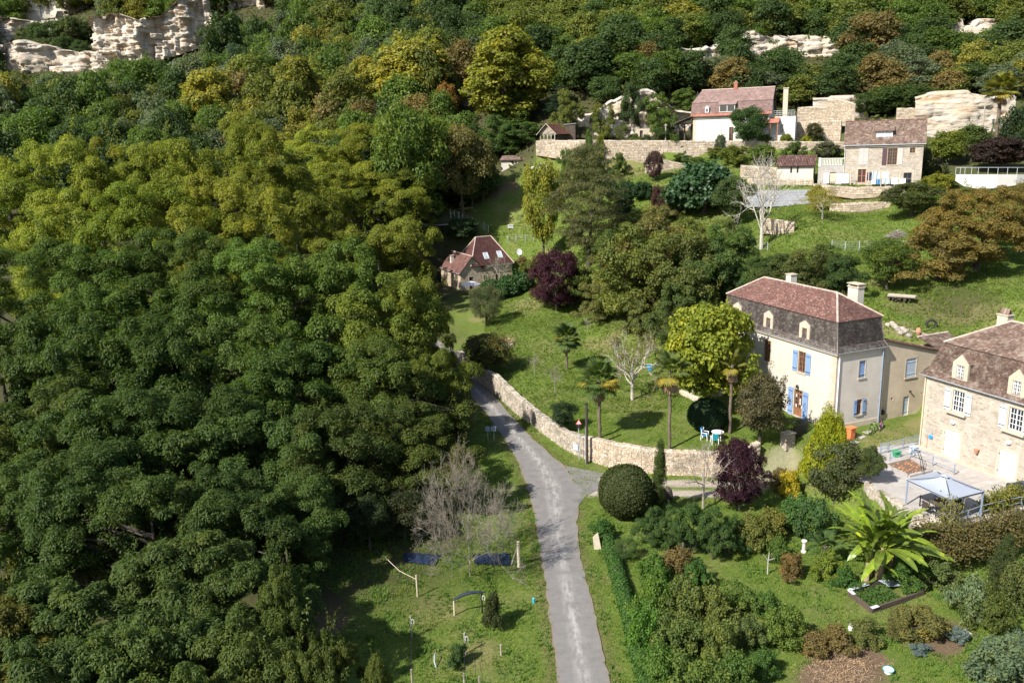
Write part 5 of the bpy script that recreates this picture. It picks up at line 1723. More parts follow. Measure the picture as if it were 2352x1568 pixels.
# ------------------------------------------------------------------ walls
def wall_run(name, label, foot, top_z, thick=.5, m='rubble', core='mortar_grey', cw=.34, ch=.19, limit=300, coping=True, proud=.05, cat='wall', both=True):
 """free-standing or retaining rubble wall along foot points (face towards the camera side); top_z one height per point"""
 foot = [np.array(p, float) for p in foot]
 r = thing(name, foot[len(foot) // 2], label, cat)
 mb = MB()
 st = []
 rr = random.Random(len(foot) * 31 + int(foot[0][0] * 10))
 for i in range(len(foot) - 1):
  a, b = foot[i], foot[i + 1]
  za, zb = min(a[2], b[2]) - .6, 0
  d = b - a; d[2] = 0
  ln = np.linalg.norm(d); u = d / ln
  n = np.array([u[1], -u[0], 0])
  ta, tb = top_z[i], top_z[i + 1]
  P = lambda x, z, q=0.: np.array([a[0], a[1], 0]) + u * x + Z3 * z - n * q
  f0 = P(0, 0); f1 = P(ln, 0)
  mb.hexa([np.array([a[0], a[1], a[2] - .6]), np.array([b[0], b[1], b[2] - .6]), np.array([b[0], b[1], b[2] - .6]) - n * thick, np.array([a[0], a[1], a[2] - .6]) - n * thick,
                 np.array([a[0], a[1], ta]), np.array([b[0], b[1], tb]), np.array([b[0], b[1], tb]) - n * thick, np.array([a[0], a[1], ta]) - n * thick])
  nrow = max(2, int(((ta - a[2]) + (tb - b[2])) / 2 / ch))
  for j in range(nrow):
   x = rr.uniform(-.2, 0)
   while x < ln:
    w = cw * rr.uniform(.45, 1.5)
    xa, xb = max(0, x) + .01, min(ln, x + w) - .01
    x += w
    if xb - xa < .07:
     continue
    q = []
    for (xx, jj) in ((xa, j + .04), (xb, j + .04), (xb, j + .96), (xa, j + .96)):
     f = xx / ln
     base = a[2] + (b[2] - a[2]) * f; tt = ta + (tb - ta) * f
     q.append((xx, base + (tt - base) * jj / nrow + rr.gauss(0, .012)))
    pr = proud * rr.uniform(.3, 1.2)
    cx = sum(t[0] for t in q) / 4; cz = sum(t[1] for t in q) / 4
    V = [P(t[0], t[1], .02) for t in q] + [P(cx + (t[0] - cx) * .86, cz + (t[1] - cz) * .82, -pr + rr.uniform(-.01, .01)) for t in q]
    st.append((V, P(cx, cz), (xb - xa)))
  if coping:
   x = 0
   while x < ln:
    w = cw * rr.uniform(.7, 1.4); xa, xb = x, min(ln, x + w) - .012; x += w
    if xb - xa < .06:
     continue
    z0, z1 = ta + (tb - ta) * xa / ln, ta + (tb - ta) * xb / ln
    h = .10 * rr.uniform(.5, 1.6)
    V = [P(xa, z0 - .03, -.04), P(xb, z1 - .03, -.04), P(xb, z1 - .03, thick + .04), P(xa, z0 - .03, thick + .04),
                     P(xa, z0 + h, rr.uniform(-.03, .05)), P(xb, z1 + h, rr.uniform(-.03, .05)), P(xb, z1 + h, thick), P(xa, z0 + h, thick)]
    st.append((V, P((xa + xb) / 2, z0), xb - xa))
 mb.build('wall_core', MT[core], r)
 F8 = [(4, 5, 6, 7), (0, 1, 5, 4), (1, 2, 6, 5), (2, 3, 7, 6), (3, 0, 4, 7)]
 def sc(i):
  px, py = pix(st[i][1])
  return -st[i][2] / depth(st[i][1]) if 0 < px < 2352 and 0 < py < 1568 else 1
 order = sorted(range(len(st)), key=sc)
 for i in order[:limit]:
  s = MB(); s.add(st[i][0], F8, rr.random()); s.build('stone', MT[m], r)
 s = MB()
 for i in order[limit:]:
  s.add(st[i][0], F8, rr.random())
 if s.V:
  s.build('small_stones', MT[m], r, kind='stuff')
 return r

_tops = [z_over(q[1], p) for p, q in zip(WALL, WALL_TOP_PX)]
_n1 = 7
wall_run('garden_wall', 'shaded grey stretch of mossy rubble garden wall along the lane, left of the utility pole', WALL[:_n1 + 1], _tops[:_n1 + 1], .5, 'rubble', 'mortar_grey')  # grey stained stone holds this stretch's shade in its colour, along with moss
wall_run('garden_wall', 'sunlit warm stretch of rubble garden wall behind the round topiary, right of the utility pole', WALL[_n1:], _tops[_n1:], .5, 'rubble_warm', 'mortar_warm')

def run_px(name, label, pts, h_or_tops, t=None, **k):
 """wall from photograph pixels: foot pixels, and either a height or top rows"""
 foot = []
 for i, p in enumerate(pts):
  foot.append(at_t(p[0], p[1], t[i]) if t is not None else G(*p))
 tops = [z_over(q, f) if not isinstance(h_or_tops, (int, float)) else f[2] + h_or_tops for f, q in zip(foot, h_or_tops if not isinstance(h_or_tops, (int, float)) else foot)]
 return wall_run(name, label, foot, tops, **k)

kw = dict(m='rubble_warm', core='mortar_warm', cw=.6, ch=.3, limit=0, proud=.07)
_ft = [GT_A + (GT_B - GT_A) * f for f in (0, .12, .25, .4, .6, .8, 1.)]
_ft = [np.array([GT_A[0] - 8.4, GT_A[1] + 4.8, 0])] + _ft
_ft = [np.array([p[0], p[1] - .25, 0]) for p in _ft]
for p, row in zip(_ft, (350, 366, 368, 370, 370, 372, 376, 380)):
 p[2] = z_over(row, p)
wall_run('terrace_wall', 'long high rubble terrace wall below the pink roofed house and the summerhouse', _ft, [GT_A[2] + (GT_B[2] - GT_A[2]) * f + .35 for f in (-.05, 0, .12, .25, .4, .6, .8, 1.)], .6, **kw)
run_px('retaining_wall', 'short pale stepped wall below the purple leaved sapling, above the meadow', [(1481, 404), (1520, 408), (1570, 404), (1610, 400)], [364, 366, 378, 372], [158, 157, 157, 157], thick=.5, **kw)
run_px('retaining_wall', 'low mossy rubble wall under the washing lines', [(1868, 432), (1905, 440), (1960, 448), (2035, 444), (2080, 440)], [424, 428, 432, 430, 428], [136, 134, 133, 132, 132], thick=.5, **kw)
run_px('retaining_wall', 'long low dry stone wall at the top of the grass field, below the yellow lawn', [(1905, 487), (1950, 488), (2000, 484), (2045, 476)], [468, 468, 466, 464], [129, 128, 128, 128], thick=.5, **kw)
run_px('retaining_wall', 'tumbled bit of dry stone wall behind the white barked tree', [(1748, 527), (1790, 531), (1824, 530)], [504, 506, 512], [123, 122, 121], thick=.5, **kw)
run_px('yard_wall', 'pale yard wall under the pantiled shed', [(1716, 430), (1760, 432), (1820, 434), (1868, 432)], [412, 413, 414, 413], [141, 140, 139, 138], thick=.4, **kw)
run_px('yard_wall', 'pale ruined wall left of the pantiled shed', [(1700, 408), (1745, 408), (1788, 410)], [380, 384, 386], [148, 147, 146], thick=.5, **kw)
run_px('terrace_wall', 'stone wall with a climbing shrub above and behind the extension', [(1830, 288), (1870, 290), (1905, 290)], [248, 246, 246], [176, 175, 174], thick=.6, **kw)
run_px('ruined_wall', 'tall ruined stone wall with a broken rounded end, above the pantiled shed', [(1898, 282), (1930, 282), (1962, 285)], [231, 228, 240], [173, 172, 171], thick=.7, **kw)
run_px('terrace_wall', 'rough wall with a small red leaved tree in front, left of the dormered roof', [(1808, 322), (1860, 322), (1930, 324)], [284, 280, 278], [165, 163, 160], thick=.6, **kw)
run_px('ruined_wall', 'sunlit stone pier standing behind the dormered roof', [(2058, 280), (2102, 280)], [250, 249], [165, 164], thick=.7, **kw)
# grey block retaining wall below the yard
r_ = thing('block_wall', at_t(1790, 460, 134), 'plain grey block retaining wall behind the white barked tree', 'wall')
_a, _b = at_t(1706, 470, 135), at_t(1868, 468, 134)
_u = unit((_b - _a) * (1, 1, 0)); _nn = np.array([_u[1], -_u[0], 0])
_lw = np.linalg.norm((_b - _a)[:2]); _zt = z_over(437, (_a + _b) / 2); _z0 = min(_a[2], _b[2]) - .3
for j in range(6):
 for i in range(26):
  _m = MB(); w_ = _lw / 26
  _x = (i + .5 + (.5 if j % 2 else 0)) * w_
  if _x + w_ / 2 > _lw + .01 + w_ * .5:
   continue
  _m.box(np.array([_a[0], _a[1], 0]) + _u * _x + Z3 * (_z0 + (_zt - _z0) * (j + .5) / 6), w_ - .02, .3, (_zt - _z0) / 6 - .02, _u, _nn, Z3)
  _m.build('block', MT['block'], r_)
# white curved retaining wall at the right with rail and benches above
r_ = thing('white_wall', at_t(2260, 425, 128), 'curved white retaining wall with a tubular rail, at the right edge above the walnut tree', 'wall')
_pts = [at_t(x, y, t) for x, y, t in ((2195, 408, 128), (2215, 420, 127), (2245, 426, 126.5), (2290, 425, 126), (2335, 418, 126), (2380, 408, 127))]
_m = MB()
for a, b in zip(_pts[:-1], _pts[1:]):
 zt = z_over(401, a); zt2 = z_over(401, b)
 d_ = unit((b - a) * (1, 1, 0)); nn_ = np.array([d_[1], -d_[0], 0])
 _m.hexa([a - Z3 * .5, b - Z3 * .5, b - Z3 * .5 - nn_ * .3, a - Z3 * .5 - nn_ * .3, np.array([a[0], a[1], zt]), np.array([b[0], b[1], zt2]), np.array([b[0], b[1], zt2]) - nn_ * .3, np.array([a[0], a[1], zt]) - nn_ * .3])
_m.build('wall_face', MT['plaster_white'], r_)
_m = MB()
for a, b in zip(_pts[:-1], _pts[1:]):
 za, zb = z_over(385, a), z_over(385, b)
 p, q = np.array([a[0], a[1] + .15, za]), np.array([b[0], b[1] + .15, zb])
 _m.tube([p, q], .04, 5); _m.tube([p, p - Z3 * 1.1], .04, 5); _m.tube([(p + q) / 2, (p + q) / 2 - Z3 * 1.1], .04, 5)
_m.build('rail', MT['galv'], r_)

# cliffs: layered limestone sheets with overhangs, standing in front of the slope
def cliff(label, pts, tops, t, seed=1, amp=1.2, back=6.0, res=1.0):
 """pts: foot pixels, tops: rows of the upper edge, t: depths"""
 rs = np.random.default_rng(seed)
 P0 = np.array([at_t(p[0], p[1], tt) for p, tt in zip(pts, t)])
 T0 = np.array([z_over(r_, p) for r_, p in zip(tops, P0)])
 seg = np.linalg.norm(np.diff(P0[:, :2], axis=0), axis=1)
 S = np.concatenate([[0], np.cumsum(seg)])
 ns = max(8, int(S[-1] / res)); s = np.linspace(0, S[-1], ns)
 X = np.interp(s, S, P0[:, 0]); Y = np.interp(s, S, P0[:, 1]); Zb = np.interp(s, S, P0[:, 2]) - 3; Zt = np.interp(s, S, T0) + np.repeat(rs.normal(0, amp * .5, ns), rs.integers(2, 7, ns))[:ns]
 dz = res * .55
 z_lo = Zb.min(); nv = max(8, int((Zt.max() - z_lo) / dz))
 d = np.stack([np.gradient(X), np.gradient(Y)], -1); d /= np.linalg.norm(d, axis=1)[:, None]
 nx_, ny_ = d[:, 1], -d[:, 0]
 V = np.zeros((nv + 3, ns, 3))
 crag = np.zeros((nv + 1, ns))
 for bs, bz, am in ((9, 12, .8), (5, 8, .5), (3, 4, .3), (2, 2, .16)):   # blocks split by joints and beds
  w = 0
  while w < ns:
   k = int(rs.integers(max(1, bs // 2), bs * 2)); j0 = int(rs.integers(-bz, 1))
   while j0 < nv + 1:
    h = int(rs.integers(max(1, bz // 2), bz * 2)); crag[max(0, j0):j0 + h, w:w + k] += rs.normal(0, am); j0 += h
   w += k
 for k in range(int(nv * .4)):                       # short recessed beds
  j0, w = int(rs.integers(0, nv)), int(rs.integers(0, ns)); crag[j0, w:w + int(rs.integers(4, 16))] -= .5
 bulge = .8 * np.sin(s * .13 + rs.uniform(0, 6)) + .5 * np.sin(s * .31 + rs.uniform(0, 6))
 for j in range(nv + 1):
  z = np.clip(z_lo + j * dz, Zb, Zt)
  off = amp * (bulge + crag[j]) + rs.normal(0, amp * .08, ns) - (z - Zb) * .10
  V[j, :, 0] = X + nx_ * off; V[j, :, 1] = Y + ny_ * off; V[j, :, 2] = z
 V[nv + 1] = V[nv]; V[nv + 1, :, 0] -= nx_ * back * .5; V[nv + 1, :, 1] -= ny_ * back * .5; V[nv + 1, :, 2] += .5
 V[nv + 2] = V[nv]; V[nv + 2, :, 0] -= nx_ * back * 1.6; V[nv + 2, :, 1] -= ny_ * back * 1.6; V[nv + 2, :, 2] += .2
 idx = np.arange((nv + 3) * ns).reshape(nv + 3, ns)
 Q = np.stack([idx[:-1, :-1], idx[:-1, 1:], idx[1:, 1:], idx[1:, :-1]], -1).reshape(-1, 4)
 o = link('cliff', np_mesh('cliff', V.reshape(-1, 3), Q, MT['cliff']), kind='structure')
 return o

cliff('', [(205, 140), (222, 150), (270, 158), (330, 140), (385, 118), (440, 100), (490, 80)], [62, 42, 28, 48, 34, -20, -30], [353, 350, 349, 350, 351, 352, 354], 1, 1.7, 7, .65)
cliff('', [(-40, 190), (10, 175), (60, 160), (130, 158), (190, 160), (230, 165)], [95, 110, 96, 112, 118, 122], [358, 356, 355, 354, 353, 352], 2, 1.3, 7, .9)
cliff('', [(-30, 115), (30, 100), (75, 80), (110, 60), (150, 40)], [40, 42, 46, 40, 36], [392, 390, 389, 389, 390], 3, 1.3, 7, .9)
cliff('', [(520, 30), (560, 30), (610, 24), (660, 10)], [-12, -20, -14, -25], [374, 372, 372, 374], 4, 1.3, 7, .9)
cliff('', [(1325, 322), (1370, 324), (1430, 324), (1490, 322), (1545, 318), (1592, 318)], [262, 258, 225, 208, 250, 258], [179, 178, 178, 178, 178, 179], 5, .7, 3, .45)
cliff('', [(1060, 245), (1085, 262), (1105, 260)], [210, 208, 225], [226, 224, 224], 6, .8, 4, .8)
cliff('', [(1225, 232), (1255, 235), (1300, 225)], [196, 194, 200], [214, 213, 213], 7, .8, 4, .8)
cliff('', [(1545, 128), (1580, 136), (1630, 132), (1665, 122)], [104, 110, 106, 100], [217, 216, 216, 217], 8, .7, 3, .6)
cliff('', [(1700, 108), (1740, 112), (1790, 122), (1830, 132)], [74, 76, 84, 98], [219, 218, 217, 216], 9, .7, 3, .6)
cliff('', [(1815, 128), (1860, 130), (1900, 122), (1930, 126)], [80, 78, 84, 96], [216, 216, 216, 216], 10, .7, 3, .6)
cliff('', [(1868, 240), (1920, 242), (1960, 240), (1995, 238)], [230, 228, 226, 226], [178, 177, 177, 177], 11, .6, 3, .6)
cliff('', [(2100, 300), (2150, 302), (2210, 302), (2270, 300), (2330, 292)], [228, 214, 212, 224, 222], [163, 162, 161, 161, 161], 12, .3, 2, .45)
cliff('', [(2180, 60), (2215, 58), (2290, 62)], [46, 48, 50], [222, 221, 221], 13, .8, 4, .8)

# the chateau on the rock, only its foot shows
def castle():
 def wall(px0, px1, py, t0, t1, hgt, m='render'):
  a, b = at_t(px0, py, t0), at_t(px1, py, t1)
  u = unit((b - a) * (1, 1, 0)); O = np.array([a[0], a[1], min(a[2], b[2]) - 3])
  return O, u, np.linalg.norm((b - a)[:2]), hgt
 O0 = at_t(80, 50, 415)
 r = thing('castle', O0, 'pale limestone castle wall on the crag at the top left corner of the picture', 'castle')
 for (x0, x1, py, t0, t1, h, m) in ((9, 75, 46, 412, 410, 34, 'render'), (62, 138, 42, 409, 411, 30, 'render'), (120, 166, 60, 410, 407, 16, 'render'), (166, 232, 56, 407, 415, 12, 'rubble_warm'), (166, 200, 30, 409, 414, 14, 'plaster_white')):
  O, u, L, H = wall(x0, x1, py, t0, t1, h)
  v = np.array([-u[1], u[0], 0])
  ops = []
  if m == 'render' and L > 10:
   ops = [(L * .42, L * .42 + 1.6, 5.0, 9.5), (L * .42, L * .42 + 1.6, 15, 20)]
  mb = MB(); walls4(mb, O, u, v, L, 10, H, ops, depth=.6)
  mb.add([O + Z3 * H, O + u * L + Z3 * H, O + u * L + v * 10 + Z3 * H, O + v * 10 + Z3 * H], [(0, 1, 2, 3)])
  wo = mb.build('castle_wall', MT[m], r)
  for o_ in ops:
   window(r, O, u, o_, 'white', cols=2, rows=3, depth=.5, fw=.2, mw=.1, panes=False)
  if m == 'render':
   pb = MB(); pb.box(O + u * (L - 1.0) - v * .6 + Z3 * H / 2, 1.6, 1.4, H - .5, u, v, Z3); pb.build('buttress', MT['cut_stone'], r)
 slope(r, at_t(192, 22, 409), at_t(228, 22, 414), at_t(222, -16, 416), at_t(196, -16, 413), 'tile_brown', .6, .5)

castle()

# doorway walled into the rock behind the terrace
O = at_t(*cA(1222, 775), 175.5); O[2] = float(ground(O[0], O[1])) - .1
r = thing('cave_doorway', O, 'pale stone doorway walled into the foot of the ochre rock face', 'doorway'); u = rot2(-.1); n = np.array([u[1], -u[0], 0])
for x, w, h in ((.35, .7, 2.6), (2.0, 1.3, 2.6)):
 mb = MB(); mb.box(O + u * x + Z3 * h / 2, w, .5, h, u, n, Z3); mb.build('jamb', MT['cut_stone'], r)
mb = MB(); mb.box(O + u * 1.35 + Z3 * 2.75, 2.7, .52, .35, u, n, Z3); mb.build('lintel', MT['cut_stone'], r)
mb = MB(); mb.box(O + u * 1.02 + Z3 * 1.25 - n * .1, .66, .1, 2.5, u, n, Z3); mb.build('door', MT['wood_dark'], r)
# ------------------------------------------------------------------ trees and plants
def leaves(rng, C, N, size, asp=.45, droop=.3, fold=.12):
 n = len(C)
 N = N / (np.linalg.norm(N, axis=1)[:, None] + 1e-9)
 t = rng.normal(0, 1, (n, 3)); t[:, 2] -= droop * 2
 t -= N * (t * N).sum(1)[:, None]
 t /= np.linalg.norm(t, axis=1)[:, None] + 1e-9
 b = np.cross(N, t)
 L = (size * rng.uniform(.65, 1.3, n))[:, None]
 W = L * asp
 V = np.empty((n, 4, 3))
 V[:, 0] = C
 V[:, 1] = C + t * L * .5 + b * W * .5 + N * L * fold
 V[:, 2] = C + t * L
 V[:, 3] = C + t * L * .5 - b * W * .5 + N * L * fold
 return V.reshape(-1, 3), np.arange(4 * n).reshape(n, 4)

def rand_dir(rng, n, zmin=-.45):
 z = rng.uniform(zmin, 1, n); a = rng.uniform(0, 2 * np.pi, n); r = np.sqrt(1 - z * z)
 return np.stack([r * np.cos(a), r * np.sin(a), z], -1)

def crown_pts(rng, R, z0, z1, nc, rc, shape, lump=.25):
 """clump centres filling an uneven envelope, mostly near its surface"""
 out = []
 ph = rng.uniform(0, 6.28, 6)
 tries = 0
 while len(out) < nc and tries < nc * 60:
  tries += 1
  f = rng.uniform(0, 1)
  a = rng.uniform(0, 6.283)
  if shape == 'round':
   pr = math.sqrt(max(0, 1 - (2 * f - 1) ** 2)) ** .8
  elif shape == 'dome':
   pr = math.sqrt(max(0, 1 - f ** 2.2)) * (.75 + .25 * min(1, f * 4))
  elif shape == 'cone':
   pr = (1 - f) ** .8 * min(1, .5 + f * 5)
  elif shape == 'col':
   pr = min(1, (1 - f) * 3.5) * min(1, .6 + f * 4)
  else:  # broad
   pr = math.sqrt(max(0, 1 - abs(2 * f - .8) ** 2.4)) if f < .9 else .55
  pr *= 1 + lump * math.sin(a * 2 + ph[0] + f * 4) + lump * .7 * math.sin(a * 3 + ph[1] - f * 5)
  rr = max(.05, rng.uniform(.35, 1) ** .5 * pr * (R - rc * .6))
  p = np.array([rr * math.cos(a), rr * math.sin(a), z0 + f * (z1 - z0)])
  if all((p[0] - q[0]) ** 2 + (p[1] - q[1]) ** 2 + (p[2] - q[2]) ** 2 > (rc * .75) ** 2 for q in out):
   out.append(p)
 return np.array(out)

def tree_mesh(name, seed, H, R, z0, nc, rc, nl, size, asp=.45, shape='round', lump=.25, droop=.3, lm=None, trunk_r=.25, up=.35, jitter=.55, bark='bark', twigs=True, sparse=1.0, lean=.05, flat=.75, bil=0, br=2.6):
 rng = np.random.default_rng(seed)
 if bil:     # big billows first, clumps over the upper and outer skin of each
  B_ = crown_pts(rng, R, z0 + br * .7, H - br * .8, bil, br, shape, lump)
  P = []
  for q in B_:
   out = np.array([q[0], q[1], 0]) / (R + 1e-6)
   r_ = br * rng.uniform(.55, 1.35)
   d = rand_dir(rng, nc // bil, -.35) + out * .6
   d /= np.linalg.norm(d, axis=1)[:, None]
   P.append(q + d * r_ * rng.uniform(.75, 1.0, (len(d), 1)) * np.array([1, 1, .95]))
  P = np.concatenate(P)
 else:
  P = crown_pts(rng, R, z0 + rc * .6, H - rc * .6, nc, rc, shape, lump)
 Cs, Ns, Rr = [], [], []
 for c in P:
  k = int(nl * rng.uniform(.6, 1.3) * sparse)
  d = rand_dir(rng, k)
  r_ = rc * rng.uniform(.8, 1.25)
  rad = r_ * rng.uniform(.35, 1.0, k) ** .6
  q = c + d * rad[:, None] * np.array([1, 1, flat])
  N = d + np.array([0, 0, up]) + rng.normal(0, jitter, (k, 3))
  N[N[:, 2] < -.3] *= -1
  Cs.append(q); Ns.append(N)
  Rr.append(np.clip(rng.normal(.45, .16) + rng.normal(0, .20, k), 0, 1))
 for k in range(14 if R < 1.5 else 10):     # sprigs breaking the outline
  c = P[rng.integers(0, len(P))]; ln = R * rng.uniform(.3, .6); d = np.array([rng.normal(0, .5), rng.normal(0, .5), 1.]); q = int(nl * .25)
  f = rng.uniform(0, 1, q)
  Cs.append(c + d * ln * f[:, None] + rng.normal(0, size * .5, (q, 3))); Ns.append(rng.normal(0, .6, (q, 3)) + np.array([0, 0, .7])); Rr.append(np.clip(rng.normal(.55, .2, q), 0, 1))
 V, Q = leaves(rng, np.concatenate(Cs), np.concatenate(Ns), size, asp, droop)
 crown = np_mesh(name + '_crown', V, Q, lm or LM, np.concatenate(Rr))
 mb = MB()
 top = np.array([lean * H * rng.uniform(-1, 1), lean * H * rng.uniform(-1, 1), z0 + (H - z0) * .6])
 tp = [np.array([0, 0, -.6]), np.array([0, 0, z0 * .4]) + top * .1, np.array([0, 0, z0]) + top * .15 * np.array([1, 1, 0]), top]
 mb.tube(tp, [trunk_r * 1.35, trunk_r, trunk_r * .8, trunk_r * .3], 7, r=.5)
 limbs = []
 K = 6 if nc > 20 else 4
 far = P[np.argsort(-np.linalg.norm(P[:, :2], axis=1))]
 for i in range(min(K, len(far))):
  tgt = far[(i * 3) % len(far)]
  f = rng.uniform(.35, .8)
  a = tp[2] * (1 - f) + top * f if rng.uniform() < .6 else tp[2]
  m = (a + tgt) / 2 + np.array([0, 0, np.linalg.norm(tgt - a) * .12])
  mb.tube([a, m, tgt], [trunk_r * .5, trunk_r * .3, trunk_r * .1], 5, r=.5)
  limbs += [a * .5 + m * .5, m, m * .5 + tgt * .5, tgt]
 limbs = np.array(limbs)
 if twigs:
  for c in P[::1 if nc < 100 else 3]:
   a = limbs[np.argmin(np.linalg.norm(limbs - c, axis=1))]
   mb.tube([a, (a + c) / 2 + np.array([0, 0, .1]), c], [trunk_r * .12, trunk_r * .08, trunk_r * .03], 3, cap=False, r=.5)
 return dict(crown=crown, trunk=mb.mesh(name + '_trunk', MT[bark]), H=H, R=R)

LIB = {}
for i in range(3):
 LIB['giant%d' % i] = tree_mesh('giant', 10 + i, 26, 9, 2, 306, .95, 320, .31, .38, ('round', 'dome', 'round')[i], .3, .8, LM, .45, .45, flat=.95, bil=34, br=2.5, twigs=False)
for i in range(3):
 LIB['mid%d' % i] = tree_mesh('mid', 15 + i, 13, 6.6, .6, 250, .75, 330, .27, .38, ('dome', 'round', 'dome')[i], .3, .8, LM, .35, .45, flat=.95, bil=32, br=1.95, twigs=False)
for i in range(2):
 LIB['near%d' % i] = tree_mesh('near', 20 + i, 10, 4.6, .8, 210, .52, 290, .24, .36, 'dome', .28, .9, LM, .2, .5, bil=28, br=1.3, flat=.95, twigs=False)
for i in range(4):
 LIB['round%d' % i] = tree_mesh('round', 30 + i, 8, 3.6, 1.6, 62, .95, 270, .26, .5, 'round', .25, .4, LM_VAR, .2)
for i in range(7):
 LIB['forest%d' % i] = tree_mesh('forest', 40 + i, 12, 4.8, 1.5, 48, 1.55, 125, .56, .55, ('round', 'dome', 'broad')[i % 3], .28, .3, LM, .25, twigs=False)
for i in range(2):
 LIB['plane%d' % i] = tree_mesh('plane', 50 + i, 20, 6.5, 3, 105, 1.5, 190, .62, .6, 'round', .2, .3, LM_VAR, .35)
LIB['bigleaf0'] = tree_mesh('bigleaf', 60, 8, 4.2, 1.6, 150, .75, 150, .30, .75, 'round', .2, .5, LM_VAR, .25)
LIB['bigleaf1'] = tree_mesh('bigleaf', 61, 6, 4.2, .6, 75, 1.0, 100, .46, .8, 'dome', .2, .3, LM_GLOSS, .25)
for i in range(4):
 LIB['shrub%d' % i] = tree_mesh('shrub', 70 + i, 2, 1.2, .02, 46, .30, 170, .15, .5, ('dome', 'broad')[i % 2], .55, .2, LM_VAR, .05, flat=1.1)
for i in range(2):
 LIB['fine%d' % i] = tree_mesh('fine', 80 + i, 6, 3.2, .9, 60, .8, 300, .22, .22, 'round', .22, .2, LM, .14, up=.2, jitter=.8)
LIB['sparse0'] = tree_mesh('sparse', 85, 6, 3.4, 1.2, 60, .9, 70, .2, .5, 'broad', .3, .3, LM_VAR, .15, bark='bark_pale')
LIB['cypress'] = tree_mesh('cypress', 90, 7, .8, .1, 60, .42, 330, .16, .25, 'col', .1, -.9, LM, .08, up=.1, jitter=.35, flat=1.5)
LIB['thuja'] = tree_mesh('thuja', 91, 5, 1.8, .1, 95, .42, 330, .20, .25, 'cone', .08, -.9, LM, .1, up=.0, jitter=.3, flat=1.9)
LIB['cedar'] = tree_mesh('cedar', 92, 14, 5, 1, 75, 1.3, 190, .45, .22, 'cone', .25, .5, LM, .3, up=.9, flat=.3)
LIB['purple'] = tree_mesh('purple', 93, 6, 3.4, .5, 85, .75, 300, .2, .5, 'round', .28, .4, LM, .12, bark='bark_grey')
for i in range(3):
 LIB['bushy%d' % i] = tree_mesh('bushy', 100 + i, 8, 3.8, .1, 110, .75, 230, .26, .5, 'dome', .35, .4, LM_VAR, .18, bil=16, br=1.3)
LIB['pine'] = tree_mesh('pine', 94, 16, 4.6, 2.0, 120, 1.25, 300, .36, .2, 'round', .35, .5, LM, .26, up=.6, flat=.38)

def ball(seed, R, H, n, size, z0=.0):
 rng = np.random.default_rng(seed)
 d = rand_dir(rng, n, -.8)
 w = 1 + .03 * np.sin(d[:, :1] * 9 + d[:, 1:2] * 7)
 C = d * w * np.array([R, R, H / 2]) * rng.uniform(.93, 1.01, (n, 1)) + np.array([0, 0, H / 2 + z0])
 V, Q = leaves(rng, C, d + rng.normal(0, .45, (n, 3)), size, .5, 0)
 crown = np_mesh('ball_crown', V, Q, LM, np.clip(rng.normal(.5, .22, n), 0, 1))
 mb = MB(); prof = [(max(.02, math.sin(a) * R * .9), H / 2 - math.cos(a) * H / 2 * .9) for a in np.linspace(.1, 3.04, 9)]
 mb.lathe((0, 0, z0), prof, 14, .2)
 tr = mb.mesh('ball_core', MT['bark']); return dict(crown=crown, trunk=tr, H=H, R=R)

LIB['topiary'] = ball(1, 2, 4, 26000, .17)

def bare_mesh(name, seed, H, R, levels=4, n0=7, m='bark_grey', tr=.13, low=.15, leaf=0, lm=None, spread=1.0):
 rng = np.random.default_rng(seed)
 mb = MB(); tips = []

 def grow(p, d, ln, r, lev):
  q = p + d * ln
  mid = p + d * ln * .5 + rng.normal(0, ln * .06, 3)
  mb.tube([p, mid, q], [r, r * .8, r * .55], 5 if lev < 2 else 3, cap=False, r=.5)
  if lev >= levels:
   tips.append(q); return
  for k in range(3 if lev < levels - 1 else 4):
   nd = d + rng.normal(0, .52, 3); nd[2] += .1 * spread
   s0 = rng.uniform(.45, 1.0)
   pp = p + (mid - p) * min(1, s0 * 2) if s0 < .5 else mid + (q - mid) * (s0 * 2 - 1)
   grow(pp, nd / np.linalg.norm(nd), ln * rng.uniform(.55, .82), max(.009, r * .6), lev + 1)
 mb.tube([(0, 0, -.5), (0, 0, H * low), (.05, 0, H * (low + .15)), (0, .1, H * (low + .32))], [tr * 1.4, tr * 1.1, tr, tr * .6], 7, r=.5)
 for k in range(n0):
  a = k * 6.283 / n0 + rng.uniform(-.3, .3)
  s = rng.uniform(.5, 1.3) * R / H * 1.4 * spread
  d = np.array([math.cos(a) * s, math.sin(a) * s, rng.uniform(.1, 1.2) if n0 > 9 else rng.uniform(.45, 1.2)]); d /= np.linalg.norm(d)
  grow(np.array([0, 0, H * rng.uniform(low * .8, low + (.3 if n0 > 9 else .1))]), d, H * .36, tr * .5, 1)
 out = dict(trunk=mb.mesh(name + '_branches', MT[m]), H=H, R=R, crown=None)
 if leaf:
  tp = np.array(tips); C = tp[rng.integers(0, len(tp), leaf)] + rng.normal(0, .14, (leaf, 3))
  V, Q = leaves(rng, C, rng.normal(0, 1, (leaf, 3)) + np.array([0, 0, .6]), .14, .5)
  out['crown'] = np_mesh(name + '_leaves', V, Q, lm or LM_VAR, rng.uniform(0, 1, leaf))
 return out

LIB['bare_big'] = bare_mesh('bare_big', 1, 8, 4.6, 6, 15, 'bark_grey', .062, .05, 900, spread=1.5)
LIB['bare_small'] = bare_mesh('bare_small', 2, 4.5, 2.4, 4, 6, 'bark_grey', .08, .3, 60)
LIB['bare_white'] = bare_mesh('bare_white', 3, 12, 4.6, 5, 6, 'bark_pale', .24, .22, 1200, spread=.8)
LIB['apple'] = bare_mesh('apple', 4, 5, 3.6, 5, 7, 'bark_pale', .14, .26, 3800, spread=1.3)

KC = 1.15

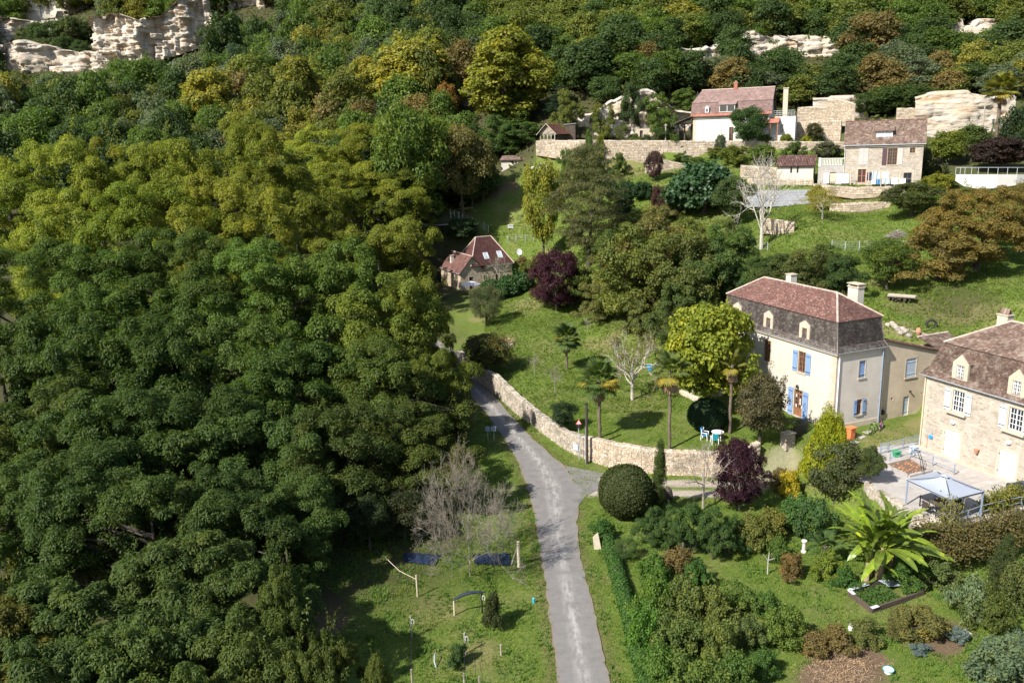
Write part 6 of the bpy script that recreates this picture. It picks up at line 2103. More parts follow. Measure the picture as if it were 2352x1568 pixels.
def put(kind, base, H, R, color, name, label, cat='tree', group=None, rz=None, tilt=0):
 L = LIB[kind]
 o = thing(name, base, label, cat, group, absolute=False)
 rz = random.uniform(0, 6.283) if rz is None else rz
 o.rotation_euler = (tilt, tilt * .5, rz)
 o.scale = (R / L['R'], R / L['R'], H / L['H'])
 t = link('trunk', L['trunk'], o)
 if L['crown'] is not None:
  c = link('crown', L['crown'], o)
  c.color = (color[0] * KC, color[1] * KC, color[2] * KC, 1)
 return o

def T(kind, px, bpy_, tpy, w, color, name, label, cat='tree', group=None, t=None, sink=0., **k):
 """tree or shrub read off the photograph: foot pixel, row of its top, width in pixels"""
 b = G(px, bpy_) if t is None else at_t(px, bpy_, t)
 if t is not None:
  b[2] = float(ground(b[0], b[1]))
 d = depth(b)
 H = max(.3, z_over(tpy, b + np.array([0, w * .25 * d / FPX * .3, 0])) - b[2])
 R = w / 2 * d / FPX
 b[2] -= sink
 return put(kind, b, H, R, color, name, label, cat, group, **k)

DK, MD, OL, YG, YL, RU, GG, BR = (.046, .072, .022), (.075, .112, .022), (.108, .122, .026), (.145, .165, .022), (.22, .20, .034), (.18, .095, .022), (.09, .11, .06), (.14, .105, .038)
LU, PU, GO, CAT = (.050, .105, .022), (.045, .014, .022), (.22, .235, .015), (.17, .19, .022)

# --- the tall feathery trees filling the left of the picture: (x, row of crown top, distance, radius, colour)
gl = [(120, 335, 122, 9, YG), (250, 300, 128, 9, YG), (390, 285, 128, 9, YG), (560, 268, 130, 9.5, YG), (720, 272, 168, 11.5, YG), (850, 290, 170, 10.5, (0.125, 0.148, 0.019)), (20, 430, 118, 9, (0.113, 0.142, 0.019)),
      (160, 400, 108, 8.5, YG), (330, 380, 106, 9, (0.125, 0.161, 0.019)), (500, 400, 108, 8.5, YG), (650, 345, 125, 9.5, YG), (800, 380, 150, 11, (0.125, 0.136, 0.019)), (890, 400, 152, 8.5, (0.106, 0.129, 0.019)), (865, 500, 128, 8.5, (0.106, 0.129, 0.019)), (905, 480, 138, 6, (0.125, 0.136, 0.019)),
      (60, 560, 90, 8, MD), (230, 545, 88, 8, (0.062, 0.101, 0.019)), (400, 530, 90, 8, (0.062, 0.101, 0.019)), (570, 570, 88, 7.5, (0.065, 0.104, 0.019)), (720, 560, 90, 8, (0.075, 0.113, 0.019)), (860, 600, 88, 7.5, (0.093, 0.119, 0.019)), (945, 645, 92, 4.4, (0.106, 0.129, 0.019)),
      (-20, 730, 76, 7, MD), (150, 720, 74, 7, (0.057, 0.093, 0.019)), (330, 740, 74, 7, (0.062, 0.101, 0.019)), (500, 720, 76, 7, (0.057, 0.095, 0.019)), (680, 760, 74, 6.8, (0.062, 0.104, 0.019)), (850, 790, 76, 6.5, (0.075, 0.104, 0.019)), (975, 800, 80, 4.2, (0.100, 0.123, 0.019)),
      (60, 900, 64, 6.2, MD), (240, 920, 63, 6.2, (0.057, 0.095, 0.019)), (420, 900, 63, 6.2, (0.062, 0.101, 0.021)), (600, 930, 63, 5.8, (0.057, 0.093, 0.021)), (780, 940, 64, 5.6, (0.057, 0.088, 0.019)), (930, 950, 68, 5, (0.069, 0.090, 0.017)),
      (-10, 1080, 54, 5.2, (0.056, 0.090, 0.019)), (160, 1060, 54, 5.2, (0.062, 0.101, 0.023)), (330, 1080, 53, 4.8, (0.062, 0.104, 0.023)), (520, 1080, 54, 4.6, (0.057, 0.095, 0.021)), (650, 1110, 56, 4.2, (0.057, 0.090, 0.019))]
ORD = ('first', 'second', 'third', 'fourth', 'fifth', 'sixth', 'seventh', 'eighth', 'ninth', 'tenth', 'eleventh', 'twelfth')
ROWS = ((7, 'back'), (8, 'second'), (7, 'third'), (7, 'fourth'), (6, 'fifth'), (5, 'front'))
_rowof = [(nm, sum(q[0] for q in ROWS[:k]), n_) for k, (n_, nm) in enumerate(ROWS) for _ in range(n_)] + [('front', 0, 1)] * 9
for i, (px, py, t, R, c) in enumerate(gl):
 py += (-22, 10, 24, -8, 14, -16)[i % 6] * (1 if py < 700 else .6)
 cj = (1.15, .88, 1.0, .8, 1.25, .95, 1.1)[i % 7]; cj *= .84 if i >= 22 else 1.08; c = (c[0] * cj * (1.1 if i % 4 == 1 else 1.0), c[1] * cj * .97, c[2] * cj)  # leaf colour carries light: lower rows dimmed as shaded, upper rows lifted as sunlit
 p = at_t(px, py, t)
 gz = float(ground(p[0], p[1]))
 nm, k0, n_ = _rowof[i]
 k = sum(1 for q in gl[k0:k0 + n_] if q[0] < px)
 low = i >= 22
 hh = max(6., p[2] - gz + .3)
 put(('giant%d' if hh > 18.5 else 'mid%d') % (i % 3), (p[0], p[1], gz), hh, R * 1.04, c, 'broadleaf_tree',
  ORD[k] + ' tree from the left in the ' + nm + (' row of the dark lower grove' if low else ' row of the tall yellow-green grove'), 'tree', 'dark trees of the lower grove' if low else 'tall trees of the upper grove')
# near trees at the bottom left
for i, (px, py, t, R, c) in enumerate([(395, 1225, 45, 4.6, (.058, .082, .02)), (560, 1290, 44, 3.6, (.06, .085, .02)), (120, 1330, 42, 4.2, (.06, .088, .022)), (-20, 1380, 40, 3.6, (.09, .085, .016)), (300, 1420, 37, 4.0, (.062, .09, .022)),
                                       (520, 1420, 38, 3.4, (.07, .092, .02)), (640, 1300, 43, 2.0, (.07, .092, .02)), (60, 1480, 35, 3.4, (.058, .085, .022)), (700, 1480, 37, 1.9, (.07, .09, .02)), (790, 1470, 38, 1.7, (.082, .092, .018)), (860, 1500, 37.5, 1.1, (.075, .092, .02)), (420, 1520, 34, 2.8, (.07, .095, .02))]):
 p = at_t(px, py, t); gz = float(ground(p[0], p[1])); k = (7, 9, 1, 0, 3, 4, 2, 8, 6, 10, 11, 5)[i]
 put('near%d' % (i % 2), (p[0], p[1], gz), max(2., p[2] - gz), R, c, 'leafy_tree', ORD[k] + ' tree from the left in the leafy clump at the bottom left', 'tree', 'trees of the bottom left clump')

# --- the wood on the hillside
_rw = random.Random(8)
KEEP = [(200, -5, 480, 142, 365), (-5, 95, 225, 166, 362), (0, 0, 235, 75, 400), (520, -5, 640, 26, 385), (1325, 200, 1590, 325, 180), (1055, 205, 1108, 262, 255), (1228, 190, 1300, 236, 210), (1555, 100, 1655, 120, 218), (1715, 74, 1820, 108, 218), (1840, 76, 1915, 110, 218),
  (1580, 190, 1800, 330, 185), (1800, 222, 2000, 330, 178), (2095, 205, 2335, 320, 166), (2190, 46, 2270, 58, 222), (1905, 230, 2120, 330, 178), (2255, 160, 2352, 300, 172)]
kinds = [(DK, 'holm_oak', 'dark green rounded tree in the wood on the hillside', 'dark trees of the hillside wood'), (MD, 'green_tree', 'mid green rounded tree in the wood on the hillside', 'green trees of the hillside wood'),
         (OL, 'olive_green_tree', 'olive green rounded tree in the wood on the hillside', 'olive trees of the hillside wood'), ((.17, .155, .03), 'yellowing_tree', 'yellowing tree in the wood on the hillside', 'yellowing trees of the hillside wood'),
         (BR, 'brownish_tree', 'brownish tree in the wood on the hillside', 'brown trees of the hillside wood'), (GG, 'grey_green_tree', 'grey green tree in the wood on the hillside', 'grey green trees of the hillside wood')]
_cells = []
y = 150.
while y < 470:
 sp = 5.6 + (y - 150) * .017
 x = -290.
 while x < 200:
  _cells.append((x + _rw.uniform(-.42, .42) * sp, y + _rw.uniform(-.42, .42) * sp, sp))
  x += sp
 y += sp * .95
_xy = np.array([(c[0], c[1]) for c in _cells]); _gz = ground(_xy[:, 0], _xy[:, 1])
_gs = sdist(GAMB, _xy[:, 0], _xy[:, 1]); _ls = sdist(LAUN, _xy[:, 0], _xy[:, 1])
nfor = 0
FOREST = []
for (x, y, sp), gz, gs, ls in zip(_cells, _gz, _gs, _ls):
 right = x > -5
 if gs > -2 or ls > -2:
  continue
 fx, fy = pix((x, y, gz))
 if right and (y < 176 or (fy > 250 and x > 8) or (fx > 1110 and fy > 330)):
  continue
 big = _rw.random() < .22; H = sp * _rw.uniform(1.0, 1.6) * (1.05 if right else 1.5) * (1.35 if big else 1); R = sp * _rw.uniform(.6, .85) * (1.3 if big else 1)
 tx, ty = pix((x, y, gz + H * .6))
 if not (-70 < tx < 2420 and -60 < ty < 420):
  continue
 if not right and y < 165 and fx < 900:
  continue
 d = depth((x, y, gz))
 bad = False
 rp = R * FPX / d; hp = H * FPX / d
 for (x0, y0, x1, y1, tc) in KEEP:
  if d < tc and tx + rp * .6 > x0 and tx - rp * .6 < x1 and ty + hp * .3 > y0 and ty - hp * .40 < y1 - (y1 - y0) * (.08 if x0 < 300 else .3):
   bad = True
 if bad:
  continue
 v = math.sin(x * .045 + 1) + math.sin(y * .05 + x * .02) + _rw.gauss(0, .9)
 if right:
  k = 2 if v > .9 else (1 if v > -.1 else (0 if v > -1.2 else _rw.choice((4, 5, 3, 2))))
 else:
  k = 0 if v > .5 else (1 if v > -.4 else (5 if v > -1.0 else _rw.choice((2, 2, 3, 4))))
 c, nm, lb, grp = kinds[k]
 j = _rw.uniform(.8, 1.2)
 FOREST.append((x, y, gz, H, R, k))
 put('forest%d' % _rw.randrange(7), (x, y, gz), H, R, tuple(a * j for a in c), nm, lb, 'tree', grp)
 nfor += 1
print('forest', nfor)

for i, (a, b, c, w) in enumerate([(60, 110, 62, 46), (95, 118, 50, 60), (135, 125, 45, 66), (175, 125, 40, 70), (205, 120, 50, 50), (150, 140, 85, 56), (100, 140, 88, 50), (190, 145, 92, 46), (60, 145, 108, 40), (250, 40, -5, 60), (300, 45, 5, 60), (345, 40, 0, 60)]):
 T('forest%d' % (i % 7), a, b, c, w, DK if i % 3 else (.07, .085, .03), 'holm_oak', 'dark oak clinging to the pale cliff below the castle', 'tree', 'dark oaks on the castle cliff', t=(376, 374, 372, 371, 372, 362, 363, 360, 364, 372, 371, 371)[i])
# --- single trees of the slope, back to front
for i, (a, b, c, w) in enumerate([(1512, 290, 218, 84), (1385, 275, 236, 52), (1450, 222, 188, 56), (1575, 262, 205, 76), (1300, 250, 205, 60)]):
 T('bushy%d' % (i % 3), a, b, c, w, (MD, OL, DK)[i % 3], 'cliff_bush', 'bush growing on the ochre rock face left of the pink roofed house', 'bush', 'bushes of the ochre rock face', t=177 + (i in (3, 6)) * 8)
T('plane0', 490, 300, 158, 132, YL, 'plane_tree', 'golden yellow round tree standing alone among dark trees, left of the middle', t=232)
T('plane1', 690, 290, 130, 105, (.15, .15, .026), 'plane_tree', 'tall half yellow half green tree behind the grove', t=226)
T('plane1', 848, 290, 132, 92, YL, 'plane_tree', 'narrower yellow plane tree left of the broad golden one', t=220)
T('plane0', 955, 290, 88, 165, YL, 'plane_tree', 'broad golden plane tree on the slope above the grove', t=218)
T('plane1', 1168, 330, 66, 190, (.165, .165, .024), 'plane_tree', 'tallest yellow-green plane tree, rising to the left of the summerhouse', t=196)
T('forest1', 1027, 275, 188, 62, RU, 'copper_tree', 'small rust brown tree between the two golden planes', t=208)
T('cedar', 1287, 330, 190, 78, (.025, .045, .022), 'cedar_tree', 'dark drooping cedar behind the summerhouse', t=190)
T('cedar', 555, 290, 95, 95, (.03, .05, .032), 'cedar_tree', 'blue-green cedar in the wood below the cliff', t=270)
T('round1', 940, 420, 232, 200, (.085, .12, .02), 'locust_tree', 'fresh green spreading tree in front of the golden planes', t=158)
T('round2', 1062, 470, 285, 128, (.125, .108, .034), 'round_tree', 'big brownish green round tree above the cottage, left of the cream store', t=164)
for i, (a, b, c, w) in enumerate([(1140, 360, 268, 85), (1195, 345, 280, 80), (1175, 368, 318, 90), (1240, 365, 330, 50)]):
 T('bushy%d' % (i % 3), a, b, c, w * 1.15, (.06, .10, .024), 'lush_bush', 'lush dark green bush in the thicket between the summerhouse and the cream store', 'bush', 'bushes of the thicket', t=186)
T('round3', 1035, 475, 430, 60, (.05, .07, .02), 'clipped_bush', 'low dark rounded bush at the left edge of the meadow', 'bush')
T('round0', 1062, 560, 500, 82, (.035, .06, .022), 'fruit_tree', 'dark small fruit tree by the meadow fence, behind the cottage')
T('pine', 1352, 640, 322, 165, (.085, .088, .032), 'pine_tree', 'tall feathery pine with reddish trunk in the middle of the meadow', t=137)
T('round1', 1248, 560, 362, 92, (.19, .19, .025), 'yellow_tree', 'yellow-green tree leaning against the tall pine', t=146)
T('purple', 1278, 718, 574, 135, PU, 'plum_tree', 'purple leaved tree with greyish bare twigs, right of the cottage', t=127)
T('fine0', 1118, 748, 655, 92, (.085, .095, .042), 'olive_tree', 'grey green round tree on the lawn below the cottage hedge')
for i, (a, b, c, w, col) in enumerate([(1450, 735, 520, 175, OL), (1560, 735, 530, 160, (0.094, 0.106, 0.026)), (1500, 690, 500, 140, (0.125, 0.112, 0.034)), (1640, 715, 560, 130, (0.062, 0.094, 0.024)), (1415, 690, 560, 110, (0.106, 0.106, 0.026)), (1600, 670, 540, 110, (0.088, 0.125, 0.024)), (1680, 690, 600, 90, (0.044, 0.075, 0.022)), (1560, 790, 640, 110, (0.069, 0.094, 0.024))]):
 T('bushy%d' % (i % 3), a, b, c, w * 1.1, col, 'oak_tree', 'olive brown oak in the dense thicket between the pine and the manor roof', 'tree', 'oaks of the middle thicket')
for i, (a, b, c, w, col) in enumerate([(1330, 700, 600, 90, (0.100, 0.125, 0.029)), (1380, 740, 650, 90, (0.125, 0.125, 0.036)), (1400, 640, 530, 90, (0.075, 0.106, 0.026)), (1470, 780, 690, 80, (0.112, 0.125, 0.036)), (1530, 640, 520, 120, (0.138, 0.125, 0.036)), (1580, 600, 500, 100, (0.112, 0.131, 0.029)), (1640, 640, 520, 100, (0.075, 0.119, 0.026)), (1510, 560, 470, 80, (0.138, 0.131, 0.041)), (1700, 620, 520, 80, (0.075, 0.112, 0.026)), (1460, 560, 480, 70, (0.094, 0.119, 0.029)), (1660, 600, 500, 60, (0.100, 0.125, 0.029)), (1730, 680, 590, 70, (0.062, 0.100, 0.024))]):
 T('bushy%d' % (i % 3), a, b, c, w, col, 'thicket_tree', 'loose olive green small tree in the scrubby thicket left of the manor roof', 'tree', 'small trees of the scrubby thicket')
for i, (a, b, c, w, col) in enumerate([(1370, 380, 345, 44, OL), (1422, 378, 350, 36, MD), (1562, 380, 352, 44, MD), (1645, 380, 338, 50, OL), (1300, 372, 340, 50, MD)]):
 T('bushy%d' % (i % 3), a, b, c, w, col, 'wall_shrub', 'shrub growing at the foot of the long terrace wall', 'bush', 'shrubs at the foot of the terrace wall', t=160)
T('bigleaf1', 1618, 490, 372, 175, (.032, .065, .024), 'fig_tree', 'broad dark big leaved fig tree below the terrace walls', t=139)
T('round2', 1680, 560, 405, 85, (.06, .085, .026), 'ash_tree', 'loose green tree close left of the white barked tree', t=131)
T('round0', 1600, 395, 360, 40, MD, 'small_bush', 'small round bush on the wall beside the fig tree', 'bush')
T('bare_white', 1748, 572, 362, 125, (.12, .11, .04), 'white_barked_tree', 'nearly leafless tree with white bark and forked limbs below the grey block wall')
T('sparse0', 1885, 560, 430, 95, (.2, .17, .03), 'ivy_tree', 'thin tree with yellow foliage on its trunks, right of the white barked tree', t=124)
T('round3', 1876, 480, 424, 42, (.2, .18, .03), 'yellow_bush', 'upright yellow bush at the end of the grey block wall', 'bush', t=129)
for i, (a, b, c, w, col) in enumerate([(1790, 690, 585, 105, (.06, .08, .022)), (1850, 700, 570, 130, (.075, .085, .024)), (1930, 690, 590, 100, (.045, .075, .02)), (1770, 660, 590, 80, (.04, .065, .02)), (1900, 640, 560, 90, (.06, .085, .02))]):
 T('bushy%d' % (i % 3), a, b, c, w, col, 'hedgerow_tree', 'bushy green tree in the hedgerow behind the manor chimneys', 'tree', 'trees of the hedgerow behind the manor')
T('round1', 2036, 668, 545, 108, (.075, .105, .018), 'green_tree', 'bright green round tree behind the log pile')
T('round2', 2092, 520, 418, 125, (.06, .07, .02), 'hawthorn_tree', 'dark green scrubby tree below the house with the washing', t=119)
T('mid0', 2235, 672, 425, 260, (.17, .125, .034), 'walnut_tree', 'great brownish gold walnut tree at the right, above the lawn', t=97)
T('bushy1', 2150, 672, 520, 175, (.15, .115, .032), 'walnut_tree', 'smaller brown leaved tree against the left side of the great walnut', t=95)
T('mid1', 2345, 560, 410, 160, (.14, .11, .032), 'walnut_tree', 'brownish tree cut by the right edge beside the great walnut', t=104)
T('bigleaf0', 2300, 400, 315, 125, (.035, .022, .018), 'copper_beech', 'dark maroon brown tree at the right edge below the rock face', t=138)
for i, (a, b, c, w, col) in enumerate([(2165, 385, 300, 80, (.11, .13, .02)), (2230, 370, 285, 90, (.06, .085, .02)), (2330, 330, 240, 70, (.03, .05, .02)), (2190, 350, 300, 60, (.12, .14, .02)), (2350, 380, 270, 70, (.05, .07, .02))]):
 T('forest%d' % i, a, b, c, w, col, 'terrace_shrub', 'green shrub in the bank beneath the palm at the right edge', 'bush', 'shrubs of the right hand bank', t=146)
T('round1', 1718, 318, 243, 88, (.04, .075, .02), 'clipped_lime', 'round clipped tree on a thin trunk in front of the pink roofed house', t=159.5)
T('round2', 1518, 330, 292, 40, (.05, .08, .022), 'ball_shrub', 'round green shrub on the terrace edge beside the lamp post', 'bush', t=162.5)
T('fine1', 1428, 318, 286, 34, (.09, .10, .03), 'small_tree', 'tiny pale tree in front of the ochre rock face', t=168)
T('purple', 1502, 416, 345, 40, (.06, .03, .03), 'plum_sapling', 'purple leaved sapling in front of the short pale wall')
T('round0', 1868, 322, 282, 42, (.06, .06, .02), 'red_tree', 'small dark reddish green tree left of the dormered roof', t=160)
for i, (a, b, c, w, col) in enumerate([(1460, 322, 308, 22, MD), (1485, 322, 310, 20, DK), (1500, 322, 312, 18, GG), (1380, 322, 308, 20, YG), (1352, 320, 304, 26, MD), (1545, 322, 308, 30, MD), (1805, 322, 308, 26, YG), (1855, 326, 312, 24, GO), (1882, 326, 314, 26, LU), (1755, 322, 310, 30, MD), (1655, 322, 310, 26, GG)]):
 T('shrub%d' % (i % 4), a, b, c, w, col, 'terrace_plant', 'small clipped plant in the row along the upper terrace', 'plant', 'plants along the upper terrace', t=163 - i * .2 if a < 1600 else 160)
for i, (a, b, c, w, col) in enumerate([(1408, 458, 418, 45, DK), (1440, 458, 418, 50, DK), (1475, 456, 418, 50, DK)]):
 T('shrub%d' % i, a, b, c, w, (.03, .06, .022), 'laurel_hedge', 'section of the dark laurel hedge across the green slope right of the pine', 'hedge', 'sections of the laurel hedge')
for i, (a, b, c, w, col, lb) in enumerate([(1425, 510, 455, 58, (.035, .062, .02), 'dark round bush on the green slope right of the pine'), (1512, 480, 430, 34, (.07, .035, .03), 'reddish dry bush beneath the purple sapling'), (1545, 500, 465, 70, (.09, .085, .03), 'olive scrubby bush under the fig tree'),
                                          (1690, 378, 335, 60, (.10, .12, .02), 'squared yellow-green hedge below the terrace wall'), (1752, 376, 335, 75, (.08, .115, .02), 'long squared green hedge right of the yellow-green one'), (1825, 366, 328, 50, (.06, .09, .022), 'bright bush on the slope above the pantiled shed'),
                                          (1900, 362, 326, 55, (.07, .075, .04), 'grey green scrub beside the drain of the dormered house'), (2160, 436, 400, 60, (.16, .16, .02), 'yellow edged bush left of the white wall'), (2120, 420, 345, 60, (.06, .07, .025), 'scrubby bush at the right corner of the dormered house'),
                                          (2050, 400, 358, 60, (.11, .12, .05), 'thin vine over the pergola of the dormered house')]):
 T('shrub%d' % (i % 4), a, b, c, w, col, 'bush', lb, 'bush')
for i, (a, b, c, w) in enumerate([(1985, 262, 212, 60), (2040, 238, 196, 110), (2105, 228, 190, 80), (2020, 270, 232, 80), (2060, 262, 220, 70)]):
 T('forest%d' % i, a, b, c, w, (.05, .075, .02), 'ivy_mass', 'ivy mass hanging over the terrace walls behind the dormered house', 'ivy', 'ivy over the upper terrace walls', t=178)

# --- the manor garden
T('bigleaf0', 1626, 902, 696, 222, CAT, 'catalpa_tree', 'yellow-green tree with very large leaves against the manor front', t=81)
T('apple', 1452, 918, 756, 150, (.14, .12, .04), 'apple_tree', 'old pale branched apple tree with thin leaves between the palms')
T('round3', 1745, 1022, 858, 125, (.085, .075, .035), 'viburnum_bush', 'tall brownish olive bush in front of the manor door', 'bush')
T('topiary', 1625, 988, 915, 92, (.022, .045, .018), 'round_bush', 'dark green rounded bush behind the blue chairs', 'bush')
T('round0', 1118, 860, 765, 125, (.09, .085, .024), 'wall_bush', 'bushy ivy clad shrub overhanging the far end of the garden wall', 'bush')
T('round2', 1295, 990, 922, 62, (.028, .048, .018), 'dark_bush', 'small dark bush behind the mossy garden wall', 'bush')
T('bare_small', 1275, 905, 835, 50, OL, 'bare_sapling', 'little leafless sapling on the shaded lawn by the first palm')
T('bare_small', 1228, 862, 810, 36, OL, 'bare_sapling', 'tiny white leafless sapling on the lawn near the stone trough')
for i, (a, b, c, w) in enumerate([(1128, 690, 640, 60), (1165, 682, 632, 65), (1200, 668, 625, 60)]):
 T('bigleaf1', a, b, c, w, (.035, .075, .02), 'cottage_hedge', 'section of the glossy hedge in front of the cottage', 'hedge', 'sections of the cottage hedge')
T('bare_small', 1148, 662, 580, 60, OL, 'bare_climber', 'bare climbing plant on the cottage front', 'plant', t=140)
for i, (a, b, c, w, col) in enumerate([(1215, 640, 600, 40, OL), (1235, 628, 592, 40, YG), (1200, 610, 590, 36, BR)]):
 T('shrub%d' % i, a, b, c, w, col, 'bank_shrub', 'weedy shrub on the bank behind the cottage', 'bush', 'weedy shrubs behind the cottage')
T('bare_small', 1350, 760, 728, 26, OL, 'bare_sapling', 'thin pale sapling at the edge of the olive thicket')

# --- along the track and in the lower garden
T('topiary', 1437, 1184, 1067, 122, (.050, .062, .020), 'topiary_ball', 'large clipped box ball at the road junction', 'topiary')
T('cypress', 1510, 1180, 1006, 30, (.055, .078, .020), 'cypress_tree', 'slim upright cypress beside the clipped box ball', tilt=.04)
T('bare_small', 1615, 1168, 1008, 150, OL, 'bare_tree', 'small leafless spreading tree in front of the purple plum')
T('purple', 1698, 1172, 1005, 112, (.035, .012, .020), 'plum_tree', 'dense dark purple plum tree by the track')
T('thuja', 1893, 1112, 942, 118, GO, 'thuja_tree', 'golden green pointed conifer below the manor corner')
T('thuja', 1920, 1090, 958, 70, GO, 'thuja_tree', 'second lower tip of golden conifer, on the right side of the first')
T('round1', 1918, 1155, 1004, 125, (.080, .092, .038), 'laurel_bush', 'large pale speckled bush in front of the golden conifer', 'bush')
T('round2', 1998, 1112, 1022, 55, (.065, .085, .025), 'small_tree', 'slender leafy small tree right of the speckled bush')
T('shrub0', 1812, 1140, 1082, 60, (.30, .24, .02), 'yellow_bush', 'bush with bright yellow flowers beside the purple plum', 'bush')
T('shrub1', 1795, 1120, 1080, 55, BR, 'brown_bush', 'brownish bush just left of the yellow flowers', 'bush')
for i, (a, b, c, w) in enumerate([(1500, 1258, 1165, 62), (1545, 1265, 1160, 62), (1592, 1272, 1155, 66), (1636, 1285, 1165, 66), (1675, 1270, 1180, 55)]):
 T('bushy%d' % (i % 3), a, b, c, w * 1.15, (.052, .09, .024), 'laurel_shrub', 'upright dark laurel in the row behind the vegetable garden', 'bush', 'dark laurels behind the vegetable garden')
sh = [(1437, 1285, 1235, 62, (0.072, 0.117, 0.033), 'fine0', 'drooping grassy clump below the clipped ball'), (1385, 1240, 1195, 55, LU, 'shrub0', 'bright low bush by the broken stone post'),
      (1555, 1325, 1262, 75, BR, 'shrub2', 'rusty brown shrub below the dark laurels'), (1600, 1345, 1290, 60, LU, 'shrub1', 'fresh green bush between rusty shrub and sunny lawn'),
      (1505, 1345, 1275, 70, (0.072, 0.130, 0.022), 'shrub3', 'green bush at the left end below the dark laurels'), (1722, 1265, 1180, 75, (0.120, 0.130, 0.031), 'shrub2', 'yellowing shrub at the foot of the purple plum'),
      (1770, 1240, 1170, 80, (0.132, 0.130, 0.028), 'shrub0', 'orange tinged shrub right of the yellowing one'), (1825, 1215, 1145, 80, (0.060, 0.117, 0.029), 'shrub1', 'blue-green bush below the yellow flowers'),
      (1870, 1235, 1150, 80, (0.054, 0.098, 0.029), 'shrub3', 'dark leafy bush left of the banana plant'), (1790, 1290, 1235, 55, (0.072, 0.117, 0.022), 'shrub2', 'low leafy shrub right of the dry stick cross'),
      (1815, 1325, 1272, 62, (0.144, 0.098, 0.033), 'shrub0', 'dry reddish shrub beside the stick cross'), (1900, 1330, 1270, 65, (0.120, 0.156, 0.022), 'shrub1', 'yellow-green bush at the left foot of the banana plant'),
      (1940, 1345, 1300, 60, LU, 'shrub2', 'low green ground cover bush in front of the banana plant'), (2080, 1345, 1290, 80, (0.060, 0.111, 0.022), 'shrub3', 'dark green bush at the right foot of the banana plant'),
      (2160, 1350, 1290, 80, (0.084, 0.111, 0.033), 'shrub1', 'grey green bush at the base of the terrace bank'), (2228, 1428, 1325, 78, (0.132, 0.169, 0.077), 'shrub0', 'silvery clipped shrub on the right lawn'),
      (2265, 1445, 1352, 88, (0.072, 0.091, 0.020), 'shrub2', 'dark olive shrub on the right lawn, beside the silvery one'), (2300, 1580, 1480, 130, (0.096, 0.130, 0.066), 'shrub3', 'large grey green bush in the bottom right corner'),
      (2345, 1530, 1455, 80, (0.102, 0.137, 0.083), 'shrub1', 'pale grey bush at the right edge of the corner'), (2335, 1395, 1290, 80, (0.084, 0.098, 0.028), 'shrub2', 'tangled bush at the right edge below the terrace'),
      (2115, 1462, 1400, 95, (0.120, 0.111, 0.033), 'shrub3', 'brown fern bed in front of the cold frame'), (2060, 1455, 1415, 60, (0.108, 0.104, 0.033), 'shrub0', 'small brown fern left of the fern bed'),
      (2150, 1448, 1418, 50, GG, 'shrub1', 'grey plant in the stone edged bed'), (2200, 1470, 1440, 45, (0.120, 0.156, 0.143), 'shrub2', 'blue-grey cabbages in the stone edged bed'),
      (2110, 1500, 1478, 40, (0.108, 0.143, 0.132), 'shrub3', 'blue-grey cabbage on the dug soil'), (1800, 1480, 1395, 90, (0.090, 0.130, 0.024), 'shrub1', 'green bush on the sunny lawn left of the cold frame'),
      (1870, 1500, 1452, 75, BR, 'shrub0', 'brown shrub at the left of the dry row'), (1925, 1490, 1440, 75, BR, 'shrub2', 'rusty shrub in the middle of the dry row'), (1985, 1475, 1425, 70, (0.108, 0.117, 0.033), 'shrub3', 'olive shrub at the right of the dry row')]
for (a, b, c, w, col, kd, lb) in sh:
 T(kd, a, b, c, w, col, 'garden_shrub', lb, 'bush')
for i, (a, b, c, w, col) in enumerate([(1500, 1420, 1330, 90, (0.084, 0.140, 0.022)), (1575, 1430, 1335, 100, (0.096, 0.119, 0.029)), (1640, 1440, 1350, 85, (0.108, 0.126, 0.029)), (1560, 1510, 1410, 110, (0.090, 0.119, 0.029)), (1650, 1530, 1430, 100, (0.102, 0.126, 0.029)), (1480, 1500, 1400, 80, (0.072, 0.147, 0.022)), (1510, 1590, 1480, 100, (0.072, 0.126, 0.022)),
                                      (1600, 1620, 1505, 120, (0.090, 0.126, 0.026)), (1690, 1600, 1500, 95, (0.072, 0.119, 0.024)), (1720, 1480, 1420, 75, (0.084, 0.112, 0.033)), (1750, 1550, 1490, 70, (0.054, 0.105, 0.022)), (1700, 1400, 1340, 70, (0.090, 0.133, 0.026)), (1765, 1420, 1360, 60, (0.072, 0.126, 0.026))]):
 T('shrub%d' % (i % 4), a, b, c, w, col, 'border_shrub', 'olive green shrub in the dense border right of the road', 'bush', 'shrubs of the dense border')
T('cypress', 2283, 1360, 1225, 44, (.055, .072, .024), 'juniper_tree', 'leaning dark juniper at the right edge below the terrace', tilt=.12)
# bottom left
T('bare_big', 1080, 1322, 1035, 190, (.14, .12, .04), 'bare_tree', 'big leafless tree with dense pale twigs on the left verge of the road')
T('round3', 1055, 1120, 1020, 90, (.09, .085, .03), 'verge_bush', 'thin yellowing bush behind the big leafless tree', 'bush', t=66)
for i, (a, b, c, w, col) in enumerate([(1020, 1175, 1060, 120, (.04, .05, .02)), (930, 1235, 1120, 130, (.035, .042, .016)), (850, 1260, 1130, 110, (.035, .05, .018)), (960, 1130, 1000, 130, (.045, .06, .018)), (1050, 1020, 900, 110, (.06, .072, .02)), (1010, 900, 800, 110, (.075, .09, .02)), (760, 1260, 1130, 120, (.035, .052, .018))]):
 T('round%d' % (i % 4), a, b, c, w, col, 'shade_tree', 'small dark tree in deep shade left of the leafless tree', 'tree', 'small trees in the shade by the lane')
T('shrub2', 1135, 1440, 1362, 48, (.05, .06, .02), 'round_shrub', 'small dark rounded shrub among the vine posts', 'bush')
T('shrub0', 1052, 1525, 1478, 46, (.06, .10, .03), 'blue_green_plant', 'blue-green bushy plant beside the bent hose', 'plant')

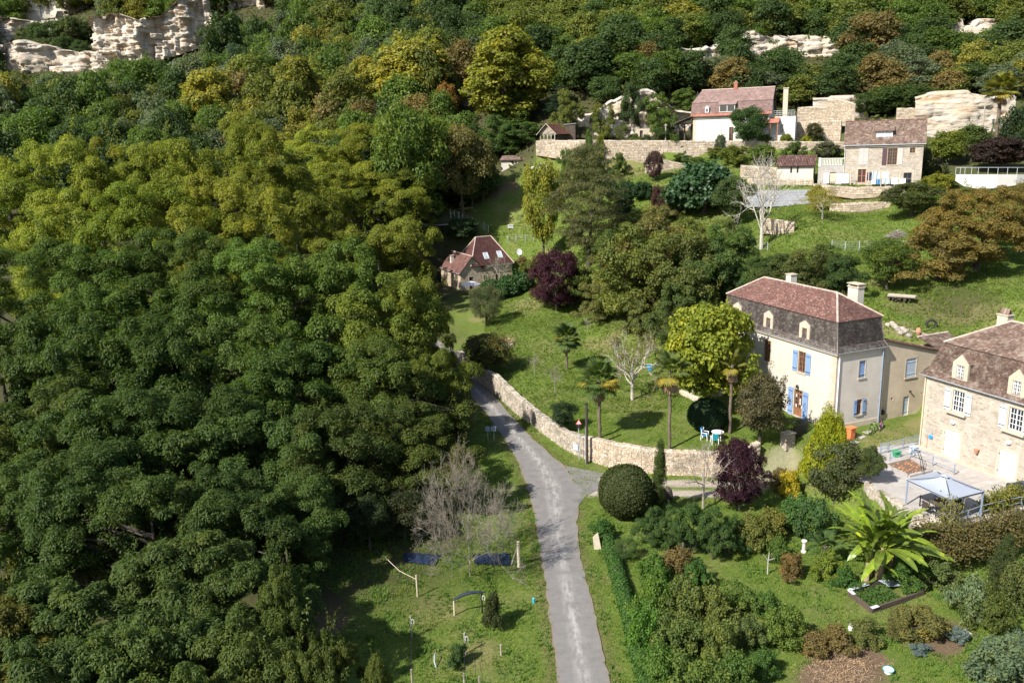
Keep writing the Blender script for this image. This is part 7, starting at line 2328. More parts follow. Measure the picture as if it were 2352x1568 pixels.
# --- low hedge wall smothered in ivy along the right side of the lane
hw = [at_z(x, y, -.1) for x, y in ((1378, 1218), (1392, 1262), (1408, 1320), (1428, 1390), (1448, 1470), (1475, 1580), (1490, 1640))]
r_ = thing('ivy_hedge', hw[3], 'long low ivy covered wall along the right verge of the lane', 'hedge')
_m = MB()
for a, b in zip(hw[:-1], hw[1:]):
 d_ = unit((b - a) * (1, 1, 0)); nn_ = np.array([d_[1], -d_[0], 0])
 _m.hexa([a - Z3 * .3, b - Z3 * .3, b - Z3 * .3 - nn_ * .45, a - Z3 * .3 - nn_ * .45, a + Z3 * .75, b + Z3 * .75, b + Z3 * .75 - nn_ * .45, a + Z3 * .75 - nn_ * .45])
_m.build('wall_core', MT['mortar_grey'], r_)
_C, _N = [], []
for a, b in zip(hw[:-1], hw[1:]):
 d_ = unit((b - a) * (1, 1, 0)); nn_ = np.array([d_[1], -d_[0], 0])
 k = int(np.linalg.norm(b - a) * 900)
 f = RNG.uniform(0, 1, k); an = RNG.uniform(-.35, math.pi + .35, k); rr_ = RNG.uniform(.75, 1.1, k)
 _C.append(a + (b - a) * f[:, None] - nn_ * .22 + nn_ * (np.cos(an) * .5 * rr_)[:, None] + Z3 * (.35 + np.sin(an) * .62 * rr_)[:, None])
 _N.append(nn_ * np.cos(an)[:, None] + Z3 * np.sin(an)[:, None] + RNG.normal(0, .45, (k, 3)))
V_, Q_ = leaves(RNG, np.concatenate(_C), np.concatenate(_N), .13, .7, .2)
o_ = link('ivy', np_mesh('ivy', V_, Q_, LM, RNG.uniform(0, 1, len(Q_))), r_); o_.matrix_parent_inverse = Matrix.Translation(-r_.location); o_.color = (.06, .125, .028, 1)

# --- vines trailing over the terrace edge and its bank
for (lb, pts, n, col, zz) in (('brown vine tangle hanging down the bank below the grey gazebo', [(2110, 1230), (2180, 1240), (2240, 1230), (2300, 1215), (2352, 1200)], 11000, (.10, .085, .03), (-.9, .7)),
                              ('golden vine climbing the railing at the right edge of the terrace', [(2262, 1180), (2300, 1165), (2352, 1148), (2400, 1135)], 7000, (.14, .14, .03), (.0, 1.1)),
                              ('leafy climber around the front leg of the gazebo', [(2172, 1218), (2190, 1214)], 900, (.13, .13, .03), (-.2, 2.0))):
 P_ = [at_z(x, y, 2.2) for x, y in pts]
 r_ = thing('climbing_vine', P_[0], lb, 'vine')
 C_ = []
 for a, b in zip(P_[:-1], P_[1:]):
  k = n // (len(P_) - 1)
  C_.append(a + (b - a) * RNG.uniform(0, 1, (k, 1)))
 C_ = np.concatenate(C_)
 cl = RNG.normal(0, .28, (60, 3)); C_ += cl[RNG.integers(0, 60, len(C_))] + RNG.normal(0, .22, C_.shape)
 h_ = RNG.uniform(zz[0], zz[1], len(C_)); C_[:, 2] += h_
 C_[:, 1] -= np.clip(-h_, 0, 2) * .9; C_[:, 0] -= np.clip(-h_, 0, 2) * .4
 V_, Q_ = leaves(RNG, C_, RNG.normal(0, .6, C_.shape) + np.array([-.2, -.5, .6]), .16, .7, .3)
 o_ = link('foliage', np_mesh('foliage', V_, Q_, LM_VAR, RNG.uniform(0, 1, len(Q_))), r_); o_.matrix_parent_inverse = Matrix.Translation(-r_.location); o_.color = col + (1,)
 _m = MB()
 for k in range(40):
  a = C_[RNG.integers(0, len(C_))]; b = C_[RNG.integers(0, len(C_))]
  if np.linalg.norm(a - b) < 2.5:
   _m.tube([a, (a + b) / 2 + RNG.normal(0, .2, 3), b], .015, 3, cap=False)
 if _m.V:
  _m.build('stem', MT['bark_grey'], r_)

# --- palms
def frond_mesh(seed, R=.78, pet=.75, m=None, n=22):
 rng = np.random.default_rng(seed)
 V, Q = [], []
 for k in range(5):
  z0, z1 = k * pet / 5, (k + 1) * pet / 5
  b = len(V); V += [(z0, -.02, 0), (z0, .02, 0), (z1, .015, 0), (z1, -.015, 0)]; Q.append((b, b + 1, b + 2, b + 3))
 for i in range(n):
  a = (i / (n - 1) - .5) * 3.9
  L = R * (1 - .18 * abs(a) / 2) * rng.uniform(.9, 1.05)
  d = np.array([math.cos(a), math.sin(a), 0]); p = np.array([-d[1], d[0], 0])
  o = np.array([pet, 0, 0]); w = .055
  dr = -.10 - .10 * rng.uniform()
  mid = o + d * L * .55 + np.array([0, 0, .02]); tip = o + d * L + np.array([0, 0, dr])
  b = len(V); V += [o, mid + p * w + np.array([0, 0, .02]), tip, mid - p * w]; Q.append((b, b + 1, b + 2, b + 3))
 return np_mesh('frond', np.array(V, float), np.array(Q), m, rng.uniform(0, 1, len(Q)))

FRONDS = [frond_mesh(i, m=LM_VAR) for i in range(3)]
DEADF = [frond_mesh(9 + i, .5, .6, LM_DRY) for i in range(2)]

def palm(px, bpy_, cpy, label, live=26, dead=8, R=1.0, col=(.075, .11, .028), tr=.13, t=None, yel=.25):
 b = G(px, bpy_) if t is None else at_t(px, bpy_, t)
 if t is not None:
  b[2] = float(ground(b[0], b[1]))
 h = z_over(cpy, b) - b[2]
 o = thing('palm_tree', b, label, 'palm', absolute=False)
 rng = random.Random(px)
 mb = MB()
 zs = np.linspace(-.3, h, 14)
 mb.tube([(.04 * math.sin(z * 2), .04 * math.cos(z * 1.7), z) for z in zs], [tr * (1 + .15 * (i % 2)) * (1.25 if i > 10 else 1) for i in range(14)], 9)
 mb.build('trunk', MT['palm_bark'], o)
 for i in range(live + dead):
  de = i >= live
  me = rng.choice(DEADF if de else FRONDS)
  f = link('frond', me, o)
  el = rng.uniform(-1.45, -.9) if de else (1.25 - 1.85 * (i / live) + rng.uniform(-.12, .12))
  az = i * 2.399 + rng.uniform(-.25, .25)
  f.rotation_euler = Matrix.Rotation(az, 3, 'Z').to_4x4().to_3x3().to_euler()
  q = Quaternion((0, 0, 1), az) @ Quaternion((0, 1, 0), -el)
  f.rotation_mode = 'QUATERNION'; f.rotation_quaternion = q
  f.location = (0, 0, h - (.35 if de else 0) - .25 * i / (live + dead))
  s = R * rng.uniform(.9, 1.12)
  f.scale = (s, s, s)
  if de:
   f.color = (.24, .17, .10, 1)
  elif el < .25 and rng.random() < yel:
   f.color = (.26, .21, .04, 1)
  else:
   j = rng.uniform(.8, 1.25); f.color = (col[0] * j, col[1] * j, col[2] * j, 1)
 return o

palm(1302, 850, 775, 'fan palm on the open lawn, farthest left of the garden palms', 32, 4, 1.4, (.085, .12, .036))
palm(1377, 1006, 872, 'fan palm with yellow lower fans just behind the garden wall', 34, 8, 1.5, (.085, .125, .034), tr=.15)
palm(1537, 1032, 852, 'tall slim fan palm with a skirt of brown dead fans, by the wall', 18, 18, 1.4, (.10, .13, .034), yel=.5)
palm(1676, 995, 838, 'fan palm with drooping brown fans in front of the manor', 9, 18, 1.1, (.12, .12, .03), yel=.5)
palm(2290, 300, 205, 'yellowish fan palm at the upper right edge beside the rock face', 30, 4, 2.3, (.15, .15, .03), tr=.3, t=151, yel=.4)
palm(1892, 1290, 1255, 'small low fan palm left of the banana plant', 14, 0, .95, (.06, .10, .03), yel=0)

# --- banana plant
def banana_leaf(seed, L=2.6, W=.62):
 rng = np.random.default_rng(seed)
 n, V, Q, R = 16, [], [], []
 cu = rng.uniform(.75, 1.35)
 pts = []
 x = z = 0.; a = .0
 for i in range(n + 1):
  pts.append((x, z, a)); a -= cu / n * (i / n * 1.6 + .15); x += L / n * math.cos(a); z += L / n * math.sin(a)
 for i in range(n):
  f0, f1 = i / n, (i + 1) / n
  w0, w1 = [W / 2 * max(.05, math.sin(min(1, (f - .08) / .92 * 1.0) * math.pi) ** .55 if f > .1 else .06) for f in (f0, f1)]
  for s in (-1, 1):
   tear = rng.uniform() < .22
   g = .06 if tear else 0
   dz0 = .16 * w0 * 2 + rng.normal(0, .012)
   b = len(V)
   V += [(pts[i][0], 0, pts[i][1]), (pts[i + 1][0], 0, pts[i + 1][1]), (pts[i + 1][0] - L / n * g * 3, s * w1, pts[i + 1][1] + .30 * w1 - (.12 if tear else 0)), (pts[i][0] + L / n * g, s * w0, pts[i][1] + .30 * w0)]
   Q.append((b, b + 1, b + 2, b + 3) if s > 0 else (b + 3, b + 2, b + 1, b)); R.append(np.clip(.35 + rng.normal(0, .15) + (.35 if rng.uniform() < .12 else 0), 0, 1))
  b = len(V); ww = .03 * (1 - f0 * .8)
  V += [(pts[i][0], -ww, pts[i][1] + .014), (pts[i][0], ww, pts[i][1] + .014), (pts[i + 1][0], ww, pts[i + 1][1] + .014), (pts[i + 1][0], -ww, pts[i + 1][1] + .014)]
  Q.append((b, b + 3, b + 2, b + 1)); R.append(1.0)
 return np_mesh('banana_leaf', np.array(V, float), np.array(Q), LM_BAN, np.array(R))

LM_BAN = leaf_mat('banana_leaf', ((.7, .85, .8), (1., 1., 1.), (1.9, 1.6, 1.2)), .3, .38, .5)
BL = [banana_leaf(i, 3.2 + .3 * i, .52 + .03 * i) for i in range(5)]
_b = at_z(2022, 1325, -.1); _b[2] = float(ground(_b[0], _b[1]))
bn = thing('banana_plant', _b, 'big banana plant with long arching yellow-green leaves below the grey gazebo', 'banana plant', absolute=False)
_rb = random.Random(4)
for k, (dx, dy, h) in enumerate(((0, 0, 2.3), (.75, .35, 2.0), (-.55, .5, 2.1), (.25, 1.0, 2.6), (-1.0, -.1, 1.3), (1.3, .9, 1.9))):
 mb = MB(); mb.tube([(dx, dy, -.3), (dx + .05, dy, h * .5), (dx, dy, h)], [.2, .16, .10], 9); mb.build('stem', MT['straw'], bn)
 nl = (12, 11, 11, 12, 6, 9)[k]
 for i in range(nl):
  f = link('leaf', BL[_rb.randrange(5)], bn)
  az = i * 2.4 + k * 1.1 + _rb.uniform(-.3, .3); el = _rb.uniform(-.05, 1.3) if i > 1 else 1.4
  f.rotation_mode = 'QUATERNION'; f.rotation_quaternion = Quaternion((0, 0, 1), az) @ Quaternion((0, 1, 0), -el) @ Quaternion((1, 0, 0), _rb.uniform(-.4, .4))
  f.location = (dx, dy, h - .12); s = _rb.uniform(.85, 1.12) * (1.0 if k != 4 else .7); f.scale = (s, s, s)
  j = _rb.uniform(.55, 1.35); f.color = (.155 * j, .205 * j, .022, 1)
for i in range(12):
 f = link('dead_leaf', BL[_rb.randrange(5)], bn); az = _rb.uniform(0, 6.28)
 f.rotation_mode = 'QUATERNION'; f.rotation_quaternion = Quaternion((0, 0, 1), az) @ Quaternion((0, 1, 0), 1.25)
 dx, dy = _rb.uniform(-.6, .8), _rb.uniform(-.1, .7)
 f.location = (dx, dy, 1.9); f.scale = (.75, .35, .6); f.color = (.22, .16, .09, 1)

# --- grass and weeds near the camera
def tufts(name, n, test, hl, col, label, blades=3, w=.022, seed=2, reg=(-16, 36, 36, 84)):
 rng = np.random.default_rng(seed)
 x = rng.uniform(reg[0], reg[1], n); y = rng.uniform(reg[2], reg[3], n)
 q = np.stack([x, y, np.zeros(n)], -1) - CAM; t = q @ FW0; uu = q @ RT0 / t
 k = test(x, y) & (np.abs(uu) < .66)
 x, y = x[k], y[k]; z = ground(x, y)
 n = len(x)
 dn = .5 + .5 * np.sin(x * .9 + np.sin(y * .7) * 2) * np.sin(y * 1.1)
 V = np.empty((n, blades, 3, 3))
 for b in range(blades):
  a = rng.uniform(0, 6.283, n); l = rng.uniform(hl[0], hl[1], n) * (.7 + .6 * dn); tl = rng.uniform(.25, .9, n)
  px_, py_ = x + rng.normal(0, .04, n), y + rng.normal(0, .04, n)
  V[:, b, 0] = np.stack([px_ - np.sin(a) * w, py_ + np.cos(a) * w, z - .02], -1)
  V[:, b, 1] = np.stack([px_ + np.sin(a) * w, py_ - np.cos(a) * w, z - .02], -1)
  V[:, b, 2] = np.stack([px_ + np.cos(a) * l * tl, py_ + np.sin(a) * l * tl, z + l * (1 - .5 * tl)], -1)
 V = V.reshape(-1, 3)
 me = np_mesh(name, V, np.arange(len(V)).reshape(-1, 3), LM_VAR, np.repeat(np.clip(rng.normal(.4, .2, n) + .15 * dn, 0, 1), blades))
 o = link(name, me, kind='stuff', label=label); o['category'] = 'grass'; o.color = col + (1,)
 return o

def _grassy(x, y):
 ok = (sdist(_lane_poly, x, y) < -.05 + .22 * np.sin(x * 2.3 + y * 3.1) * np.sin(y * 1.7)) & (sdist(_tp, x, y) < .1) & (sdist(COURT, x, y) < -.1) & (sdist(MANOR_PAD, x, y) < 0)
 for (px, py, r) in [(1950, 1535, 2.0), (1990, 1515, 1.3), (1900, 1560, 1.4), (2150, 1470, 1.5), (700, 1395, 2.4), (740, 1430, 1.7)]:
  c = G(px, py); ok &= np.hypot(x - c[0], y - c[1]) > r
 return ok

_gsel = _grassy
tufts('grass', 150000, _gsel, (.07, .20), (.135, .20, .030), 'short bright lawn grass around the lane and in the gardens')
_lp = sdist(_lane_poly, GX[:1], GY[:1])
tufts('meadow_grass', 120000, lambda x, y: _grassy(x, y) & (x > -4) & (sdist(COTPAD, x, y) < 0), (.16, .36), (.12, .17, .028), 'rougher grass of the meadow and upper slope', 3, .05, 6, (-6, 75, 80, 165))
tufts('weeds', 26000, lambda x, y: _grassy(x, y) & (np.sin(x * 1.3 + 2) * np.sin(y * 1.1 + x * .3) > .1) & (y < 62), (.14, .34), (.08, .155, .026), 'taller leafy weeds in patches of the near grass', 4, .05, 3)

# undergrowth on the wooded slope: one mass of low leaves
_x, _y = RNG.uniform(-280, 190, 90000), RNG.uniform(150, 430, 90000)
_k = (sdist(GAMB, _x, _y) < -.5) & (sdist(LAUN, _x, _y) < -1) & ((_y > 176) | (_x < -8) | (_x > 78))
_x, _y = _x[_k], _y[_k]
_C = np.stack([_x, _y, ground(_x, _y) + RNG.uniform(0, .9, len(_x))], -1)
V_, Q_ = leaves(RNG, _C, RNG.normal(0, .6, _C.shape) + np.array([0, -.4, .8]), 1.1, .6, .2)
o_ = link('undergrowth', np_mesh('undergrowth', V_, Q_, LM_VAR, RNG.uniform(0, 1, len(Q_))), kind='stuff', label='low green undergrowth between the trees of the hillside'); o_.color = (.075, .092, .024, 1); o_['category'] = 'undergrowth'
# ------------------------------------------------------------------ small things
def cg(x, y): return (2009.7 + x * .1831, 1004.9 + y * .1831)
def cb(x, y): return (574.2 + x * .31738, 1148.4 + y * .31738)
def ck(x, y): return (1894.9 + x * .25634, 401.9 + y * .25634)
def ci(x, y): return (1808.7 + x * .12817, 918.7 + y * .12817)

def one(name, label, cat, mb, m, group=None, smooth=False):
 return tag(mb.build(name, MT[m], smooth=smooth), label, cat, group)

# --- terrace of the stone house: surface, slabs, retaining wall, rails
O, u, n, H, P = SH
mb = MB()
_te = [np.array([p[0], p[1], 2.2]) for p in COURT]
_c = sum(_te) / len(_te)
mb.add([_c + Z3 * .02] + [t + Z3 * .02 for t in _te], [(0, i + 1, (i + 1) % len(_te) + 1) for i in range(len(_te))])
ter = mb.build('terrace', MT['concrete'], kind='structure')
for i in range(20):
 for j in range(4):
  mb = MB()
  mb.box(P(.5 + i * .82 + .41, .12 + random.uniform(-.006, .006), -(.55 + j * .82 + .41)), .80, .80, .06, u, n, Z3)
  mb.build('slab', MT['paving'], ter)
mb = MB(); mb.box(P(8, .135, -.28), 16, .5, .09, u, n, Z3); mb.build('kerb', MT['cut_stone'], ter)
_f = [np.array([p[0], p[1], -.1]) for p in TERR_EDGE]
_f = [f + np.array([-.05, -.12, 0]) for f in _f]
wall_run('terrace_wall', 'ruinous pale retaining wall behind the vines, below the grey gazebo', _f[::1], [2.16] * len(_f), .5, 'rubble', 'mortar_grey', .5, .3, 200, proud=.07)

def rail_run(name, label, tops, h, m='steel_blue', mid=1, mesh=False, z=2.2):
 """metal railing from photograph pixels of its foot on the terrace"""
 pts = [at_z(x, y, z) for x, y in tops]
 r = thing(name, pts[0], label, 'railing')
 for p in pts:
  mb = MB(); mb.box(p + Z3 * h / 2, .07, .07, h); mb.build('post', MT[m], r)
 for a, b in zip(pts[:-1], pts[1:]):
  for k in range(mid + 1):
   mb = MB(); zz = h * (1 - k * .5); mb.tube([a + Z3 * zz, b + Z3 * zz], .028, 5); mb.build('rail', MT[m], r)
  if mesh:
   mb = MB()
   for k in range(1, 24):
    f = k / 24; q = a + (b - a) * f; mb.tube([q, q + Z3 * h], .006, 3, cap=False)
   for k in range(1, 8):
    mb.tube([a + Z3 * h * k / 8, b + Z3 * h * k / 8], .006, 3, cap=False)
   mb.build('wire_mesh', MT['galv'], r, kind='stuff')

rail_run('railing', 'meshed blue-grey railing between the manor lawn and the stone house', [cg(65, 205), cg(160, 190), cg(348, 142), cg(540, 92)], .95, mesh=True)
rail_run('railing', 'blue-grey rail around the sunken bed, in front of the first white door', [cg(185, 322), cg(455, 255), cg(720, 360), cg(990, 472)], .95)
rail_run('railing', 'blue rail along the terrace edge beside the gazebo legs', [cg(925, 1130), cg(1155, 1060), cg(1310, 1000), cg(1600, 930), cg(1830, 880)], .9)
rail_run('railing', 'black rail on the terrace edge behind the banana leaves', [cg(560, 860), cg(760, 1010), cg(925, 1130)], .9, 'iron')
# sunken bed with stone sides
q = [at_z(*cg(x, y), 2.25) for x, y in ((115, 345), (420, 490), (700, 420), (445, 265))]
r = thing('sunken_bed', sum(q) / 4, 'stone edged sunken planting bed beside the grey gazebo', 'planter')
for i in range(4):
 a, b = q[i], q[(i + 1) % 4]; d_ = unit(b - a); nn = np.array([d_[1], -d_[0], 0])
 mb = MB(); mb.box((a + b) / 2 + Z3 * .03, np.linalg.norm(b - a), .26, .26, d_, nn, Z3); mb.build('stone_side', MT['concrete'], r)
mb = MB(); mb.add([p + Z3 * .06 for p in q], [(0, 1, 2, 3)]); mb.build('soil', MT['soil'], r)
mb = MB()
for k in range(60):
 f, g_ = random.random(), random.random()
 p = q[0] * (1 - f) * (1 - g_) + q[1] * f * (1 - g_) + q[2] * f * g_ + q[3] * (1 - f) * g_
 mb.box(p + Z3 * .1, .12, .09, .07, rot2(k))
mb.build('rubble', MT['terracotta'], r, kind='stuff')
a, b = at_z(*cg(440, 255), 2.3), at_z(*cg(590, 450), 2.3)
mb = MB()
for o_ in (0, .16):
 mb.tube([a + (b - a) * f + Z3 * 1.25 * math.sin(math.pi * min(1, f * .93 + .07)) ** .8 + np.array([o_, 0, 0]) for f in np.linspace(0, 1, 14)], .025, 5)
for f in np.linspace(.1, .9, 7):
 p = a + (b - a) * f + Z3 * 1.25 * math.sin(math.pi * (f * .93 + .07)) ** .8; mb.tube([p, p + np.array([.16, 0, 0])], .012, 4)
one('garden_arch', 'black iron garden arch curving over the sunken bed', 'garden arch', mb, 'iron')
p = at_z(*cg(265, 240), 2.2)
r = thing('wheelie_bin', p, 'green bin with its lid showing beside the mesh railing', 'bin')
mb = MB(); mb.hexa([p + np.array(v) for v in ((-.2, -.22, 0), (.2, -.22, 0), (.2, .22, 0), (-.2, .22, 0), (-.25, -.28, .5), (.25, -.28, .5), (.25, .28, .5), (-.25, .28, .5))]); mb.build('body', MT['plastic_green'], r)
mb = MB(); mb.box(p + Z3 * .53, .6, .66, .06, rot2(.3), rot2(.3 + math.pi / 2)); mb.build('lid', MT['plastic_green'], r)
p = at_z(*cg(485, 195), 2.2)
one('box_planter', 'pale blue-grey box standing at the corner of the stone house', 'box', (lambda m_: (m_.box(p + Z3 * .3, .55, .5, .6, G_DIR, E_DIR), m_.box(p + Z3 * .62, .6, .55, .05, G_DIR, E_DIR), m_)[-1])(MB()), 'blue_grey')
# --- gazebo
cor = [at_z(*cg(x, y), z) for x, y, z in ((400, 520, 4.25), (950, 775, 4.25), (1372, 668, 4.25), (780, 418, 4.25))]
top = at_z(*cg(885, 485), 5.0)
r = thing('gazebo', np.array([top[0], top[1], 2.2]), 'pale grey canvas garden gazebo on four legs, on the stone house terrace', 'gazebo')
vc = [top + (c_ - top) * .13 for c_ in cor]
mb = MB()
for i in range(4):
 a, b = cor[i], cor[(i + 1) % 4]; va, vb = vc[i], vc[(i + 1) % 4]
 N_ = 6
 for k in range(N_):
  f0, f1 = k / N_, (k + 1) / N_
  sag = lambda f: -Z3 * .16 * math.sin(math.pi * f)
  mb.add([va + (a - va) * f0 + sag(f0), vb + (b - vb) * f0 + sag(f0), vb + (b - vb) * f1 + sag(f1), va + (a - va) * f1 + sag(f1)], [(0, 1, 2, 3), (3, 2, 1, 0)][:1], .5)
 mb.add([a, b, b - Z3 * .14, a - Z3 * .14], [(0, 1, 2, 3)], .5)
mb.build('canopy', MT['canvas'], r)
tc = top + Z3 * .16; cc = [tc + (c_ - top) * .17 * np.array([1, 1, .8]) for c_ in cor]
mb = MB(); mb.add([tc + Z3 * .05] + cc, [(0, 1, 2), (0, 2, 3), (0, 3, 4), (0, 4, 1)], .5); mb.build('vent_cap', MT['canvas'], r)
for i in range(4):
 mb = MB(); a = cor[i] * .97 + top * .03; mb.box(np.array([a[0], a[1], (a[2] - .05 + 2.2) / 2]), .09, .09, a[2] - .05 - 2.2); mb.build('leg', MT['steel_blue'], r)
 mb = MB(); mb.tube([cor[i] - Z3 * .06, cor[(i + 1) % 4] - Z3 * .06], .03, 5); mb.tube([cor[i] - Z3 * .04, top - Z3 * .04], .025, 5); mb.build('frame_bar', MT['iron'], r)
_gc = sum(cor) / 4; _gc = np.array([_gc[0], _gc[1], 2.22])

def garden_table(p, w, d, h, label, m, top_m=None, ang=0.):
 r = thing('garden_table', p, label, 'table'); a, b = rot2(ang), rot2(ang + math.pi / 2)
 mb = MB(); mb.box(p + Z3 * h, w, d, .05, a, b); mb.build('table_top', MT[top_m or m], r)
 for sx in (-1, 1):
  for sy in (-1, 1):
   mb = MB(); mb.tube([p + a * sx * (w / 2 - .1) + b * sy * (d / 2 - .1), p + a * sx * (w / 2 - .12) + b * sy * (d / 2 - .12) + Z3 * h], .03, 6); mb.build('leg', MT[m], r)

garden_table(_gc, 1.9, 1.0, .74, 'long dark table in the shade under the gazebo', 'iron', 'wood_dark', A_ROT)

def chair(p, ang, label, cat_m, seat_m, name='garden_chair', group=None, s=1.0, arms=True):
 r = thing(name, p, label, 'chair', group); f = rot2(ang); l = np.array([-f[1], f[0], 0]); S = s
 def bx(nm, c_, dx, dy, dz, m, uz=Z3, ux=f): mb = MB(); mb.box(p + c_ * S, dx * S, dy * S, dz * S, ux, l, uz); mb.build(nm, MT[m], r)
 bx('seat', Z3 * .44, .46, .48, .05, seat_m)
 bk = unit(Z3 - f * .22)
 bx('backrest', -f * .27 + Z3 * .74, .05, .48, .56, seat_m, bk, np.cross(l, bk))
 for sx, sy in ((1, 1), (1, -1), (-1, 1), (-1, -1)):
  mb = MB(); mb.tube([p + (f * sx * .27 + l * sy * .28) * S, p + (f * sx * .20 + l * sy * .25 + Z3 * (.64 if sx > 0 else .98)) * S], .028 * S, 6); mb.build('leg', MT[cat_m], r)
 if arms:
  for sy in (-1, 1):
   bx('armrest', l * sy * .27 + Z3 * .65, .5, .06, .035, cat_m)

for i, (dx, dy, an) in enumerate(((-1.3, .1, 0), (1.35, 0, math.pi), (-.45, -.95, 1.5), (.5, -.9, 1.6))):
 chair(_gc + G_DIR * dx + E_DIR * dy, an + A_ROT, 'dark garden chair at the long table under the gazebo', 'iron', 'wood_dark', 'garden_chair', 'chairs under the gazebo')
# --- white table and two plastic chairs on the manor lawn
p = G(1648, 1009)
r = thing('round_table', p, 'round white plastic table on the lawn by the clipped bush', 'table')
mb = MB(); mb.lathe(p + Z3 * .72, [(.52, 0), (.56, .02), (.56, .045), (.5, .05)], 24); mb.build('table_top', MT['plastic_white'], r)
for k in range(4):
 d_ = rot2(k * math.pi / 2 + .5); mb = MB(); mb.tube([p + d_ * .42, p + d_ * .3 + Z3 * .72], .035, 6); mb.build('leg', MT['plastic_white'], r)
chair(G(1619, 1009), -.5, 'bright blue and white plastic chair left of the round white table', 'plastic_white', 'plastic_blue', 'plastic_chair', s=1.12)
chair(G(1641, 1019), 1.6, 'teal and white plastic chair in front of the round white table', 'plastic_white', 'plastic_teal', 'plastic_chair', s=1.08)
# --- utility pole, signs, plaque
b = at_z(1350, 1061, .05)
b = b - np.array([.1, .25, 0])
r = thing('utility_pole', b, 'dark tarred wooden utility pole standing against the garden wall', 'pole')
ht = z_over(928, b) - b[2]
mb = MB(); mb.tube([b - Z3 * .4, b + Z3 * ht], [.16, .12], 10); mb.build('pole', MT['wood_dark'], r)
mb = MB(); mb.tube([b + np.array([-.14, -.1, .0]), b + np.array([-.12, -.1, ht * .62])], .025, 5); mb.build('cable_guard', MT['galv'], r)
mb = MB(); mb.lathe(b + Z3 * ht, [(.14, 0), (.14, .08), (.02, .14)], 8); mb.build('cap', MT['iron'], r)
b = at_z(1335, 1052, .05) - np.array([.25, .5, 0])
r = thing('warning_sign', b, 'small triangular red and white road sign on a thin post left of the utility pole', 'road sign')
h_ = z_over(963, b) - b[2]
mb = MB(); mb.tube([b, b + Z3 * h_], .03, 6); mb.build('post', MT['galv'], r)
c_ = b + Z3 * (h_ - .3) + np.array([0, -.05, 0])
tri = lambda s, y: [c_ + np.array([math.cos(a) * s, y, math.sin(a) * s]) for a in (math.pi / 2, math.pi * 7 / 6, math.pi * 11 / 6)]
mb = MB(); mb.add(tri(.34, 0) + tri(.34, .02), [(0, 1, 2), (5, 4, 3), (0, 3, 4, 1), (1, 4, 5, 2), (2, 5, 3, 0)]); mb.build('sign_plate', MT['red_cloth'], r)
mb = MB(); mb.add(tri(.22, -.006), [(0, 1, 2)]); mb.build('sign_face', MT['white'], r)
mb = MB(); mb.box(c_ - Z3 * .36, .36, .02, .24); mb.build('lower_plate', MT['iron'], r)
i = 6
a, b = WALL[i], WALL[i + 1]; d_ = unit((b - a) * (1, 1, 0)); nn = np.array([d_[1], -d_[0], 0])
x_, z_ = wall_uv(a, d_, (1324, 1026))
mb = MB(); mb.box(a + d_ * x_ + Z3 * z_ + nn * .10, .72, .05, .62, d_, nn, Z3)
one('wall_plaque', 'blank pale grey notice plate fixed to the garden wall left of the pole', 'plaque', mb, 'blue_grey')
b = G(1128, 1012)
r = thing('direction_sign', b, 'pair of small blue-grey sign panels on posts at the left edge of the lane', 'road sign')
for k in (-.3, .3):
 mb = MB(); mb.tube([b + np.array([k, 0, 0]), b + np.array([k, 0, 1.6])], .03, 6); mb.build('post', MT['galv'], r)
 mb = MB(); mb.box(b + np.array([k, -.04, 1.3]), .5, .03, .5); mb.build('sign_plate', MT['steel_blue'], r)
# --- gate, pillar and railings of the manor yard
B_, e_, g_, L_, W_, zE_, FO_, fu_, fn_, gn_, lx_, opD_ = MAN
p0, p1 = at_z(1800, 995, 2.6), at_z(1872, 985, 2.8)
r = thing('iron_railing', p0, 'black spiked iron railing in front of the manor door', 'railing')
ln = np.linalg.norm((p1 - p0)[:2]); d_ = unit((p1 - p0) * (1, 1, 0))
p0[2] = p1[2] = 2.7
for k in range(17):
 q = p0 + d_ * ln * k / 16
 mb = MB(); mb.tube([q, q + Z3 * 1.15, q + Z3 * 1.27], [.014 if k % 4 else .03, .014 if k % 4 else .03, .002], 5); mb.build('bar', MT['iron'], r)
for zz in (.15, 1.0):
 mb = MB(); mb.box(p0 + d_ * ln / 2 + Z3 * zz, ln, .03, .04, d_, np.cross(Z3, d_)); mb.build('rail', MT['iron'], r)
p = at_z(1838, 1008, 2.3)
r = thing('iron_gate', p, 'dark solid panelled gate below the manor railing', 'gate')
gd = unit(G_DIR * .9 + E_DIR * .1)
mb = MB(); mb.box(p + Z3 * .75, 1.7, .06, 1.3, gd, np.cross(Z3, gd)); mb.build('gate_panel', MT['iron'], r)
mb = MB()
for k in range(10):
 q = p + gd * (k - 4.5) * .17 + Z3 * 1.4; mb.tube([q, q + Z3 * .35], .014, 4)
mb.build('gate_bars', MT['iron'], r)
p = at_z(1808, 1030, 1.9)
r = thing('gate_pillar', p, 'squat grey stone gate pillar at the end of the garden wall', 'pillar')
for k in range(4):
 mb = MB(); mb.box(p + Z3 * (.2 + k * .36), 1.05 + random.uniform(-.06, .06), .75, .34, gd, np.cross(Z3, gd)); mb.build('block', MT['rubble'], r)
mb = MB(); mb.box(p + Z3 * 1.5, 1.15, .85, .1, gd, np.cross(Z3, gd)); mb.build('cap', MT['rubble'], r)
r = thing('stone_steps', at_z(1840, 1030, 1.7), 'worn stone steps climbing to the manor gate', 'steps')
for k in range(4):
 q = at_z(1838, 1042 - k * 9, 1.3 + k * .2); mb = MB(); mb.box(q + Z3 * .05, 2.0, .5, .3, gd, np.cross(Z3, gd)); mb.build('step', MT['cut_stone'], r)
p = G(1953, 1008);
r = thing('orange_box', p, 'orange cabinet standing against the manor gable', 'cabinet')
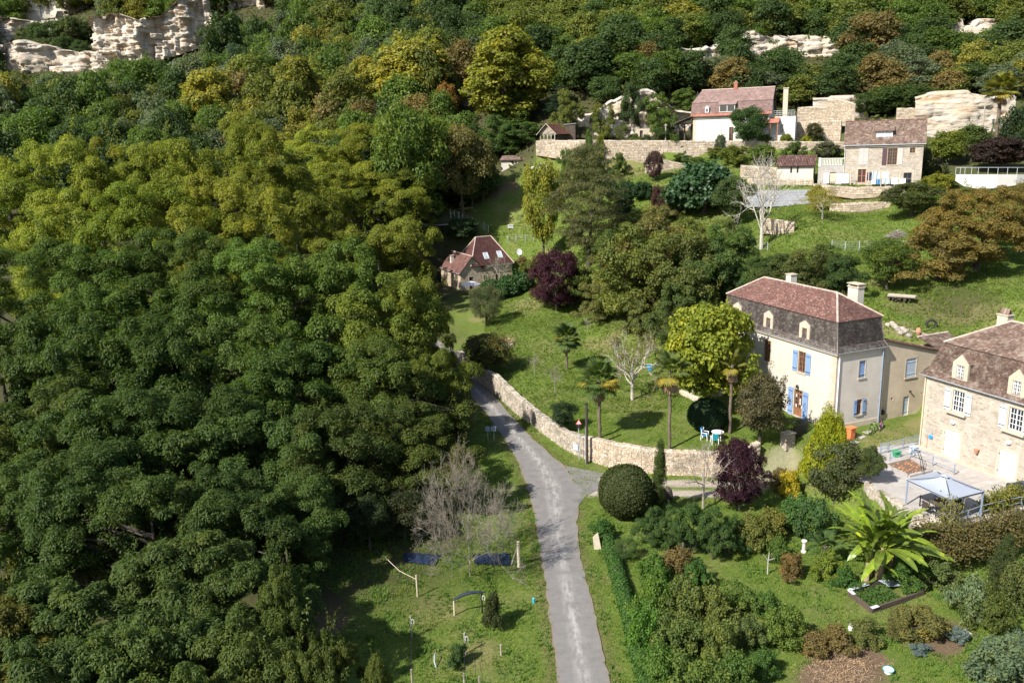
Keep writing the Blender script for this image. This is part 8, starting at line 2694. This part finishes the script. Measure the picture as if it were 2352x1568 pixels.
mb = MB(); mb.hexa([p + gd * x + np.cross(Z3, gd) * y + Z3 * z for x, y, z in ((-.26, -.22, 0), (.26, -.22, 0), (.26, .22, 0), (-.26, .22, 0), (-.32, -.28, 1.0), (.32, -.28, 1.0), (.32, .28, 1.12), (-.32, .28, 1.12))]); mb.build('cabinet_body', MT['orange'], r)
mb = MB(); mb.box(p + Z3 * 1.1, .78, .7, .07, gd, np.cross(Z3, gd)); mb.build('lid', MT['orange'], r)
# flower pots by the doorstep
for k, (dx, lb, m_) in enumerate(((1.75, 'terracotta pot with blue flowers right of the manor door', 'terracotta'), (-1.9, 'grey pot at the left of the manor doorstep', 'zinc'))):
 q = FO_ + fu_ * (lx_ + dx) + fn_ * .8 + Z3 * (opD_[2] - .1)
 r = thing('flower_pot', q, lb, 'pot'); mb = MB(); mb.lathe(q - Z3 * .25, [(.16, 0), (.24, .4), (.27, .44)], 10); mb.build('pot', MT[m_], r)
 C_ = q + RNG.normal(0, .17, (260, 3)) + Z3 * .4; V_, Q_ = leaves(RNG, C_, RNG.normal(0, 1, (260, 3)), .12)
 o_ = link('flowers', np_mesh('flowers', V_, Q_, LM, RNG.uniform(0, 1, 260)), r); o_.color = ((.12, .2, .4, 1), (.06, .11, .03, 1))[k]
mb = MB();
for k in range(4):
 q = at_z(1950 + k * 14, 1016 - k * 9, 2.85); q[2] = float(ground(q[0], q[1])) + .02; mb.box(q, .9, .6, .06, rot2(.5 + k * .1), rot2(2.07 + k * .1))
mb.build('stepping_slabs', MT['paving'], kind='structure')

# --- bicycles leaning against the manor gable
def bicycle(p, ang, col, label, s=1.0):
 r = thing('bicycle', p, label, 'bicycle'); f = rot2(ang); l = np.array([-f[1], f[0], 0]); up = unit(Z3 + l * .12)
 R_ = .33 * s; hub = [p + f * x * s + up * R_ for x in (-.5, .5)]
 for h in hub:
  mb = MB(); mb.tube([h + (f * math.cos(a) + up * math.sin(a)) * R_ * .95 for a in np.linspace(0, 6.283, 22)], .028 * s, 5, cap=False); w = mb.build('wheel', MT['rubber'], r)
  mb = MB()
  for k in range(10):
   a = k * .628; mb.tube([h, h + (f * math.cos(a) + up * math.sin(a)) * R_ * .93], .004, 3, cap=False)
  mb.tube([h - l * .04, h + l * .04], .03, 6); mb.build('spokes', MT['galv'], w, kind='stuff')
 Q = lambda x, z: p + f * x * s + up * z * s
 bb, st, hd, hd2 = Q(-.08, .30), Q(-.24, .80), Q(.32, .84), Q(.36, .68)
 mb = MB()
 for a, b in ((bb, st), (st, hd), (bb, hd2), (hd, hd2), (hub[0], bb), (hub[0], st * .7 + bb * .3), (hub[1], hd2)):
  mb.tube([a, b], .022 * s, 6)
 mb.build('frame', MT[col], r)
 mb = MB(); mb.box(Q(-.26, .90), .26 * s, .13 * s, .06 * s, f, l, up); mb.tube([st, Q(-.26, .88)], .016, 5); mb.build('saddle', MT['rubber'], r)
 mb = MB(); mb.tube([hd, Q(.30, .97)], .016, 5); mb.tube([Q(.24, 1.0) - l * .28, Q(.31, .97), Q(.24, 1.0) + l * .28], .018, 5); mb.build('handlebar', MT['iron'], r)
 mb = MB(); mb.lathe(bb, [(.10 * s, -.01), (.10 * s, .01)], 12); mb.tube([bb + l * .06, bb + l * .06 - up * .16], .012, 4); mb.build('crank', MT['iron'], r)

MT['lime'] = mat('lime_paint', [(.35, .55, .18)], .4, 2, .05)
MT['magenta'] = mat('magenta_paint', [(.55, .08, .36)], .4, 2, .05)
bp = G(*ci(1540, 598)); bicycle(bp, A_ROT + .35, 'lime', 'lime green bicycle, the left one of two leaning on the manor gable', 1.05)
bp = G(*ci(1680, 545)); bicycle(bp + np.array([.1, .2, 0]), A_ROT + .55, 'magenta', 'pink and white bicycle, the right one of two beside the drainpipe', 1.0)

# --- things in the lower garden
q = [G(x, y) for x, y in ((1949, 1366), (2001, 1408), (2121, 1366), (2058, 1331))]
zc = max(p[2] for p in q)
r = thing('cold_frame', sum(q) / 4, 'white topped timber cold frame with plants and loose glass on the lawn', 'cold frame')
for i in range(4):
 a, b = q[i].copy(), q[(i + 1) % 4].copy(); a[2] = b[2] = zc; d_ = unit(b - a); nn = np.array([d_[1], -d_[0], 0])
 mb = MB(); mb.box((a + b) / 2 + Z3 * .12, np.linalg.norm(b - a), .12, .44, d_, nn, Z3); mb.build('side_board', MT['wood_dark'], r)
 mb = MB(); k0, k1 = ((0, .25), (.0, .12), (.4, 1), (.6, 1))[i]; mb.box(a + (b - a) * (k0 + k1) / 2 + Z3 * .352, np.linalg.norm(b - a) * (k1 - k0), .24, .03, d_, nn, Z3); mb.build('white_ledge', MT['white'], r)
a, b = q[3], q[2]; d_ = unit((b - a) * (1, 1, 0)); nn = np.array([d_[1], -d_[0], 0])
mb = MB(); mb.box(a * .8 + b * .2 + nn * 1.0 + Z3 * (zc - a[2] + .25), .9, 1.3, .03, d_, unit(nn + Z3 * .2)); mb.build('glass_pane', MT['glass_pale'], r)
mb = MB(); mb.box(a * .45 + b * .55 + nn * .5 + Z3 * .42, 1.5, .3, .08, unit(d_ - Z3 * .25), nn); mb.build('loose_board', MT['wood_pale'], r)
C_ = np.array([q[0] * (1 - f) * (1 - g2) + q[1] * f * (1 - g2) + q[2] * f * g2 + q[3] * (1 - f) * g2 for f, g2 in RNG.uniform(.08, .92, (1400, 2)) * np.array([1, .7])]); C_[:, 2] = zc + RNG.uniform(-.05, .3, 1400)
V_, Q_ = leaves(RNG, C_, RNG.normal(0, .6, C_.shape) + Z3, .13, .6); o_ = link('seedlings', np_mesh('seedlings', V_, Q_, LM_VAR, RNG.uniform(0, 1, 1400)), r, kind='stuff'); o_.matrix_parent_inverse = Matrix.Translation(-r.location); o_.color = (.06, .12, .03, 1)
p = G(2040, 1544); r = thing('basin', p, 'turquoise rimmed basin at the corner of the dug bed', 'basin')
mb = MB(); mb.lathe(p, [(.2, 0), (.27, .2), (.29, .22)], 16); mb.build('bowl', MT['plastic_white'], r)
mb = MB(); mb.tube([p + np.array([math.cos(a) * .29, math.sin(a) * .29, .23]) for a in np.linspace(0, 6.283, 18)], .025, 5, cap=False); mb.build('rim', MT['plastic_teal'], r)
# dry straw and clods on the dug bed
C_ = []
c0, c1_ = at_z(1950, 1535, -.3), at_z(1885, 1568, -.3)
C_ = c0 + (c1_ - c0) * RNG.uniform(-.25, 1, (2600, 1)) + RNG.normal(0, .75, (2600, 3)); C_[:, 2] = ground(C_[:, 0], C_[:, 1]) + .03
V_, Q_ = leaves(RNG, C_, RNG.normal(0, .5, C_.shape) + Z3, .24, .12, 0); o_ = link('straw', np_mesh('straw', V_, Q_, LM_DRY, RNG.uniform(0, 1, 2600)), kind='stuff', label='dry straw strewn over the dug bed at the bottom'); o_.color = (.30, .21, .13, 1); o_['category'] = 'straw'
b = G(1763, 1318); mb = MB(); h_ = z_over(1268, b) - b[2]
mb.tube([b, b + Z3 * h_ * .6, b + Z3 * h_ + np.array([.05, 0, 0])], [.05, .04, .02], 6); mb.tube([b + Z3 * h_ * .6, b + Z3 * h_ * .95 + np.array([-.4, 0, 0])], [.03, .015], 5); mb.tube([b + Z3 * h_ * .65, b + Z3 * h_ * .72 + np.array([.45, 0, 0])], [.03, .015], 5); mb.tube([b + Z3 * h_ * .7, b + Z3 * h_ * .9 + np.array([.28, .2, 0])], [.02, .01], 4)
one('dead_sapling', 'bleached dead sapling with short side stubs on the sunny lawn', 'dead plant', mb, 'bark_pale')
b = G(1846, 1268); mb = MB(); mb.lathe(b, [(.2, 0), (.2, .12), (.13, .2), (.12, .75), (.2, .85), (.2, .95)], 10)
one('stone_pedestal', 'small white weathered pedestal among the bushes left of the banana plant', 'pedestal', mb, 'plaster_white')
b = G(1568, 1300); mb = MB(); h_ = z_over(1244, b) - b[2]
mb.tube([b, b + Z3 * h_ * .3, b + Z3 * h_ * .35, b + Z3 * h_ * .9, b + Z3 * h_], [.03, .03, .12, .10, .02], 8)
one('seed_spike', 'dry purple brown seed spike standing in the border below the dark laurels', 'dead plant', mb, 'wood_dark')
b = at_z(1372, 1262, -.1); mb = MB(); mb.hexa([b + np.array(v) for v in ((-.25, -.2, 0), (.3, -.25, 0), (.35, .3, 0), (-.2, .3, 0), (-.35, -.1, 1.1), (.05, -.1, 1.35), (.1, .25, 1.3), (-.3, .25, .9))])
one('stone_stump', 'broken pale stone post at the upper end of the ivy covered wall', 'stone post', mb, 'cut_stone')
b = G(1532, 1150); mb = MB(); mb.lathe(b, [(.42, 0), (.5, .5), (.4, 1.0), (.15, 1.25)], 9)
one('dark_boulder', 'dark upright boulder just right of the slim cypress', 'boulder', mb, 'wood_dark')
# stone edging and slab of the bed, cabbage bed
p = G(2218, 1455); mb = MB(); mb.box(p + Z3 * .05, .5, .5, .1, rot2(.4), rot2(1.97)); one('stone_slab', 'grey slab at the corner of the cabbage bed', 'slab', mb, 'paving')
p = G(1955, 1446); mb = MB(); mb.hexa([p + np.array(v) for v in ((-.2, -.1, 0), (.2, -.1, 0), (.15, .15, 0), (-.15, .15, 0), (-.12, -.02, .4), (.0, -.02, .5), (.02, .1, .42), (-.1, .1, .35))]); one('white_bag', 'crumpled white bag on the lawn behind the dry row', 'bag', mb, 'canvas_white')
p = G(2110, 1340); mb = MB(); mb.lathe(p, [(.1, 0), (.14, .25), (.05, .4)], 8); one('red_toy', 'small red object at the foot of the banana plant', 'toy', mb, 'red_cloth')
# --- vine rows, posts and tarpaulins on the left lawn
posts = [(946, 1463, 1412, 'tall vine post at the far end of the left hand wire row'), (949, 1600, 1536, 'near vine post of the left hand wire row, at the bottom edge'), (1044, 1413, 1378, 'short white post below the bent blue hoop'), (1108, 1408, 1358, 'slim dark post at the right end of the bent blue hoop'),
         (1069, 1500, 1452, 'vine post at the far end of the middle wire row'), (1068, 1600, 1545, 'near vine post of the middle wire row'), (1151, 1505, 1479, 'stub of a post at the right of the vine rows'), (1103, 1610, 1552, 'weathered post at the bottom edge between the vine rows and road'), (959, 1370, 1320, 'pale stake holding a rope left of the leafless tree')]
tops = {}
for i, (x, y, yt, lb) in enumerate(posts):
 b = G(x, y, 25); h_ = max(.5, z_over(yt, b) - b[2]); r = thing('vine_post', b, lb, 'post')
 mb = MB(); mb.tube([b - Z3 * .2, b + Z3 * h_], [.055, .05], 7); mb.build('post', MT[('wood_grey', 'wood_grey', 'wood_pale', 'iron', 'wood_grey', 'wood_grey', 'wood_grey', 'wood_grey', 'wood_pale')[i]], r)
 if i in (0, 3, 4):
  mb = MB(); c_ = b + np.array([.12, -.05, h_ * .72]); mb.tube([c_ + np.array([.09 * math.cos(a), 0, .17 * math.sin(a)]) for a in np.linspace(-.9, 4.0, 12)], .022, 5); mb.build('wire_tensioner', MT['white'], r)
 tops[i] = b + Z3 * h_ * .8
for a, b, lb in ((0, 1, 'wire of the left vine row'), (4, 5, 'wire of the middle vine row'), (3, 4, 'wire of the right vine row')):
 mb = MB(); mb.tube([tops[a], (tops[a] + tops[b]) / 2 - Z3 * .08, tops[b]], .012, 4); mb.tube([tops[a] - Z3 * .45, tops[b] - Z3 * .45], .012, 4)
 one('vine_wire', 'two strand ' + lb + ' on the left lawn', 'wire', mb, 'iron')
a, b = G(882, 1298, 25), tops[8]; mb = MB(); mb.tube([a + Z3 * .8, (a + b) / 2 + Z3 * .1, b], .02, 4); one('rope', 'pale rope running from the stake into the dark trees', 'rope', mb, 'wood_pale')
a, b = tops[2], tops[3]; mb = MB(); mb.tube([a + (b - a) * f + Z3 * (.25 + .2 * math.sin(f * 3.1)) for f in np.linspace(-.05, 1.15, 10)], [.02, .07, .09, .1, .1, .1, .09, .08, .06, .02], 6); one('blue_hoop', 'dark blue plastic strip arched between two short posts', 'plastic strip', mb, 'tarp')
b = G(1002, 1535, 25); mb = MB(); mb.tube([b + np.array([.0, .0, .05]), b + np.array([-.12, .25, .3]), b + np.array([-.14, .6, .45]), b + np.array([-.1, .9, .4])], .03, 5); one('bent_hose', 'short curved blue-white hose on the grass by the blue-green plant', 'hose', mb, 'blue_grey')
b = G(1226, 1384, 25); mb = MB(); mb.lathe(b, [(.09, 0), (.09, .35), (.03, .4)], 8); one('water_meter_post', 'little turquoise capped stub on the verge left of the road', 'marker', mb, 'plastic_teal')
for (pts, lb) in (([(925, 1292), (1000, 1300), (1012, 1276), (930, 1270)], 'crumpled blue tarpaulin left of the leafless tree trunk'), ([(1090, 1296), (1172, 1300), (1170, 1272), (1085, 1274)], 'blue tarpaulin sheet right of the leafless tree trunk')):
 q = [G(x, y, 25) for x, y in pts]; mb = MB(); N_ = 12
 gr = [[(q[0] * (1 - i / N_) + q[1] * i / N_) * (1 - j / 4) + (q[3] * (1 - i / N_) + q[2] * i / N_) * j / 4 + Z3 * (.07 + .035 * math.sin(i * 2.1 + j) + .05 * random.random()) for i in range(N_ + 1)] for j in range(5)]
 mb.add([v for row in gr for v in row], [(j * (N_ + 1) + i, j * (N_ + 1) + i + 1, (j + 1) * (N_ + 1) + i + 1, (j + 1) * (N_ + 1) + i) for j in range(4) for i in range(N_)])
 one('tarpaulin', lb, 'tarpaulin', mb, 'tarp')
b = G(1192, 1302, 25); h_ = z_over(1243, b) - b[2]; r = thing('timber_post', b, 'stout mossy timber post with a prop, right of the leafless tree', 'post')
mb = MB(); mb.tube([b - Z3 * .2, b + Z3 * h_], [.13, .10], 8); mb.build('post', MT['wood_pale'], r)
mb = MB(); mb.tube([b + np.array([-.55, .3, 0]), b + Z3 * h_ * .9], .06, 6); mb.build('prop', MT['wood_grey'], r)

# --- on the slope
def fence(name, label, pts, tops, t=None, m='galv', wires=4):
 foot = [G(*p) for p in pts]; r = thing(name, foot[0], label, 'fence'); tp = []
 for f, yt in zip(foot, tops):
  h_ = min(1.9, max(.9, z_over(yt, f) - f[2])); mb = MB(); mb.tube([f - Z3 * .2, f + Z3 * h_], .05, 6); mb.build('post', MT[m], r); tp.append((f, h_))
 for k in range(wires):
  mb = MB()
  for (a, ha), (b, hb) in zip(tp[:-1], tp[1:]):
   mb.tube([a + Z3 * ha * (k + 1) / (wires + .3), b + Z3 * hb * (k + 1) / (wires + .3)], .010, 3, cap=False)
  mb.build('wire', MT[m], r)

fence('wire_fence', 'wire fence with pale metal posts across the field in front of the brush pile', [ck(62, 640), ck(180, 672), ck(305, 680), ck(500, 665), ck(697, 650), ck(822, 670)], [ck(0, y)[1] for y in (590, 595, 590, 590, 590, 600)], wires=5)
fence('wire_fence', 'row of grey fence posts climbing the left side of the meadow', [c1(530, 188), c1(573, 192), c1(617, 200), c1(655, 212), c1(760, 262), c1(880, 312), c1(927, 340)], [c1(0, y)[1] for y in (100, 112, 125, 140, 180, 232, 265)])
fence('wire_fence', 'low wire fence across the foot of the meadow behind the cottage', [c1(1130, 440), c1(1213, 440), c1(1310, 432), c1(1398, 432)], [c1(0, y)[1] for y in (365, 360, 358, 352)])
fence('wire_fence', 'two grey posts with wire beside the white barked tree', [(1733, 575), (1763, 577)], [556, 556])
b = G(1193, 592); mb = MB(); mb.tube([b, b + Z3 * .9], .05, 6); r = tag(mb.build('satellite_dish', MT['galv']), 'white satellite dish on the bank behind the cottage', 'satellite dish')
mb = MB(); dd = unit((.25, -.9, .35)); a1 = unit(np.cross(dd, Z3)); a2 = np.cross(a1, dd); V_ = [b + Z3 * 1.1]
for k in range(16):
 V_.append(b + Z3 * 1.1 + (a1 * math.cos(k * .3927) * .55 + a2 * math.sin(k * .3927) * .65) + dd * .1)
mb.add(V_, [(0, k + 1, (k + 1) % 16 + 1) for k in range(16)]); mb.build('dish', MT['white'], r)
b = G(1173, 524); mb = MB(); mb.box(b + Z3 * .3, 1.0, .6, .55, rot2(.2), rot2(1.77)); mb.box(b + Z3 * .6, 1.1, .7, .08, rot2(.2), rot2(1.77)); one('white_tub', 'white trough alone in the middle of the bright meadow', 'trough', mb, 'white')
b = G(1163, 796); r = thing('stone_trough', b, 'long white stone trough with dry flower heads on the lawn', 'trough')
mb = MB(); mb.box(b + Z3 * .18, 2.0, .6, .36, rot2(.05), rot2(1.62)); mb.build('trough', MT['plaster_white'], r)
C_ = b + RNG.normal(0, 1, (500, 3)) * np.array([.7, .25, .3]) + Z3 * .6 + np.array([0, .5, 0]); V_, Q_ = leaves(RNG, C_, RNG.normal(0, 1, C_.shape), .3, .2, -1); o_ = link('dry_plants', np_mesh('dry_plants', V_, Q_, LM_DRY, RNG.uniform(0, 1, 500)), r); o_.matrix_parent_inverse = Matrix.Translation(-r.location); o_.color = (.32, .22, .15, 1)
b = G(1495, 850); mb = MB(); mb.lathe(b, [(.3, 0), (.42, .4), (.5, .5), (.44, .52)], 12); one('blue_tub', 'bright blue tub behind the apple tree', 'tub', mb, 'plastic_blue')
for k, (x, y, s) in enumerate(((1590, 897, .7), (1606, 893, .9), (1652, 905, .8), (1575, 905, .5))):
 b = G(x, y); mb = MB(); mb.lathe(b - Z3 * .2, [(s * .9, 0), (s, s * .5), (s * .7, s * .95), (s * .2, s * 1.15)], 8)
 one('rock', 'dark mossy rock in the rockery under the yellow-green tree', 'rock', mb, 'rubble', 'rocks of the rockery')
wall_run('border_wall', 'low curved stone border in front of the yellow-green tree', [G(x, y) for x, y in ((1560, 905), (1580, 914), (1602, 925), (1618, 940))], [float(G(x, y)[2]) + .4 for x, y in ((1560, 905), (1580, 914), (1602, 925), (1618, 940))], .35, 'cut_stone', 'mortar', .4, .2, 60)
# logs, brush, planks
b = G(2066, 692); r = thing('log_pile', b, 'heap of split logs under long pale trunks on the upper lawn', 'log pile'); d_ = unit((.8, -.55, 0)); l_ = np.array([-d_[1], d_[0], 0])
for k in range(46):
 c_ = b + d_ * random.uniform(-1.3, 1.2) + l_ * random.uniform(-.5, .6) + Z3 * (.1 + .5 * random.random() ** 1.5); a_ = d_ * random.uniform(-.4, .4) + l_ + Z3 * random.uniform(-.1, .1)
 mb = MB(); mb.tube([c_ - unit(a_) * .3, c_ + unit(a_) * .3], .09, 6); mb.build('log', MT['bark'], r)
for k in range(5):
 c_ = b + l_ * (-.5 + k * .25) + Z3 * (.62 + .05 * (k % 2)); mb = MB(); mb.tube([c_ - d_ * 1.2, c_ + d_ * 1.6], [.12, .10], 7); mb.build('long_trunk', MT['wood_grey'], r)
b = G(2060, 545); r = thing('brush_pile', b, 'heap of pinkish brown cut branches in the field', 'brush pile'); mb = MB()
for k in range(420):
 a = random.uniform(0, 6.28); rr = random.uniform(0, 1.5) ** .8; c_ = b + np.array([math.cos(a) * rr, math.sin(a) * rr * .8, max(.05, 1.0 - rr * .6) * random.random()]); d2 = unit((random.gauss(0, 1), random.gauss(0, 1), random.gauss(0, .35))); mb.tube([c_ - d2 * .5, c_ + d2 * .5], .02, 3, cap=False)
mb.build('branches', MT['bark_grey'], r)
a, b = G(2044, 752), G(2152, 781); mb = MB(); d_ = unit(b - a); mb.box((a + b) / 2 + Z3 * .3, np.linalg.norm(b - a), .3, .14, d_); one('long_plank', 'long grey plank lying along the bank behind the annexe', 'plank', mb, 'wood_grey')
b = G(2139, 752); mb = MB(); mb.tube([b + np.array([math.cos(a) * .5, .1 * math.sin(a), .35 + math.sin(a) * .4]) for a in np.linspace(0, 6.283, 16)], .12, 6, cap=False); one('old_tyre', 'black tyre standing in the grass behind the annexe', 'tyre', mb, 'rubber')
b = G(2109, 768); mb = MB(); mb.lathe(b, [(.2, 0), (.3, .3), (.2, .6), (.08, .7)], 10); one('garden_pot', 'pinkish pot beside the long plank', 'pot', mb, 'terracotta')
for k in range(9):
 b = G(2040 + k * 5 + (k % 3) * 4, 748 + k * 3 - (k % 2) * 6); mb = MB(); mb.lathe(b - Z3 * .1, [(.3, 0), (.36, .2), (.2, .42)], 7); one('rubble_stone', 'pale loose stone in the heap behind the manor roof', 'stone', mb, 'rubble', 'loose stones behind the manor')
# --- cottage terrace
def parasol(base, h, R, m, label, closed=False):
 r = thing('parasol', base, label, 'parasol'); mb = MB(); mb.tube([base, base + Z3 * h], .03, 6); mb.build('pole', MT['white'], r)
 mb = MB()
 if closed:
  mb.lathe(base + Z3 * (h * .35), [(.10, 0), (.22, .2), (.16, h * .4), (.04, h * .66)], 10)
 else:
  V_ = [base + Z3 * h]
  for j, (f, dz) in enumerate(((.5, .2), (1., .55))):
   V_ += [base + Z3 * (h - dz - (.06 if k % 2 else 0)) + np.array([math.cos(k * .3927) * R * f, math.sin(k * .3927) * R * f, 0]) for k in range(16)]
  mb.add(V_, [(0, k + 1, (k + 1) % 16 + 1) for k in range(16)] + [(k + 1, k + 17, (k + 1) % 16 + 17, (k + 1) % 16 + 1) for k in range(16)])
 mb.build('canopy', MT[m], r)

b = at_z(*c1(742, 985), 3.4); parasol(b, 2.35, 1.75, 'canvas_white', 'open white parasol in front of the cottage door')
b = at_z(*c1(932, 905), 3.4); parasol(b, 2.7, .3, 'red_cloth', 'closed coral red parasol by the cottage wall', True)
# --- washing at the house with the box dormer
O2, u2, v2, n2, P2, L2 = LH
r_ = None
def cloth(x0, x1, y0, y1, m, label, d=-1.6):
 a = wall_uv(O2 + n2 * -d, u2, cB(x0, y0)); b = wall_uv(O2 + n2 * -d, u2, cB(x1, y1)); mb = MB(); N_ = 8
 base = O2 + n2 * -d
 g_ = [[base + u2 * (a[0] + (b[0] - a[0]) * i / N_) + Z3 * (a[1] + (b[1] - a[1]) * j / 3) + n2 * .08 * math.sin(i * 1.7 + j * .5 + x0) for i in range(N_ + 1)] for j in range(4)]
 mb.add([v for row in g_ for v in row], [(j * (N_ + 1) + i, j * (N_ + 1) + i + 1, (j + 1) * (N_ + 1) + i + 1, (j + 1) * (N_ + 1) + i) for j in range(3) for i in range(N_)], .5)
 one('washing', label, 'laundry', mb, m)

MT['cloth_navy'] = mat('navy_cloth', [(.03, .04, .09)], .9); MT['cloth_blue'] = mat('blue_cloth', [(.08, .2, .36)], .9); MT['cloth_grey'] = mat('grey_green_cloth', [(.36, .42, .40)], .9, 4, .2)
for a in ((878, 968, 975, 1048, 'plastic_white', 'large white sheet sagging on the line left of the orange door'), (778, 815, 965, 1045, 'canvas_white', 'narrow pale sheet at the far left of the washing'), (1118, 1152, 965, 1028, 'cloth_navy', 'navy trousers on the washing line right of the orange door'),
          (1156, 1217, 955, 1014, 'cloth_grey', 'grey green towel, upper left of the washing'), (1240, 1290, 958, 1008, 'plastic_white', 'white shirt in the middle of the upper washing line'), (1153, 1186, 1018, 1056, 'plastic_white', 'small white cloth at the lower left of the washing'), (1188, 1222, 1018, 1056, 'cloth_blue', 'blue cloth on the lower washing line'),
          (1228, 1300, 1012, 1054, 'cloth_grey', 'grey green cloths on the lower washing line'), (1312, 1358, 1005, 1054, 'plastic_white', 'white towel right of the grey green cloths'), (1375, 1418, 1010, 1056, 'plastic_white', 'last white cloth at the right end of the washing')):
 cloth(*a)
r = thing('clothes_line', P2(5, 0, -1.6), 'wooden poled clothes line and pergola along the front of the dormered house', 'clothes line')
for x in (760, 985, 1125, 1225, 1370, 1475):
 a = wall_uv(O2 + n2 * 1.65, u2, cB(x, 1075)); b = wall_uv(O2 + n2 * 1.65, u2, cB(x, 948)); mb = MB(); mb.tube([O2 + n2 * 1.65 + u2 * a[0] - Z3 * .3, O2 + n2 * 1.65 + u2 * a[0] + Z3 * b[1]], .07, 6); mb.build('pole', MT['wood_pale'], r)
for (x0, x1, y) in ((760, 1010, 955), (1125, 1475, 948), (1125, 1475, 1012)):
 a = wall_uv(O2 + n2 * 1.65, u2, cB(x0, y)); b = wall_uv(O2 + n2 * 1.65, u2, cB(x1, y)); mb = MB(); mb.tube([O2 + n2 * 1.65 + u2 * a[0] + Z3 * a[1], O2 + n2 * 1.65 + u2 * b[0] + Z3 * b[1]], .035 if y < 1000 else .012, 5); mb.build('line', MT['wood_pale'], r)
# --- poles of the upper terrace, dog, cars
for (x, y, yt, t, lb) in ((1528, 370, 284, 162, 'slim grey utility pole in front of the terrace wall'), (2258, 288, 218, 158, 'leaning wooden pole in front of the right hand rock face')):
 b = at_t(x, y, t); b[2] = z_over(y, b); mb = MB(); mb.tube([b - Z3 * .5, b + Z3 * (z_over(yt, b) - b[2])], [.16, .12], 7); mb.box(b + Z3 * (z_over(yt, b) - b[2] - .3), .6, .2, .2); one('utility_pole', lb, 'pole', mb, 'wood_grey')
b = G(*cA(112, 1108))
r = thing('dog', b, 'small black dog standing in front of the cream store', 'dog')
mb = MB(); f = np.array([-1, 0, 0.])
mb.tube([b + np.array([.42, 0, .50]), b + np.array([.2, 0, .52]), b + np.array([-.1, 0, .50]), b + np.array([-.34, 0, .55]), b + np.array([-.5, 0, .72]), b + np.array([-.62, 0, .76]), b + np.array([-.8, 0, .70])], [.06, .14, .15, .17, .10, .11, .04], 8)
for sx in (-.28, .32):
 for sy in (-.09, .09):
  bk = .06 if sx > 0 else 0
  mb.tube([b + np.array([sx, sy, .5]), b + np.array([sx - bk, sy, .30]), b + np.array([sx + bk, sy, .16]), b + np.array([sx, sy, 0])], [.075, .05, .035, .035], 6)
mb.tube([b + np.array([.42, 0, .52]), b + np.array([.62, 0, .62]), b + np.array([.7, 0, .78])], [.04, .03, .015], 5)
for sy in (-.06, .06):
 mb.tube([b + np.array([-.6, sy, .83]), b + np.array([-.58, sy * 1.6, .95])], [.04, .01], 4)
mb.build('body', MT['fur'], r)

def car(p, ang, paint, label, L=4.0, W=1.7, H=1.45):
 r = thing('parked_car', p, label, 'car'); f = rot2(ang); l = np.array([-f[1], f[0], 0])
 prof = [(-L / 2, .35), (-L / 2, .75), (-L * .46, .92), (-L * .36, 1.0), (-L * .22, H), (L * .10, H), (L * .25, .98), (L * .46, .82), (L / 2, .65), (L / 2, .35)]
 mb = MB(); V_ = []
 for s in (-1, 1):
  for x, z in prof:
   V_.append(p + f * x + l * s * (W / 2 - (.16 if z > 1.05 else 0)) + Z3 * z)
 k = len(prof); mb.add(V_, [tuple(range(k)), tuple(reversed(range(k, 2 * k)))] + [(i, i + k, (i + 1) % k + k, (i + 1) % k) for i in range(k)], .5); bo = mb.build('body', MT[paint], r)
 gb = MB()
 for s in (-1, 1):
  gb.add([p + f * x + l * s * (W / 2 - .06 - d_) + Z3 * z for x, z, d_ in ((-L * .33, 1.02, -.07), (L * .21, 1.02, -.07), (L * .08, H - .08, .085), (-L * .20, H - .08, .085))], [(0, 1, 2, 3)])
 gb.add([p + f * x + l * s * w_ + Z3 * z for x, z, s, w_ in ((L * .245, 1.02, -1, .72), (L * .245, 1.02, 1, .72), (L * .115, H - .06, 1, .6), (L * .115, H - .06, -1, .6))], [(0, 1, 2, 3)])
 gb.add([p + f * x + l * s * w_ + Z3 * z for x, z, s, w_ in ((-L * .365, 1.04, 1, .7), (-L * .365, 1.04, -1, .7), (-L * .235, H - .06, -1, .6), (-L * .235, H - .06, 1, .6))], [(0, 1, 2, 3)])
 gb.build('window', MT['glass'], r)
 for x in (-L * .31, L * .31):
  for s in (-1, 1):
   wb = MB(); c_ = p + f * x + l * s * (W / 2 - .02) + Z3 * .32
   wb.tube([c_ - l * .11 * s, c_ + l * .06 * s], .32, 16); w = wb.build('wheel', MT['rubber'], r); wb = MB(); wb.tube([c_ + l * .06 * s, c_ + l * .075 * s], .19, 10); wb.build('rim', MT['galv'], w)
 for s in (-1, 1):
  hb = MB(); hb.box(p + f * L * .49 + l * s * .6 + Z3 * .68, .06, .3, .14, f, l); hb.build('headlight', MT['glass_pale'], r)

b = G(1243, 390); b[2] = float(ground(b[0], b[1])); car(b, 2.9, 'car_white', 'pale parked car half hidden by the yellow tree, right of the cream store')
b = at_z(2375, 1155, 2.22); car(b, -A_ROT - 1.1, 'car_dark', 'dark car at the right edge on the stone house terrace')
